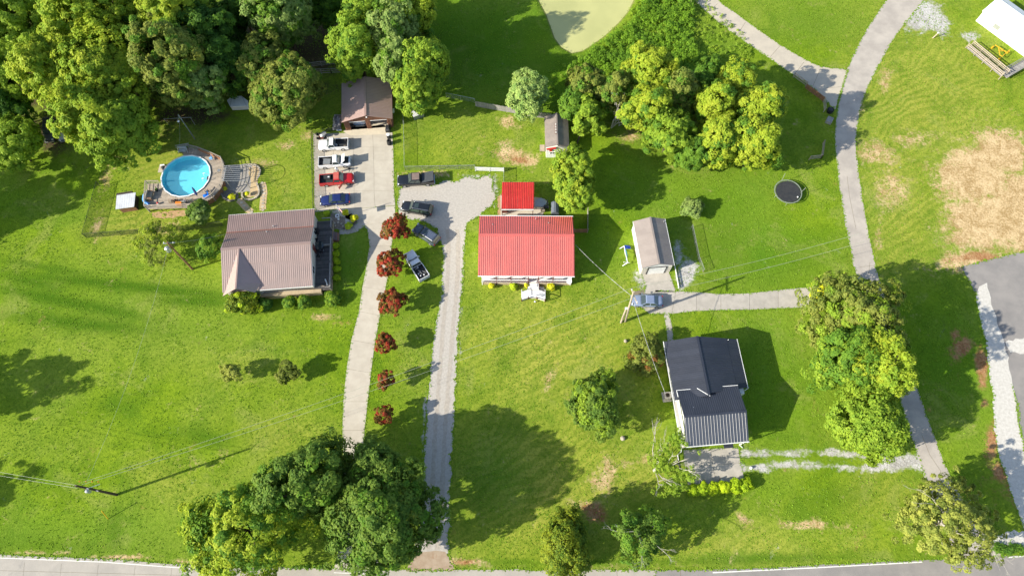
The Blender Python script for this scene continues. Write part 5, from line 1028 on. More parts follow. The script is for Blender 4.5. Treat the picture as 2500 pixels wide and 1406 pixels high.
def vehicle(name, label, kind, f, r_, paint, group=None, zref=.9, wd=None, hood_open=False, door_open=False, tonneau=None, roofc=None, rack=False, skyl=False, bed_items=None, z=0):
    A, B = P(*f, zref), P(*r_, zref); ctr = (A + B) / 2; L = (A - B).length; yaw = math.atan2((A - B).y, (A - B).x)
    t = thing(name, label, kind if kind in ('sedan', 'car') else {'pickup': 'pickup truck', 'pickup4': 'pickup truck', 'suv': 'suv', 'jeep': 'suv'}[kind], (ctr.x, ctr.y, z), yaw, group)
    hw = (wd or {'pickup': 1.92, 'pickup4': 2.0, 'suv': 1.92, 'sedan': 1.82, 'jeep': 1.8}[kind]) / 2
    X = lambda q: q * L
    if kind == 'sedan':
        body = [(.5, .70, .38, .60), (.48, .84, .28, .68), (.42, .95, .22, .76), (.3, 1, .2, .86), (.16, 1, .2, .93), (-.1, 1, .2, .96), (-.3, 1, .2, .99), (-.43, .97, .24, 1.0), (-.485, .88, .32, .95), (-.5, .76, .42, .78)]
        xb0, xb1, xr0, xr1, zb, zr, hr = .19, -.36, .04, -.20, .93, 1.42, .72; ax = (.31, -.31); wr = .33
    elif kind in ('suv', 'jeep'):
        body = [(.5, .74, .42, .75), (.48, .87, .3, .88), (.42, .96, .26, .98), (.32, 1, .24, 1.05), (.2, 1, .22, 1.1), (-.1, 1, .22, 1.12), (-.35, 1, .24, 1.12), (-.46, .97, .28, 1.1), (-.5, .86, .4, 1.0)]
        xb0, xb1, xr0, xr1, zb, zr, hr = .23, -.485, .10, -.40, 1.07, 1.72, .76; ax = (.31, -.3); wr = .37
    else:
        cr = -.06 if kind == 'pickup' else -.14
        if kind == 'pickup' and L > 5.6: cr = -.09
        zh = 1.14
        body = [(.5, .78, .45, .82), (.485, .9, .32, .98), (.43, .97, .3, 1.06), (.32, 1, .28, 1.12), (.2, 1, .28, zh), (cr + .02, 1, .28, 1.16), (cr, .99, .3, 1.15)]
        xb0, xb1, xr0, xr1, zb, zr, hr = .2, cr + .005, .095, cr + .03, 1.12, 1.78, .78; ax = (.32, -.31); wr = .38
    if hood_open: body = [(q[0], q[1], q[2], min(q[3], 1.0) if q[0] > .2 else q[3]) for q in body]
    bo = obj('body', MB().loft([ring(X(a), b * hw, c, d) for a, b, c, d in body]), paint, t, True)
    mb = MB(); cb = [(X(xb0), hw * .93, zb), (X(xb0), -hw * .93, zb), (X(xb1), -hw * .93, zb), (X(xb1), hw * .93, zb)]; ct = [(X(xr0), hw * hr, zr), (X(xr0), -hw * hr, zr), (X(xr1), -hw * hr, zr), (X(xr1), hw * hr, zr)]
    mid = [(a[0] * .12 + b[0] * .88, (a[1] * .12 + b[1] * .88), zr - .05) for a, b in zip(cb, ct)]
    cti = [(a[0] * .93 + (ct[0][0] + ct[2][0]) / 2 * .07, a[1] * .9, zr + .015) for a in ct]
    obj('cabin', MB().loft([cb, mid, cti]), paint, t)
    if roofc: obj('roof_panel', MB().prism([(a[0] * .97 + .03 * (ct[0][0] + ct[2][0]) / 2, a[1] * .86) for a in ct], zr + .018, zr + .03), roofc, t)
    def pane(nm, c4, off, ins=.1):
        c4 = [Vector(p) for p in c4]; ce = sum(c4, Vector()) / 4; c4 = [p.lerp(ce, ins) + Vector(off) for p in c4]
        n_ = (c4[1] - c4[0]).cross(c4[2] - c4[0]).normalized() * .012
        o = obj(nm, MB().add([tuple(p) for p in c4] + [tuple(p - n_) for p in c4], [(0, 1, 2, 3), (7, 6, 5, 4), (0, 4, 5, 1), (1, 5, 6, 2), (2, 6, 7, 3), (3, 7, 4, 0)]), M_wind, t)
    pane('windshield', [cb[0], cb[1], mid[1], mid[0]], (.02, 0, .015), .07); pane('rear_window', [cb[3], cb[2], mid[2], mid[3]], (-.02, 0, .015), .09)
    nw = 1 if kind == 'pickup' else 2
    for s, i0, i1 in ((1, 0, 3), (-1, 1, 2)):
        for w_ in range(nw):
            a, b = Vector(cb[i0]), Vector(cb[i1]); c, d = Vector(mid[i0]), Vector(mid[i1]); u0, u1 = w_ / nw + .02, (w_ + 1) / nw - .02
            pane('side_window', [a.lerp(b, u0), a.lerp(b, u1), c.lerp(d, u1), c.lerp(d, u0)], (0, s * .02, .01), .1)
        obj('mirror', MB().box((X(xb0) - .12, s * (hw + .1), zb + .08), (.12, .2, .14)), paint, t)
        obj('headlight', MB().box((X(.478), s * hw * .72, .80 if kind == 'sedan' else .92, ), (.16, hw * .36, .13)), M_head, t)
        zt_ = .88 if kind == 'sedan' else 1.0
        obj('taillight', MB().box((X(-.488), s * hw * .82, zt_), (.12, hw * .22, .16)), M_tail, t)
        for q in ax:
            wh = obj('wheel', MB().tube([(X(q), s * (hw - .21), wr), (X(q), s * (hw + .012), wr)], wr, 16), M_tyre, t); obj('rim', MB().tube([(X(q), s * (hw - .05), wr), (X(q), s * (hw + .02), wr)], wr * .62, 12), M_rim, wh)
    obj('grille', MB().box((X(.495), 0, .62 if kind == 'sedan' else .78), (.06, hw * 1.0, .2)), M_black, t)
    obj('front_bumper', MB().box((X(.503), 0, .42 if kind == 'sedan' else .52), (.14, hw * 1.75, .2)), paint if kind in ('sedan', 'suv') else M_chrome, t)
    obj('hood_seam', MB().bar((X(.21), -hw * .8, (zb if kind != 'sedan' else .93) + .035), (X(.21), hw * .8, (zb if kind != 'sedan' else .93) + .035), .03, .012), M_black, t)
    if kind in ('pickup', 'pickup4'):
        x1, x0 = X(cr) - .03, X(-.495); bz = 1.16; bd = MB()
        bd.box(((x0 + x1) / 2, hw - .05, .78), (x1 - x0, .1, .8)); obj('bed_side', bd, paint, t); obj('bed_side', MB().box(((x0 + x1) / 2, -hw + .05, .78), (x1 - x0, .1, .8)), paint, t)
        obj('tailgate', MB().box((x0 + .03, 0, .8), (.07, 2 * hw - .2, .74)), paint, t); obj('bed_floor', MB().box(((x0 + x1) / 2, 0, .62), (x1 - x0 - .06, 2 * hw - .2, .06)), M_bedl, t)
        obj('bed_liner', MB().box(((x0 + x1) / 2, hw - .12, .85), (x1 - x0 - .1, .03, .55)).box(((x0 + x1) / 2, -hw + .12, .85), (x1 - x0 - .1, .03, .55)).box((x1 - .04, 0, .85), (.03, 2 * hw - .26, .55)), M_bedl, t)
        for q in (-.45, .45): obj('wheel_well', MB().box((X(-.31), q * 2 * (hw - .14), .76), (.95, .22, .22)), M_bedl, t)
        obj('rear_bumper', MB().box((X(-.503), 0, .5), (.14, hw * 1.8, .16)), M_chrome, t)
    if rack:
        for s in (-1, 1): obj('roof_rail', MB().bar((X(xr0), s * hw * .66, zr + .06), (X(xr1), s * hw * .66, zr + .06), .05, .05), M_chrome, t)
    if skyl: obj('sunroof', MB().box((X(xr0) - .55, 0, zr + .022), (.7, .85, .012)), M_wind, t)
    return t, L, hw, X
PW = carpaint('white_car_paint', (.80, .80, .80)); PR = carpaint('red_car_paint', (.50, .012, .014)); PB = carpaint('navy_car_paint', (.012, .022, .11), .25); PK = carpaint('black_car_paint', (.012, .014, .018), .2)
PG = carpaint('slate_car_paint', (.055, .07, .10), .3); PS = carpaint('silver_blue_paint', (.20, .25, .36), .3); PO = carpaint('old_dark_paint', (.04, .045, .05), .6); PV = carpaint('dull_silver_paint', (.34, .36, .40), .5)
M_rroof = mat('sun_faded_red_paint', (.55, .13, .10), (.45, .09, .07), 2, .6, .4); M_reflroof = mat('roof_reflection', (.24, .17, .14), (.17, .13, .11), 3, .5, .4)  # second one: reddish reflection on the black pickup's roof, painted as its colour
GV = 'vehicles parked on the concrete driveway'
t, L, hw, X = vehicle('pickup_truck', 'white single-cab pickup with empty black bed, topmost in the row of parked trucks', 'pickup', (777.3, 354), (850.5, 350), PW, GV)
b_ = thing('bucket', 'white round bucket in the bed of the topmost white pickup', 'bucket', tuple(P(822, 356, .66))); obj('pail', MB().lathe([(.15, 0), (.18, .36), (.15, .36), (.13, .05)], 12), M_white, b_)
b_ = thing('lumber', 'pale boards lying in the bed of the topmost white pickup', 'lumber', tuple(P(836, 355, .66)))
for k in range(3): obj('board', MB().box((0, -.15 + k * .16, .03), (1.1, .1, .04)), M_wood, b_)
t, L, hw, X = vehicle('pickup_truck', 'white pickup with its hood propped open', 'pickup', (855.7, 391.5), (777.3, 396.6), PW, GV, hood_open=True)
hd = obj('raised_hood', MB().add([(X(.2), -hw * .85, 1.18), (X(.2), hw * .85, 1.18), (X(.35), hw * .8, 2.05), (X(.35), -hw * .8, 2.05), (X(.2) + .05, -hw * .85, 1.14), (X(.2) + .05, hw * .85, 1.14), (X(.35) + .05, hw * .8, 2.0), (X(.35) + .05, -hw * .8, 2.0)], [(0, 1, 2, 3), (7, 6, 5, 4), (0, 4, 5, 1), (1, 5, 6, 2), (2, 6, 7, 3), (3, 7, 4, 0)]), PW, t)
obj('engine', MB().box((X(.36), 0, 1.03), (X(.16), hw * 1.35, .1)).box((X(.36), .2, 1.1), (.5, .4, .12)), M_black, t); obj('radiator_bar', MB().box((X(.47), 0, 1.06), (.1, hw * 1.6, .06)), PW, t)
tb = thing('toolbox', 'pale metal box in the bed of the pickup with the open hood', 'box', tuple(P(799, 397, .66))); obj('box', MB().box((0, 0, .15), (1.2, 1.1, .3)), M_wood, tb); obj('lid', MB().box((0, 0, .32), (1.24, 1.14, .04)), M_steel, tb)
t, L, hw, X = vehicle('pickup_truck', 'red pickup with a faded roof and its door standing open', 'pickup', (864, 433), (779.6, 440), PR, GV, roofc=M_rroof)
dr = obj('open_door', MB().add([(X(.16), -hw - .02, .5), (X(.16), -hw - .02, 1.1), (X(.06), -hw - .95, 1.1), (X(.06), -hw - .95, .5), (X(.16) + .06, -hw - .02, .5), (X(.16) + .06, -hw - .02, 1.1), (X(.06) + .06, -hw - .95, 1.1), (X(.06) + .06, -hw - .95, .5)], [(0, 1, 2, 3), (7, 6, 5, 4), (0, 4, 5, 1), (1, 5, 6, 2), (2, 6, 7, 3), (3, 7, 4, 0)]), PR, t)
obj('window_frame', MB().bar((X(.16), -hw - .02, 1.1), (X(.13), -hw - .05, 1.65), .05, .05).bar((X(.13), -hw - .05, 1.65), (X(.06), -hw - .75, 1.65), .05, .05).bar((X(.06), -hw - .75, 1.65), (X(.06), -hw - .95, 1.1), .05, .05), PR, dr)
tb = thing('tool_chest', 'dark tool chest with a white label in the bed of the red pickup', 'box', tuple(P(800, 434, .66))); obj('box', MB().box((0, 0, .2), (1.1, .9, .4)), M_bedl, tb); obj('label', MB().box((.25, -.1, .41), (.3, .22, .015)), M_white, tb)
vehicle('sedan', 'navy blue sedan parked nearest the brown-roofed house', 'sedan', (781, 488.5), (854.2, 483), PB, GV, wd=1.9)
GV2 = 'vehicles parked on and beside the gravel'
t, L, hw, X = vehicle('pickup_truck', 'black crew-cab pickup with a raised black bed cover at the gravel head', 'pickup4', (970.4, 440.5), (1060, 435), PK, GV2, roofc=M_reflroof)
obj('bed_cover', MB().add([(X(-.16), hw * .97, 1.2), (X(-.16), -hw * .97, 1.2), (X(-.49), -hw * .97, 1.72), (X(-.49), hw * .97, 1.72), (X(-.16), hw * .97, 1.14), (X(-.16), -hw * .97, 1.14), (X(-.49), -hw * .97, 1.64), (X(-.49), hw * .97, 1.64)], [(0, 1, 2, 3), (7, 6, 5, 4), (0, 4, 5, 1), (1, 5, 6, 2), (2, 6, 7, 3), (3, 7, 4, 0)]), mat('bed_cover_vinyl', (.06, .065, .07), (.045, .05, .055), 1, .5, .4), t)
vehicle('suv', 'glossy black suv with silver roof rails on the gravel', 'suv', (981, 501), (1055.7, 514), PK, GV2, rack=True, skyl=True)
t, L, hw, X = vehicle('suv', 'slate grey suv angled across the grass edge beside the top crimson tree', 'suv', (1013, 553.6), (1068.5, 590), PG, GV2, rack=False, skyl=True, roofc=None)
for k in range(6): obj('roof_groove', MB().bar((X(-.04), hw * (-.5 + k * .2), 1.745), (X(-.36), hw * (-.5 + k * .2), 1.745), .03, .03), PS, t)
t, L, hw, X = vehicle('pickup_truck', 'white pickup with a cluttered black bed parked on the grass', 'pickup', (996, 615), (1036.5, 679.5), PW, GV2)
cl = thing('bed_clutter', 'pile of tools and parts in the bed of the white pickup on the grass', 'clutter', tuple(P(1027, 663, .66)), t.rotation_euler[2])
rr = random.Random(2)
for k in range(16):
    nm, mm = (('crate', M_woodg), ('canister', M_white), ('pipe', M_steel), ('hose', M_black))[k % 4]; x, y = rr.uniform(-.9, .9), rr.uniform(-.55, .55)
    if k % 4 == 0: obj(nm, MB().box((x, y, .1), (.3, .22, .2), rr.uniform(0, 3)), mm, cl)
    elif k % 4 == 1: obj(nm, MB().lathe([(.1, 0), (.12, .25), (.05, .3)], 8, (x, y, 0)), mm, cl)
    else: obj(nm, MB().tube([(x, y, .1 + .02 * k), (x + rr.uniform(-.6, .6), y + rr.uniform(-.3, .3), .16)], .04, 6), mm, cl)
vehicle('sedan', 'silver-blue sedan under the utility pole at the end of the long drive', 'sedan', (1541.9, 731.4), (1618.6, 734.6), PS, None, wd=1.9)
vehicle('suv', 'old dark suv with a roof basket in the shade at the edge of the wood', 'jeep', (118.4, 343.6), (121, 288), PO, 'abandoned vehicles under the trees', rack=True)
vehicle('car', 'dull silver car half hidden by leaves beside the old dark suv', 'jeep', (155, 342), (160, 286), PV, 'abandoned vehicles under the trees')

# ------------------------------------------------------------------ the pool, its deck and patio
ZP = 1.3
pool = thing('pool', 'round above-ground swimming pool with a white rim and blue water', 'pool', tuple(P(460, 452, 0)))
pc_ = P(453.5, 429.5, ZP); RXp = (P(512, 430, ZP) - P(394, 430, ZP)).length / 2; RYp = (P(455, 381, ZP) - P(455, 480, ZP)).length / 2
c0 = loc2(pool, pc_); NP = 18
def pring(r, z, n=NP): return [(c0.x + (RXp + r) * math.cos(2 * PI * (k + .3) / n), c0.y + (RYp + r) * math.sin(2 * PI * (k + .3) / n), z) for k in range(n)]
mp = mat('pool_liner', (.30, .74, .80), (.26, .69, .77), .6, .6, .3)
obj('wall', MB().loft([pring(0, 0), pring(0, ZP)], False), mat('pool_wall', (.45, .48, .50), (.38, .40, .42), 2, .6), pool)
obj('liner', MB().loft([pring(-.04, ZP - .02), pring(-.06, .12)], False).add(pring(-.06, .12), [tuple(range(NP))]), mp, pool)
for k in range(NP):
    a, b = pring(.02, ZP + .03)[k], pring(.02, ZP + .03)[(k + 1) % NP]; obj('rim_segment', MB().bar(a, b, .2, .07), M_white, pool)
mw2 = bpy.data.materials.new('pool_water'); t_, b_ = nodes(mw2); b_.inputs['Base Color'].default_value = (.45, .90, .98, 1); b_.inputs['Roughness'].default_value = .03; b_.inputs['Transmission Weight'].default_value = 1; b_.inputs['IOR'].default_value = 1.05
b_.inputs['Base Color'].default_value = (.2, .62, .8, 1); b_.inputs['Transmission Weight'].default_value = 0; b_.inputs['Roughness'].default_value = .08
tp_ = t_.nodes.new('ShaderNodeBsdfTransparent'); tp_.inputs[0].default_value = (.70, .95, .98, 1); mx_ = t_.nodes.new('ShaderNodeMixShader'); mx_.inputs[0].default_value = .22; t_.links.new(tp_.outputs[0], mx_.inputs[1]); t_.links.new(b_.outputs[0], mx_.inputs[2]); t_.links.new(mx_.outputs[0], t_.nodes['Material Output'].inputs[0])
obj('water', MB().add(pring(-.05, ZP - .28), [tuple(range(NP))]), mw2, pool)
dk = thing('pool_deck', 'weathered wooden deck wrapping round the right and bottom of the pool', 'deck', tuple(P(460, 500, 0)))
outer = [(437, 379), (440, 365), (462, 361), (487, 367), (515, 378), (543, 391), (549, 412), (546, 440), (540, 458), (520, 482), (500, 494), (480, 505), (358, 509), (358, 488), (361, 449), (393, 449)]
po = [loc2(dk, P(a, b, 1.2)) for a, b in outer]; cc = loc2(dk, pc_)
# deck boards radiate over the right part, run across on the lower part
def in_outer(p, poly): return bool(inpoly(np.array([p[0]]), np.array([p[1]]), poly)[0])
po2 = [(p.x, p.y) for p in po]
def clip_run(p0, d, smax=12):
    out = []; inside = False; s = 0; st_ = None
    while s < smax:
        p = (p0.x + d.x * s, p0.y + d.y * s); e = ((p[0] - cc.x) / (RXp + .14)) ** 2 + ((p[1] - cc.y) / (RYp + .14)) ** 2 > 1; i = in_outer(p, po2) and e
        if i and not inside: st_ = s; inside = True
        if inside and not i: out.append((st_, s)); inside = False
        s += .06
    return out
base = obj('frame', MB().prism(po2[:1] + po2[1:], .95, 1.0) if False else MB().bar(po[11] - V(0, 0, .15), po[12] - V(0, 0, .15), .08, .25).bar(po[12] - V(0, 0, .15), po[14] - V(0, 0, .15), .08, .25), M_wood, dk)
ymin = min(p[1] for p in po2)
cut = cc.y - RYp * .55
k = 0; y = ymin + .07
while y < cut + 2.4:
    for a, b in clip_run(V(min(p[0] for p in po2) - .1, y, 0), V(1, 0, 0), 16):
        x0 = min(p[0] for p in po2) - .1 + a; x1 = x0 + b - a
        if x0 > cc.x + 1.2 and y > cut - .8: continue
        x1 = min(x1, cc.x + 2.2 + max(0, (cut - y)) * 1.2)
        if x1 - x0 > .25 and not (x0 < cc.x and y > cut + 2.2): obj('deck_board', MB().box(((x0 + x1) / 2, y, 1.2 + .002 * (k % 3)), (x1 - x0, .135, .04)), M_wood, dk)
    y += .15; k += 1
na = 74
for i in range(na):
    a = R(-62) + (R(108) - R(-62)) * i / na; d = V(math.cos(a), math.sin(a), 0)
    for s0, s1 in clip_run(cc, d, 9)[:1]:
        m0, m1 = cc + d * s0, cc + d * s1; wA, wB = s0 * R(170) / na * .93, s1 * R(170) / na * .93; n_ = V(-d.y, d.x, 0)
        q = [m0 - n_ * wA / 2, m1 - n_ * wB / 2, m1 + n_ * wB / 2, m0 + n_ * wA / 2]; obj('deck_board', MB().prism([(p.x, p.y) for p in q], 1.175 + .003 * (i % 2), 1.205 + .003 * (i % 3)), M_wood, dk)
rl = obj('railing', MB().box((po[5].x, po[5].y, 1.7), (.12, .12, 1.1)), M_woodg, dk)
for a, b in list(zip(po[1:12], po[2:13])) + [(po[12], po[13]), (po[13], po[14]), (po[14], po[15])]:
    for z, m_, ww in ((2.15, M_wood, .15), (1.75, M_woodg, .05), (1.42, M_woodg, .05)): obj('rail', MB().bar((a.x, a.y, z), (b.x, b.y, z), ww, .05), m_, rl)
    obj('post', MB().box((a.x, a.y, 1.1), (.11, .11, 2.2)), M_woodg, rl)
for a, b in ((po[8], po[9]), (po[9], po[10]), (po[10], po[11]), (po[7], po[8])):
    L = (b - a).length; n = int(L / .2); ang = math.atan2(b.y - a.y, b.x - a.x)
    for i in range(n): p = a.lerp(b, (i + .5) / n); obj('skirt_board', MB().box((p.x, p.y, .58), (.19, .03, 1.1), ang), M_woodr, dk)
for a, b in ((po[4], po[5]), (po[3], po[4])):
    L = (b - a).length; n = int(L / .2); ang = math.atan2(b.y - a.y, b.x - a.x)
    for i in range(n): p = a.lerp(b, (i + .5) / n); obj('privacy_board', MB().box((p.x * .985, p.y * .985, 1.6), (.19, .03, .8), ang), M_woodr, dk)
for k in range(5): p = po[11].lerp(po[12], k / 4); obj('leg', MB().box((p.x, p.y + .15, .55), (.1, .1, 1.1)), M_trim, dk)
struct(sheet('dirt_bed', jag(PX([(372, 518), (470, 512), (470, 524), (400, 534), (376, 532)]), .5, .1, 5), .012, MATS['tan_mulch']))
def item(name, label, cat, px, py, z=1.22, rz=0, group=None): return thing(name, label, cat, tuple(P(px, py, z)), rz, group)
sw = item('pool_swing', 'brown cushioned swing seat on the left end of the pool deck', 'swing seat', 369, 480)
obj('cushion', MB().box((0, 0, .5), (.75, 1.5, .2)), M_wood, sw); obj('backrest', MB().box((-.35, 0, .8), (.12, 1.5, .55)), M_wood, sw)
for y in (-.7, .7): obj('armrest', MB().box((0, y, .75), (.8, .08, .08)), M_woodr, sw); obj('leg', MB().box((0, y, .22), (.7, .08, .44)), M_woodr, sw)
M_blue = mat('bright_blue_plastic', (.02, .22, .75), (.02, .18, .62), 2, .35, .5); M_lblue = mat('light_blue_vinyl', (.20, .50, .85), (.15, .42, .75), 2, .3, .5); M_or = mat('orange_plastic', (.75, .25, .04), (.6, .2, .03), 2, .5)
fl = item('inflatable_float', 'curved light blue inflatable float behind the swing seat', 'pool float', 360, 485); obj('tube', MB().tube([(-.3, 1.1, .35), (-.45, .3, .4), (-.35, -.5, .4), (.0, -1.0, .4), (.5, -1.2, .4)], [.2, .26, .26, .26, .2], 10), M_lblue, fl, True); obj('end', MB().tube([(.4, -1.15, .45), (.75, -1.3, .45)], .22, 10), M_blue, fl)
um = item('umbrella', 'closed navy parasol leaning over the pool water', 'umbrella', 489, 488)
obj('canopy', MB().tube([(-1.0, 1.5, 1.6), (-.75, 1.15, 1.5), (-.25, .4, 1.2), (-.1, .2, 1.1)], [.03, .16, .22, .06], 8), mat('navy_fabric', (.02, .035, .14), (.02, .03, .10), 2, .8), um); obj('pole', MB().tube([(-.1, .2, 1.1), (.2, -.3, 0)], .03, 6), M_steel, um); obj('base', MB().lathe([(.3, 0), (.3, .1), (.05, .14)], 12, (.2, -.3, 0)), M_black, um)
cb_ = item('plastic_lounger', 'bright blue moulded lounger at the lower right of the pool deck', 'lounger', 505, 480, 1.22, .5)
obj('seat', MB().box((0, 0, .35), (.95, .6, .12)), M_blue, cb_); obj('backrest', MB().box((.45, 0, .6), (.12, .6, .5)), M_blue, cb_)
for s in (-1, 1): obj('leg', MB().box((0, s * .25, .15), (.8, .06, .3)), M_blue, cb_)
for i, (x, y, a, lb) in enumerate([(420, 494, 0, 'tan slatted deck chair left of the orange cooler'), (431, 493, 0, 'dark deck chair next to the orange cooler'), (452, 495, 0, 'grey deck chair right of the orange cooler'), (470, 492, .3, 'grey folding deck chair beside the green shrub'), (517, 390, 2, 'pale blue sling chair at the upper right of the pool deck'), (508, 470, .7, 'dark bench-like chair by the lower right railing')]):
    c = item('deck_chair', lb, 'chair', x, y, 1.22, a, 'deck chairs round the pool'); mm = (M_wood, M_trim, M_galv, M_steel, M_lblue, M_woodg)[i]
    obj('seat', MB().box((0, 0, .4), (.55, .55, .06)), mm, c); obj('backrest', MB().box((0, -.27, .7), (.55, .06, .6)), mm, c)
    for s in (-1, 1):
        obj('armrest', MB().box((s * .29, 0, .62), (.06, .5, .04)), M_woodr, c)
        for u in (-1, 1): obj('leg', MB().box((s * .25, u * .22, .19), (.05, .05, .38)), M_woodr, c)
oc = item('cooler', 'orange cooler between the deck chairs at the bottom railing', 'cooler', 439, 500); obj('box', MB().box((0, 0, .28), (.95, .5, .5)), M_or, oc); obj('lid', MB().box((0, 0, .57), (1.0, .55, .1)), M_or, oc)
sp_ = item('side_table', 'small dark square table on the right of the pool deck', 'table', 537, 420); obj('tabletop', MB().box((0, 0, .45), (.5, .5, .04)), M_steel, sp_)
for s in (-1, 1):
    for u in (-1, 1): obj('leg', MB().box((s * .2, u * .2, .21), (.04, .04, .42)), M_black, sp_)
gs = item('gliding_bench', 'grey metal frame swing at the top of the pool deck', 'swing seat', 448, 370, 1.22)
obj('seat', MB().box((0, -.1, .45), (1.2, .6, .08)), M_galv, gs); obj('backrest', MB().box((0, .25, .8), (1.3, .08, .5)), M_galv, gs); obj('canopy_bar', MB().bar((-1.1, .5, 1.0), (1.2, .9, 1.1), .07, .07).bar((-1.0, .2, .9), (1.0, .55, 1.0), .07, .07), M_galv, gs)
for s in (-1, 1): obj('leg', MB().bar((s * .8, -.3, 0), (s * .7, .4, 1.0), .06, .06), M_galv, gs)
dp = item('deck_planter', 'dark planter near the upper left corner of the lower pool deck', 'planter', 384, 466); obj('pot', MB().lathe([(.2, 0), (.28, .4), (.24, .4), (.22, .34)], 12), M_black, dp); obj('plant', MB().tube([(0, 0, .35), (.05, .3, .8)], [.16, .05], 7), LM['dark'], dp)
fr_ = item('red_flower_pot', 'small red flowering pot on the lower pool deck', 'flower pot', 387, 498); obj('pot', MB().lathe([(.14, 0), (.2, .25), (.16, .25)], 10), M_white, fr_); obj('flowers', MB().lathe([(.05, .3), (.2, .36), (.1, .46), (.02, .48)], 8), M_redb, fr_)
ladder = item('pool_ladder', 'white handrail ladder on the right rim of the pool', 'ladder', 505, 435, 1.22)
for y in (-.55, .45): obj('handrail', MB().tube([(-.55, y, -.1), (-.45, y, .75), (-.1, y, .85), (.35, y, .5), (.4, y, 0)], .045, 7), M_white, ladder)
obj('step', MB().box((.25, -.05, .05), (.4, .75, .08)), M_trim, ladder)
pp = thing('pool_pump', 'pool pump and white filter on stones at the left of the pool', 'pump', tuple(P(398, 412, 0)))
obj('filter_tank', MB().lathe([(.3, 0), (.34, .1), (.34, .6), (.2, .8), (.05, .85)], 14, (.3, -.1, 0)), M_black, pp); obj('motor', MB().tube([(-.4, .5, .3), (.3, .55, .3)], .16, 10), M_white, pp); obj('stone_pad', MB().box((0, 0, .04), (1.4, 1.6, .08)), M_stone, pp)
# pergola with grey posts over the patio
pg = thing('pergola', 'grey open-slat pergola between the pool deck and the stone patio', 'pergola', tuple(P(585, 440, 0)))
g0, g1, g2, g3 = [loc2(pg, P(a, b, 2.4)) for a, b in ((556, 407), (601, 407), (598, 445), (553, 447))]
for p, tp in ((g0, (572, 425)), (g1, (613, 422)), (g2, (611, 460)), (g3, (566, 461))):
    q = loc2(pg, P(*tp, 0)); obj('post', MB().tube([(q.x, q.y, 0), (q.x, q.y, 2.4)], .07, 8), M_galv, pg); p.x, p.y = q.x, q.y
for i in range(9):
    a, b = g0.lerp(g3, i / 8), g1.lerp(g2, i / 8); a, b = V(a.x - .9, a.y, 2.45), V(b.x - (.0 if i in (0, 8) else .9), b.y, 2.45); obj('slat', MB().bar(a, b, .07, .07), M_galv, pg)
obj('beam', MB().bar((g0.x - .5, g0.y, 2.36), (g3.x - .5, g3.y, 2.36), .08, .1), M_galv, pg)
pts = []
for i in range(15): a = R(-80 + 160 * i / 14); pts.append(V((g1.x + g2.x) / 2 + .1 + 1.2 * math.cos(a), (g1.y + g2.y) / 2 + 1.45 * math.sin(a), 2.42))
obj('arched_beam', MB().tube([g1 + V(0, 0, .02)] + pts[::-1] + [g2 + V(0, 0, .02)], .035, 6), M_steel, pg)
struct(sheet('stone_patio', jag(PX([(548, 405), (600, 402), (630, 404), (638, 425), (628, 440), (630, 455), (625, 468), (600, 470), (580, 470), (562, 472), (548, 466), (545, 440)]), .5, .06, 3), .02, mat('stone_patio', (.36, .33, .29), (.27, .25, .22), 1.1, .9, .2, stain=(.19, .17, .15), stamt=.4, stsc=.8)))
struct(sheet('sand_bed', jag(PX([(608, 410), (622, 406), (636, 412), (637, 425), (628, 430), (630, 450), (633, 466), (622, 480), (604, 484), (594, 476), (610, 470), (612, 440), (608, 428)]), .4, .06, 4), .026, mat('tan_sand', (.55, .42, .24), (.46, .34, .19), 2, .95)))
struct(sheet('stone_bed', jag(PX([(541, 468), (556, 463), (580, 470), (581, 482), (569, 490), (552, 487)]), .4, .06, 4), .026, mat('dark_gravel_bed', (.26, .24, .2), (.17, .155, .13), 3, .95, bump=.6)))
def stone_ring(label, pts, n, m_, seed, hh=.35):
    t = thing('stone_ring', label, 'stone edging', tuple(P(*pts[0], 0)), 0, 'stone edgings round the patio beds'); rr = random.Random(seed); q = [loc2(t, P(a, b, 0)) for a, b in pts]; q = smoothpts(q, 2); tot = sum((b - a).length for a, b in zip(q[:-1], q[1:])); s = 0; k = 0; step = tot / n
    for a, b in zip(q[:-1], q[1:]):
        L = (b - a).length
        while s < L: p = a.lerp(b, s / L); obj('stone', MB().box((p.x, p.y, hh / 2 - .03), (step * rr.uniform(.75, .95), rr.uniform(.22, .34), hh * rr.uniform(.7, 1.1)), math.atan2(b.y - a.y, b.x - a.x) + rr.uniform(-.15, .15)), m_, t); s += step
        s -= L
stone_ring('grey stone ring round the golden shrub at the pool patio corner', [(541, 474), (547, 486), (562, 492), (577, 487), (584, 476)], 18, M_stoned, 1)
stone_ring('pale stone ring of the sand bed right of the patio', [(592, 472), (592, 483), (604, 490), (622, 487), (634, 476), (633, 462), (628, 450)], 24, M_stone, 2)
stone_ring('pale stone edge at the upper right of the patio', [(598, 404), (615, 403), (632, 408), (637, 420), (632, 430)], 18, M_stone, 3)
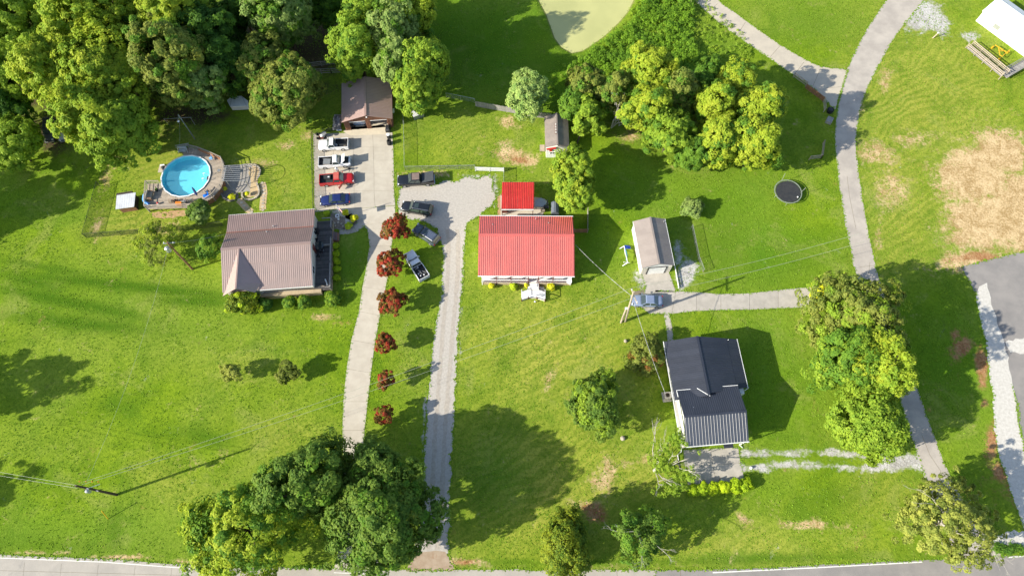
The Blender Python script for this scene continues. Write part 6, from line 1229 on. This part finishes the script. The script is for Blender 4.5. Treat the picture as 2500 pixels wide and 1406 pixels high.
for nm, lbp, pts in (('left', 'left', [(583, 488), (590, 495), (596, 502), (602, 508), (608, 514), (614, 518)]), ('right', 'right', [(640, 447), (643, 456), (644, 465), (645, 473), (643, 481), (643, 489), (642, 497), (641, 505), (642, 513)])):
    sp2 = thing('stepping_stone_path', '%s branch of the pale stepping-stone path behind the brown-roofed house' % lbp, 'path', tuple(P(*pts[0], 0)), 0, 'stepping-stone paths'); q = [loc2(sp2, P(a, b, 0)) for a, b in pts]; s_ = smoothpts(q, 1)
    L_ = []; R_ = []
    for i, p in enumerate(s_):
        d = (s_[min(i + 1, len(s_) - 1)] - s_[max(i - 1, 0)]).normalized(); n_ = V(-d.y, d.x, 0) * .55; L_.append(p + n_); R_.append(p - n_)
    o = sheet('gravel_base', [(p.x, p.y) for p in jag(L_, .4, .05, 1, False)] + [(p.x, p.y) for p in jag(R_, .4, .05, 2, False)][::-1], .02, MATS['tan_sand']); o.parent = sp2
    for i, p in enumerate(q): obj('stepping_stone', MB().prism([(p.x + .27 * math.cos(a * PI / 4 + i), p.y + .24 * math.sin(a * PI / 4 + i)) for a in range(8)], .0, .06), M_stone, sp2)
# stone bed beside the driveway with flag and edging
struct(sheet('rock_garden', jag(PX([(806, 514), (848, 512), (866, 523), (872, 538), (860, 553), (840, 560), (808, 558)]), .4, .05, 8), .02, mat('rock_garden', (.33, .27, .21), (.2, .165, .13), 3.4, .95, .1, stain=(.12, .10, .08), stamt=.4, stsc=4, bump=.8)))
struct(sheet('bed_lawn', jag(PX([(843, 527), (858, 522), (868, 534), (856, 548), (843, 545)]), .3, .05, 8), .03, MATS['lawn']))
kb = thing('edging_kerb', 'curved dark edging kerb of the rock garden by the front walk', 'edging', tuple(P(872, 540, 0))); q = [loc2(kb, P(a, b, 0)) for a, b in ((873, 530), (872, 542), (862, 553), (846, 560), (826, 560))]; q = smoothpts(q, 2)
for a, b in zip(q[:-1], q[1:]): obj('kerb_stone', MB().bar(a + V(0, 0, .1), b + V(0, 0, .1), .16, .2), M_stoned, kb)
wb2 = thing('wishing_well', 'small white square planter block in the rock garden', 'planter', tuple(P(825, 530, 0))); obj('block', MB().box((0, .22, .25), (.6, .14, .5)).box((0, -.22, .25), (.6, .14, .5)).box((-.24, 0, .25), (.13, .3, .5)).box((.24, 0, .25), (.13, .3, .5)), M_white, wb2); obj('foot', MB().box((.18, -.5, .12), (.3, .3, .24)), M_white, wb2); obj('soil', MB().box((0, 0, .2), (.34, .3, .3)), M_black, wb2)
rr = random.Random(5)
for i, (x, y) in enumerate([(817, 546), (826, 544), (834, 548), (818, 552), (838, 553)]):
    g = thing('garden_rock', 'pale garden rock in the rock garden, %s along its lower row' % ['first', 'second', 'third', 'fourth', 'fifth'][i], 'rock', tuple(P(x, y, 0)), rr.uniform(0, 3), 'rocks of the rock garden'); obj('rock', MB().lathe([(.1, 0), (.22, .06), (.2, .16), (.08, .24)], 6), M_stone, g)
fp = thing('flagpole', 'white flag pole with a striped flag in the rock garden', 'flag', tuple(P(834, 531, 0))); q = loc2(fp, P(821, 500, 4.3))
obj('pole', MB().tube([(0, 0, 0), (q.x, q.y, 4.3)], .035, 7), M_white, fp); obj('finial', MB().lathe([(.02, 0), (.07, .06), (.02, .12)], 8, (q.x, q.y, 4.3)), M_white, fp)
M_fr = mat('flag_red', (.5, .03, .04)); M_fb = mat('flag_blue', (.03, .05, .25)); d = V(q.x, q.y, 4.3).normalized(); e = V(.55, -.5, -.25).normalized()
fo = V(0, 0, 0) + d * 3.9; fb = obj('flag', MB().add([tuple(fo), tuple(fo + e * 1.1), tuple(fo + e * 1.1 - d * .75), tuple(fo - d * .75)], [(0, 1, 2, 3)]), M_white, fp)
up_ = V(0, 0, .006)
for k in range(7): a = fo - d * (.75 * (2 * k) / 13); a2 = fo - d * (.75 * (2 * k + 1) / 13); s_ = e * (.45 if k < 4 else 0); obj('stripe', MB().add([tuple(a + s_ + up_), tuple(a + e * 1.1 + up_), tuple(a2 + e * 1.1 + up_), tuple(a2 + s_ + up_)], [(0, 1, 2, 3)]), M_fr, fb)
obj('canton', MB().add([tuple(fo + up_), tuple(fo + e * .44 + up_), tuple(fo + e * .44 - d * .4 + up_), tuple(fo - d * .4 + up_)], [(0, 1, 2, 3)]), M_fb, fb)

# ------------------------------------------------------------------ fences
def chain(label, pts, h=1.2, m_=M_galv, group='chain-link fences', every=3.0):
    t = thing('chain_link_fence', label, 'fence', tuple(P(*pts[0], 0)), 0, group); q = [loc2(t, P(a, b, 0)) for a, b in pts]; wm = MB()
    for a, b in zip(q[:-1], q[1:]):
        L = (b - a).length; n = max(1, round(L / every))
        for i in range(n + 1): p = a.lerp(b, i / n); obj('post', MB().tube([(p.x, p.y, 0), (p.x, p.y, h + .05)], .035, 6), m_, t)
        obj('top_rail', MB().tube([a + V(0, 0, h), b + V(0, 0, h)], .026, 6), m_, t)
        d = (b - a).normalized(); k = int(L / .16); nn = V(-d.y, d.x, 0) * .006
        for i in range(-7, k):
            for sg in (1, -1):
                s0, s1 = i * .16, i * .16 + h; z0, z1 = (0, h) if sg > 0 else (h, 0)
                if s0 < 0: z0 += (z1 - z0) * (-s0) / h; s0 = 0
                if s1 > L: z1 = z0 + (z1 - z0) * (L - s0) / (s1 - s0); s1 = L
                if s1 <= s0: continue
                A, B = a + d * s0, a + d * s1; up = V(0, 0, .016 if m_ is M_dkw else .010); wm.add([tuple(V(A.x, A.y, z0) - up), tuple(V(A.x, A.y, z0) + up), tuple(V(B.x, B.y, z1) + up), tuple(V(B.x, B.y, z1) - up)], [(0, 1, 2, 3)])
    obj('wire_mesh', wm, m_, t, stuff=True); return t
M_dkw = mat('dark_coated_wire', (.05, .055, .05), (.04, .04, .04), 3, .6)
chain('dark chain-link fence along the left side of the pool yard', [(246, 455), (212, 581)], 1.5, M_dkw); chain('dark chain-link fence along the bottom of the pool yard', [(212, 581), (340, 571), (480, 560), (545, 552)], 1.5, M_dkw)
chain('dark chain-link fence on the left edge of the concrete parking pad', [(763, 330), (765, 420), (768, 515)], 1.1, M_dkw); chain('short dark chain-link fence above the row of parked trucks', [(763, 330), (835, 318)], 1.1, M_dkw)
chain('galvanised chain-link fence left of the dog yard', [(985, 268), (988, 340), (989, 416)], 1.2); chain('galvanised chain-link fence along the bottom of the dog yard', [(989, 416), (1160, 413)], 1.2)
chain('galvanised chain-link fence behind the garage trees running to the picket fence', [(1090, 238), (1160, 252)], 1.2); chain('short galvanised chain-link run from the white gate to the red patio roof', [(1230, 418), (1230, 450)], 1.2)
chain('old chain-link fence right of the taupe garage', [(1688, 556), (1704, 634), (1716, 664)], 1.1, M_steel)
pk = thing('picket_fence', 'weathered grey picket fence at the back of the dog yard', 'fence', tuple(P(1160, 260, 0))); pts = [loc2(pk, P(a, b, 0)) for a, b in ((1161, 260), (1200, 267), (1256, 277), (1300, 286), (1345, 290))]
for a, b in zip(pts[:-1], pts[1:]):
    L = (b - a).length; n = int(L / .2); ang = math.atan2(b.y - a.y, b.x - a.x)
    for i in range(n): p = a.lerp(b, (i + .5) / n); obj('picket', MB().box((p.x, p.y, .68 + .02 * ((i * 5) % 3)), (.165, .03, 1.36 + .05 * ((i * 3) % 4)), ang), M_woodg, pk)
    for z in (.35, 1.1): obj('rail', MB().bar((a.x, a.y + .05, z), (b.x, b.y + .05, z), .04, .09), M_wood, pk)
def railf(label, pts, h, zs, m_, solid=False, every=2.4, name='rail_fence', group='wooden rail fences'):
    t = thing(name, label, 'fence', tuple(P(*pts[0], 0)), 0, group); q = [loc2(t, P(a, b, 0)) for a, b in pts]
    for a, b in zip(q[:-1], q[1:]):
        n = max(1, round((b - a).length / every))
        for i in range(n + 1): p = a.lerp(b, i / n); obj('post', MB().box((p.x, p.y, h / 2), (.11, .11, h)), m_, t)
        for z in zs: obj('rail', MB().bar(a + V(0, 0, z), b + V(0, 0, z), .05, .16), m_, t)
        if solid:
            L = (b - a).length; n = int(L / .2); ang = math.atan2(b.y - a.y, b.x - a.x)
            for i in range(n): p = a.lerp(b, (i + .5) / n); obj('board', MB().box((p.x, p.y, h / 2), (.18, .04, h), ang), M_woodr, t)
    return t
railf('old wooden rail fence behind the brown garage below the clearing', [(762, 183), (810, 181), (852, 179)], 1.5, (.4, .9, 1.4), M_woodg); railf('second old wooden fence row just above the first, behind the brown garage', [(760, 165), (812, 160), (852, 157)], 1.3, (.4, .8, 1.2), M_woodg)
railf('pale three-rail fence at the top left beside the side road', [(1936, 190), (1966, 212)], 1.3, (.4, .8, 1.2), M_wood); railf('brown solid board fence between the rail fences by the side road', [(1966, 216), (2008, 247)], 1.1, (.9,), M_woodr, True)
railf('short rail fence at the tip of the side road', [(2009, 250), (2010, 274)], 1.3, (.4, .8, 1.2), M_wood); railf('bent two-part rail fence left of the lane above the trampoline', [(2008, 352), (2003, 388), (1974, 391)], 1.2, (.35, .75, 1.15), M_wood)
railf('white wooden gate panel at the lower right of the dog yard', [(1161, 418), (1230, 420)], 1.2, (.3, .6, .9, 1.15), M_white, name='gate'); railf('long weathered log rail beside the golden shrub', [(1993, 692), (2030, 687), (2081, 676)], .35, (.3,), M_wood)
railf('low white board rail sloping down right of the taupe garage', [(1647, 654), (1656, 704)], .5, (.2, .42), M_white)
pk2 = thing('plank', 'old grey plank lying along the left wall of the taupe garage', 'plank', tuple(P(1557, 632, 0)), R(100)); obj('board', MB().box((0, 0, .06), (3.6, .25, .08)), M_wood, pk2)

# ------------------------------------------------------------------ poles and wires
M_pole = mat('pole_wood', (.10, .07, .05), (.07, .05, .04), 3, .85); M_polel = mat('pale_pole_wood', (.46, .39, .29), (.36, .30, .22), 3, .85); M_wire = mat('wire', (.42, .45, .33), (.36, .38, .28), 3, .5); M_wired = mat('insulated_wire', (.60, .60, .56), (.12, .12, .12), 3, .6)
pL = thing('utility_pole', 'dark utility pole with grey hardware at the lower left of the lawn', 'utility pole', tuple(P(285, 1207, 0))); tl = loc2(pL, P(184, 1185, 9.9))
obj('pole', MB().tube([(0, 0, 0), (tl.x, tl.y, 9.9)], [.19, .13], 10), M_pole, pL)
obj('transformer', MB().lathe([(.2, 0), (.26, .08), (.26, .8), (.1, .9)], 12, (tl.x * .62 + .1, tl.y - .35, 6.6)), M_galv, pL)
for s in (.55, .78): obj('bracket', MB().bar((tl.x * s - .3, tl.y + .1, 9.9 * s), (tl.x * s + .5, tl.y - .15, 9.9 * s), .12, .12), M_galv, pL)
obj('lamp_arm', MB().tube([(tl.x * .7, tl.y, 7.2), (tl.x * .7 + 1.7, tl.y + .5, 7.5)], .04, 6), M_galv, pL)
for k in range(4): obj('insulator', MB().lathe([(.04, 0), (.09, .1), (.05, .25)], 8, (tl.x + .3 + k * .75, tl.y + .55, 9.6 - k * .1)), M_or, pL)
p2 = thing('utility_pole', 'pale utility pole leaning beside the silver-blue sedan', 'utility pole', tuple(P(1526, 784, 0))); t2_ = loc2(p2, P(1547, 712, 11.2))
obj('pole', MB().tube([(0, 0, 0), (t2_.x, t2_.y, 11.2)], [.2, .14], 10), M_polel, p2); 
qa = loc2(p2, P(1556, 742, 9)); qb = loc2(p2, P(1541, 705, 9.6)); obj('crossarm', MB().bar(qa, qb, .14, .14), M_polel, p2)
for s in (.1, .5, .9): a = qa.lerp(qb, s); obj('insulator', MB().lathe([(.05, 0), (.11, .1), (.06, .25)], 8, tuple(a + V(0, 0, .08))), M_white, p2)
p3s = thing('pole_stub', 'short pale stub pole leaning against the utility pole by the sedan', 'pole', tuple(P(1516, 787, 0))); q = loc2(p3s, P(1529, 753, 5.0)); obj('pole', MB().tube([(0, 0, 0), (q.x, q.y, 5.0)], [.17, .14], 10), M_polel, p3s); obj('cap', MB().box((q.x, q.y, 5.05), (.4, .3, .15)), M_white, p3s)
p3 = thing('utility_pole', 'brown utility pole with a white transformer by the airy olive tree', 'utility pole', tuple(P(470, 657, 0))); q = loc2(p3, P(408, 592, 9.0)); obj('pole', MB().tube([(0, 0, 0), (q.x, q.y, 9.0)], [.18, .13], 10), mat('brown_pole_wood', (.24, .14, .07), (.18, .10, .05), 3, .85), p3)
obj('transformer', MB().lathe([(.3, 0), (.36, .1), (.36, 1.0), (.15, 1.12)], 14, (q.x * .86 - .35, q.y * .86 - .5, 7.2)), M_galv, p3); obj('crossarm', MB().bar((q.x * .95 - .8, q.y * .95, 8.6), (q.x * .95 + 1.0, q.y * .95 + .2, 8.6), .12, .12), M_steel, p3)
for s in (-.6, 0, .8): obj('insulator', MB().lathe([(.05, 0), (.1, .1), (.05, .22)], 8, (q.x * .95 + s, q.y * .95 + .1, 8.68)), M_white, p3)
p4 = thing('yard_light_pole', 'slim steel yard light pole at the edge of the left wood', 'lamp post', tuple(P(476, 340, 0))); q = loc2(p4, P(435, 280, 6.9)); obj('pole', MB().tube([(0, 0, 0), (q.x, q.y, 6.9)], [.11, .08], 8), M_steel, p4); obj('arm', MB().tube([(q.x, q.y, 6.85), (q.x + .2, q.y - 1.2, 6.9)], .04, 6), M_galv, p4); obj('lamp_head', MB().lathe([(.1, 0), (.2, -.12), (.14, -.2)], 10, (q.x + .2, q.y - 1.25, 6.85)), M_white, p4)
sw_ = thing('clothesline_post', 'thin horizontal pipe rail beside the yard light pole', 'clothesline', tuple(P(445, 306, 0))); obj('rail', MB().tube([(-2.4, -.1, 1.9), (2.4, .25, 1.9)], .04, 6), M_galv, sw_)
for x in (-2.3, 2.3): obj('post', MB().tube([(x, 0, 0), (x, .05 * x, 1.9)], .04, 6), M_galv, sw_)
p5 = thing('fence_post', 'short pale marker post at the top edge beside the side road', 'post', tuple(P(1683, 18, 0))); obj('post', MB().tube([(0, 0, 0), (.1, .2, 2.0)], .08, 8), M_polel, p5); obj('footing_stone', MB().lathe([(.3, 0), (.35, .15), (.1, .3)], 7, (.2, -.2, 0)), M_stone, p5)
def wire(label, a, b, sag=1.0, r=.017, m_=M_wire, n=16, group='overhead wires'):
    t = thing('overhead_wire', label, 'wire', tuple(a), 0, group); A = V(0, 0, 0); B = b - a
    obj('cable', MB().tube([A.lerp(B, i / n) - V(0, 0, sag * 4 * (i / n) * (1 - i / n)) for i in range(n + 1)], r, 5), m_, t)
T1, T2, T3 = P(186, 1184, 9.9), P(1547, 716, 10.6), P(410, 594, 8.8)
wire('upper of the two long wires from the left lawn pole to the sedan pole', T1 + V(.8, .4, 0), T2 + V(0, .9, 0), 1.6); wire('lower of the two long wires from the left lawn pole to the sedan pole', T1 + V(.5, .1, -.3), T2 + V(0, -.4, -.6), 1.9)
wire('upper wire leaving the left lawn pole past the left edge', T1, P(-300, 1100, 9.6), .6); wire('lower wire leaving the left lawn pole past the left edge', T1 + V(0, -.3, -.4), P(-300, 1112, 9.3), .7)
wire('upper wire from the sedan pole across the right lawn', T2 + V(0, .9, 0), P(2100, 570, 9.5), 1.3, .018); wire('lower wire from the sedan pole across the right lawn', T2 + V(0, -.4, -.4), P(2110, 590, 9.3), 1.3, .018)
wire('twisted service cable from the red-roofed house to the sedan pole', P(1405, 598, 3.4), T2 + V(0, 0, -1.2), .5, .03, M_wired); wire('twisted service cable from the sedan pole down to the black-roofed house', T2 + V(0, 0, -1.4), P(1624, 960, 3.6), .5, .03, M_wired)
wire('service wire from the brown utility pole to the brown-roofed house', T3, P(549, 572, 4.6), .3, .015); wire('thin wire from the brown utility pole down the left lawn', T3 + V(0, 0, -.3), T1 + V(1.0, .5, -.4), 1.5, .012)
wire('thin wire from the yard light pole to the pool', P(437, 282, 6.8), P(437, 366, 2.3), .3, .012)
gm_ = thing('guy_marker', 'yellow guy wire marker below the left lawn pole', 'guy wire', tuple(P(264, 1266, 0))); q = loc2(gm_, P(246, 1246, 2.2)); obj('guard', MB().tube([(0, 0, 0), (q.x, q.y, 2.0)], .05, 6), M_yel, gm_)

# ------------------------------------------------------------------ small yard things
tp = thing('trampoline', 'round black trampoline with a pale frame on the right lawn', 'trampoline', tuple(P(1924, 474, 0))); c = loc2(tp, P(1924, 468, .85)); RT = 2.35
obj('mat', MB().lathe([(.01, .84), (RT - .28, .85), (RT - .28, .83), (.01, .82)], 36, (c.x, c.y, 0)), M_bedl, tp)
for k in range(24): a = 2 * PI * k / 24; a2 = 2 * PI * (k + .96) / 24; obj('frame_pad', MB().bar((c.x + (RT - .1) * math.cos(a), c.y + (RT - .1) * math.sin(a), .88), (c.x + (RT - .1) * math.cos(a2), c.y + (RT - .1) * math.sin(a2), .88), .14, .06), mat('pale_pad', (.24, .27, .23), (.18, .21, .17), 2, .7), tp)
for k in range(6):
    a = 2 * PI * (k + .3) / 6; obj('leg', MB().tube([(c.x + RT * .97 * math.cos(a), c.y + RT * .97 * math.sin(a), 0), (c.x + RT * .97 * math.cos(a), c.y + RT * .97 * math.sin(a), .85)], .03, 6), M_galv, tp)
for pa, pb in (((1909, 440), (1917, 424)), ((1955, 470), (1967, 459))): A, B = loc2(tp, P(*pa, .9)), loc2(tp, P(*pb, 2.5)); obj('net_pole', MB().tube([A, B], .035, 6), M_galv, tp)
bl_ = thing('ball', 'small white ball lying on the trampoline mat', 'ball', tuple(P(1947, 482, .86))); obj('ball', MB().lathe([(.02, 0), (.1, .04), (.13, .12), (.1, .2), (.02, .24)], 12), M_white, bl_)
sg = thing('swing_set', 'collapsed blue and white metal play frame on the shaded grass', 'play frame', tuple(P(1526, 622, 0)))
Q3 = lambda a, b, z: loc2(sg, P(a, b, z)); mb = MB()
for a, b in (((1513, 607, .2), (1524, 601, 1.2)), ((1524, 601, 1.2), (1526, 617, 1.1)), ((1526, 617, 1.1), (1530, 630, 1.0)), ((1530, 630, 1.0), (1532, 641, 1.2)), ((1520, 649, .1), (1534, 640, 1.2)), ((1523, 640, .9), (1537, 642, .3))): mb.tube([Q3(*a), Q3(*b)], .07, 6)
obj('frame', mb, M_white, sg); obj('crossbar', MB().tube([Q3(1525, 604, .8), Q3(1531, 622, .8), Q3(1529, 636, .8)], .09, 6), mat('teal_paint', (.06, .25, .42), (.05, .2, .35), 2, .5), sg); q = Q3(1531, 602, .5); obj('blue_tarp', MB().prism([(q.x - .5, q.y - .3), (q.x + .6, q.y - .35), (q.x + .5, q.y + .2), (q.x - .4, q.y + .3)], .3, .4), mat('deep_blue', (.02, .06, .35), (.02, .05, .28), 2, .5), sg)
# riding mower, wheels, bins by the garage
rm = thing('riding_mower', 'white and black riding mower at the top corner of the parking pad', 'riding mower', tuple(P(784, 335, 0)), .05)
obj('hood', MB().loft([ring(.75, .28, .3, .75), ring(.3, .32, .3, .85), ring(.0, .3, .3, .8)]), M_white, rm, True); obj('seat', MB().box((-.35, 0, .75), (.4, .45, .1)).box((-.55, 0, .95), (.1, .45, .35)), M_black, rm); obj('deck', MB().box((.1, 0, .2), (.9, 1.0, .16)), M_redtrim, rm); obj('steering_wheel', MB().lathe([(.16, 0), (.19, .02), (.16, .04)], 10, (-.02, 0, .95)), M_black, rm)
for x, r_ in ((.65, .2), (-.45, .28)):
    for s in (-1, 1): obj('wheel', MB().tube([(x, s * .35, r_), (x, s * .55, r_)], r_, 12), M_tyre, rm)
ws = thing('cut_drum_table', 'round white-topped stand beside the riding mower', 'stand', tuple(P(794, 335, 0))); obj('top', MB().lathe([(.05, 1.05), (.42, 1.06), (.42, 1.12), (.05, 1.13)], 16), M_galv, ws); obj('column', MB().lathe([(.25, 0), (.06, .1), (.06, 1.05)], 10), M_black, ws)
GT = 'barrels and tyres by the garage corner'
b1 = thing('barrel', 'black barrel with a white round lid by the garage corner', 'barrel', tuple(P(950, 337, 0)), 0, GT); obj('drum', MB().lathe([(.34, 0), (.37, .3), (.35, .6), (.37, .9), (.33, 1.0)], 16), M_black, b1); obj('lid', MB().lathe([(.3, 1.0), (.34, 1.03), (.28, 1.08), (.05, 1.1)], 16), M_white, b1)
b2 = thing('tyre_stack', 'stack of black tyres below the white-lidded barrel', 'tyres', tuple(P(951, 352, 0)), 0, GT)
for k in range(4): obj('tyre', MB().lathe([(.2, .02), (.3, 0), (.4, .06), (.42, .12), (.4, .19), (.3, .24), (.2, .22), (.2, .02)], 18, (.03 * (k % 2), .02 * k, k * .245)), M_tyre, b2)
b3 = thing('covered_grill', 'black covered grill against the right pier of the brown garage', 'grill', tuple(P(948, 318, 0)), 0, GT); obj('cover', MB().loft([[(x * s, y * s, z) for x, y in ((-.4, -.6), (.4, -.6), (.4, .6), (-.4, .6))] for z, s in ((0, 1), (.8, .95), (1.1, .6))]), M_black, b3); obj('handle', MB().box((0, -.62, .8), (.5, .04, .04)), M_steel, b3)
tq = thing('tarp_pile', 'crumpled silver tarp heaped against the left wall of the brown garage', 'tarp', tuple(P(824, 300, 0)))
rq = np.random.default_rng(6); n = 14; me_v = []; me_f = []
for i in range(n):
    for j in range(n): x, y = -.75 + 1.5 * i / (n - 1), -1.7 + 3.4 * j / (n - 1); e = max(0, 1 - (x / .8) ** 4) * max(0, 1 - (y / 1.75) ** 4); me_v.append((x + rq.normal() * .05, y + rq.normal() * .06, .03 + e * (.65 + rq.normal() * .2)))
me_f = [(i * n + j, (i + 1) * n + j, (i + 1) * n + j + 1, i * n + j + 1) for i in range(n - 1) for j in range(n - 1)]
obj('tarp', MB().add(me_v, me_f), mat('silver_tarp', (.46, .44, .42), (.28, .26, .25), 3, .45, .5), tq); obj('trim_board', MB().box((.5, -1.7, .15), (.9, .2, .2)), M_white, tq)
dh = thing('animal_hutch', 'white slatted metal animal hutch under the garage trees', 'hutch', tuple(P(1020, 282, 0)), R(25))
obj('frame', MB().box((0, -.75, .5), (1.9, .05, .9)).box((0, .75, .5), (1.9, .05, .9)), M_steel, dh); obj('back_wall', MB().box((-.9, 0, .5), (.05, 1.4, .95)), M_galv, dh)
for k in range(9): obj('roof_slat', MB().box((-.92 + k * .23, 0, 1.05), (.16, 1.7, .05)), M_white, dh)
for k in range(5): obj('bar', MB().box((-.8 + k * .4, -.8, .55), (.05, .05, 1.0)), M_galv, dh)
tz = thing('utility_trailer', 'white flat-topped camper trailer half under the trees', 'trailer', tuple(P(582, 254, 0)), R(5))
q = [loc2(tz, P(a, b, 1.6)) for a, b in ((554, 246), (566, 235), (590, 235), (606, 247), (606, 259), (562, 261))]
obj('roof', MB().prism([(p.x, p.y) for p in q], 1.5, 1.62), M_white, tz); obj('body', MB().prism([(p.x * .97, p.y * .95) for p in q], .5, 1.5), M_vinyl, tz); obj('roof_seam', MB().bar((q[1].x, q[1].y, 1.64), (q[5].x, q[5].y, 1.64), .04, .02).bar((q[2].x, q[2].y, 1.64), (q[4].x - .3, q[4].y, 1.64), .04, .02), M_steel, tz); obj('hitch', MB().bar((q[4].x, q[4].y + .3, .5), (q[4].x + 1.0, q[4].y + .3, .45), .1, .1), M_white, tz)
for s in (-1, 1): obj('wheel', MB().tube([(s * .5, -1.0, .3), (s * .5, -.8, .3)], .3, 12), M_tyre, tz)
for i, (x, y, lb) in enumerate([(1520, 1070, 'pale boulder on bare soil left of the birch'), (1527, 833, 'small pale rock on the grass below the sedan pole'), (1833, 1142, 'white stone at the end of the gravel track')]):
    g = thing('boulder', lb, 'rock', tuple(P(x, y, 0)), i, None); obj('rock', MB().lathe([(.2, 0), (.38 - i * .08, .1), (.3 - i * .06, .3), (.1, .42)], 7), M_stone if i < 2 else M_white, g)
bb = thing('fire_ring', 'black round fire pit barrel at the tip of the side road', 'barrel', tuple(P(2025, 273, 0))); obj('drum', MB().lathe([(.55, 0), (.6, .6), (.55, .62), (.5, .2)], 16), M_black, bb); obj('lid', MB().lathe([(.3, .63), (.45, .66), (.1, .7)], 12), M_black, bb)
bx = thing('crate', 'grey wooden crate beside the lane below the black barrel', 'crate', tuple(P(2023, 297, 0)), R(-30)); obj('box', MB().box((0, 0, .3), (1.0, 1.2, .6)), M_woodg, bx)
for k in range(5): obj('slat', MB().box((-.4 + k * .2, 0, .62), (.16, 1.2, .03)), M_woodg, bx)
mb_ = thing('mailbox_post', 'short pale post standing on the top right lawn', 'post', tuple(P(2277, 94, 0)), 0); obj('post', MB().bar((0, 0, 0), (.6, .35, 1.0), .16, .16), M_polel, mb_); obj('cap', MB().box((.6, .35, 1.02), (.3, .25, .1)), M_white, mb_)
dmp = thing('yard_light', 'small white yard light below the red house landing', 'light', tuple(P(1306, 738, 0))); obj('stake', MB().tube([(0, 0, 0), (0, 0, .35)], .05, 6), M_black, dmp); obj('shade', MB().lathe([(.16, .3), (.12, .42), (.03, .48)], 10), M_white, dmp)
chr_ = thing('lawn_chair', 'overturned white lawn chair at the bottom of the patio slab', 'chair', tuple(P(1760, 1174, .05)), -.5); obj('seat', MB().box((0, 0, .35), (.5, .5, .05)), M_white, chr_); obj('backrest', MB().box((-.3, 0, .45), (.08, .5, .3)), M_trim, chr_)
for s in (-1, 1): obj('leg', MB().box((.2, s * .2, .17), (.04, .04, .34)), M_trim, chr_)
# man standing between the trucks, leaning on the red one
def skinbody(name, verts, edges, radii, m_, parent, sub=1):
    me = bpy.data.meshes.new(name); me.from_pydata(verts, edges, []); me.materials.append(m_); o = bpy.data.objects.new(name, me); C.objects.link(o); o.parent = parent
    md = o.modifiers.new('skin', 'SKIN'); sv = me.skin_vertices[0].data
    for i, r_ in enumerate(radii): sv[i].radius = (r_, r_)
    sv[0].use_root = True; ms = o.modifiers.new('sub', 'SUBSURF'); ms.levels = sub; ms.render_levels = sub; md.use_smooth_shade = True; return o
mn = thing('person', 'person in a white cap and shirt and blue shorts leaning on the red pickup', 'person', tuple(P(826, 421, 0)), R(-95))
M_skin = mat('skin', (.50, .30, .21), (.46, .27, .19), 4, .5); M_shirt = mat('white_shirt', (.72, .72, .70), (.6, .6, .6), 4, .9); M_short = mat('blue_shorts', (.06, .13, .32), (.05, .1, .26), 4, .9)
vs = [(0, 0, .95), (.04, 0, 1.2), (.14, 0, 1.42), (.2, 0, 1.54), (.25, 0, 1.68), (.0, .1, .9), (.03, .12, .5), (0, .12, .08), (.14, .13, .04), (.0, -.1, .9), (-.02, -.12, .5), (-.06, -.12, .08), (.08, -.13, .04),
      (.14, .2, 1.42), (.35, .26, 1.28), (.55, .2, 1.22), (.64, .18, 1.2), (.14, -.2, 1.42), (.35, -.26, 1.28), (.55, -.2, 1.22), (.64, -.18, 1.2)]
es = [(0, 1), (1, 2), (2, 3), (3, 4), (0, 5), (5, 6), (6, 7), (7, 8), (0, 9), (9, 10), (10, 11), (11, 12), (2, 13), (13, 14), (14, 15), (15, 16), (2, 17), (17, 18), (18, 19), (19, 20)]
rd = [.15, .14, .17, .06, .1, .09, .06, .045, .04, .09, .06, .045, .04, .06, .045, .032, .03, .06, .045, .032, .03]
for bidx, s in ((16, 1), (20, -1)):
    for k in range(5):
        i = len(vs); b0 = vs[bidx]; y = b0[1] + (k - 2) * .018; L = (.05, .085, .095, .085, .06)[k]; vs += [(b0[0] + L * .6, y + s * .0 + (k - 2) * .006, b0[2] - .005), (b0[0] + L, y + (k - 2) * .008, b0[2] - .02)]; es += [(bidx, i), (i, i + 1)]; rd += [.009, .007]
skinbody('body', vs, es, rd, M_skin, mn, 1)
obj('shirt', MB().loft([[(x + r_ * math.cos(a), 1.0 * r_ * 1.25 * math.sin(a), z) for a in [2 * PI * k / 14 for k in range(14)]] for x, r_, z in ((0, .17, .92), (.05, .165, 1.15), (.13, .19, 1.38), (.17, .13, 1.5), (.19, .07, 1.54))]), M_shirt, mn, True)
for s in (-1, 1): obj('sleeve', MB().tube([(.14, s * .16, 1.43), (.3, s * .25, 1.31)], [.085, .065], 10), M_shirt, mn, True); obj('short_leg', MB().tube([(0, s * .08, .95), (.02, s * .12, .55)], [.13, .1], 10), M_short, mn, True); obj('shoe', MB().box((.07, s * .125, .05), (.28, .1, .1)), M_trim, mn)
obj('cap', MB().lathe([(.12, 0), (.125, .05), (.09, .11), (.02, .13)], 12, (.26, 0, 1.72)).box((.4, 0, 1.73), (.14, .16, .02)), M_white, mn, True); obj('hair', MB().lathe([(.1, -.06), (.115, .0), (.11, .03)], 12, (.24, 0, 1.7)), M_trim, mn)
jk = thing('jack_stand', 'black floor jack beside the front wheel of the white pickup with the raised hood', 'jack', tuple(P(853, 413, 0))); obj('base', MB().box((0, 0, .12), (.35, .3, .2)), M_black, jk); obj('handle', MB().tube([(0, 0, .2), (.0, .5, .7)], .025, 6), M_steel, jk)
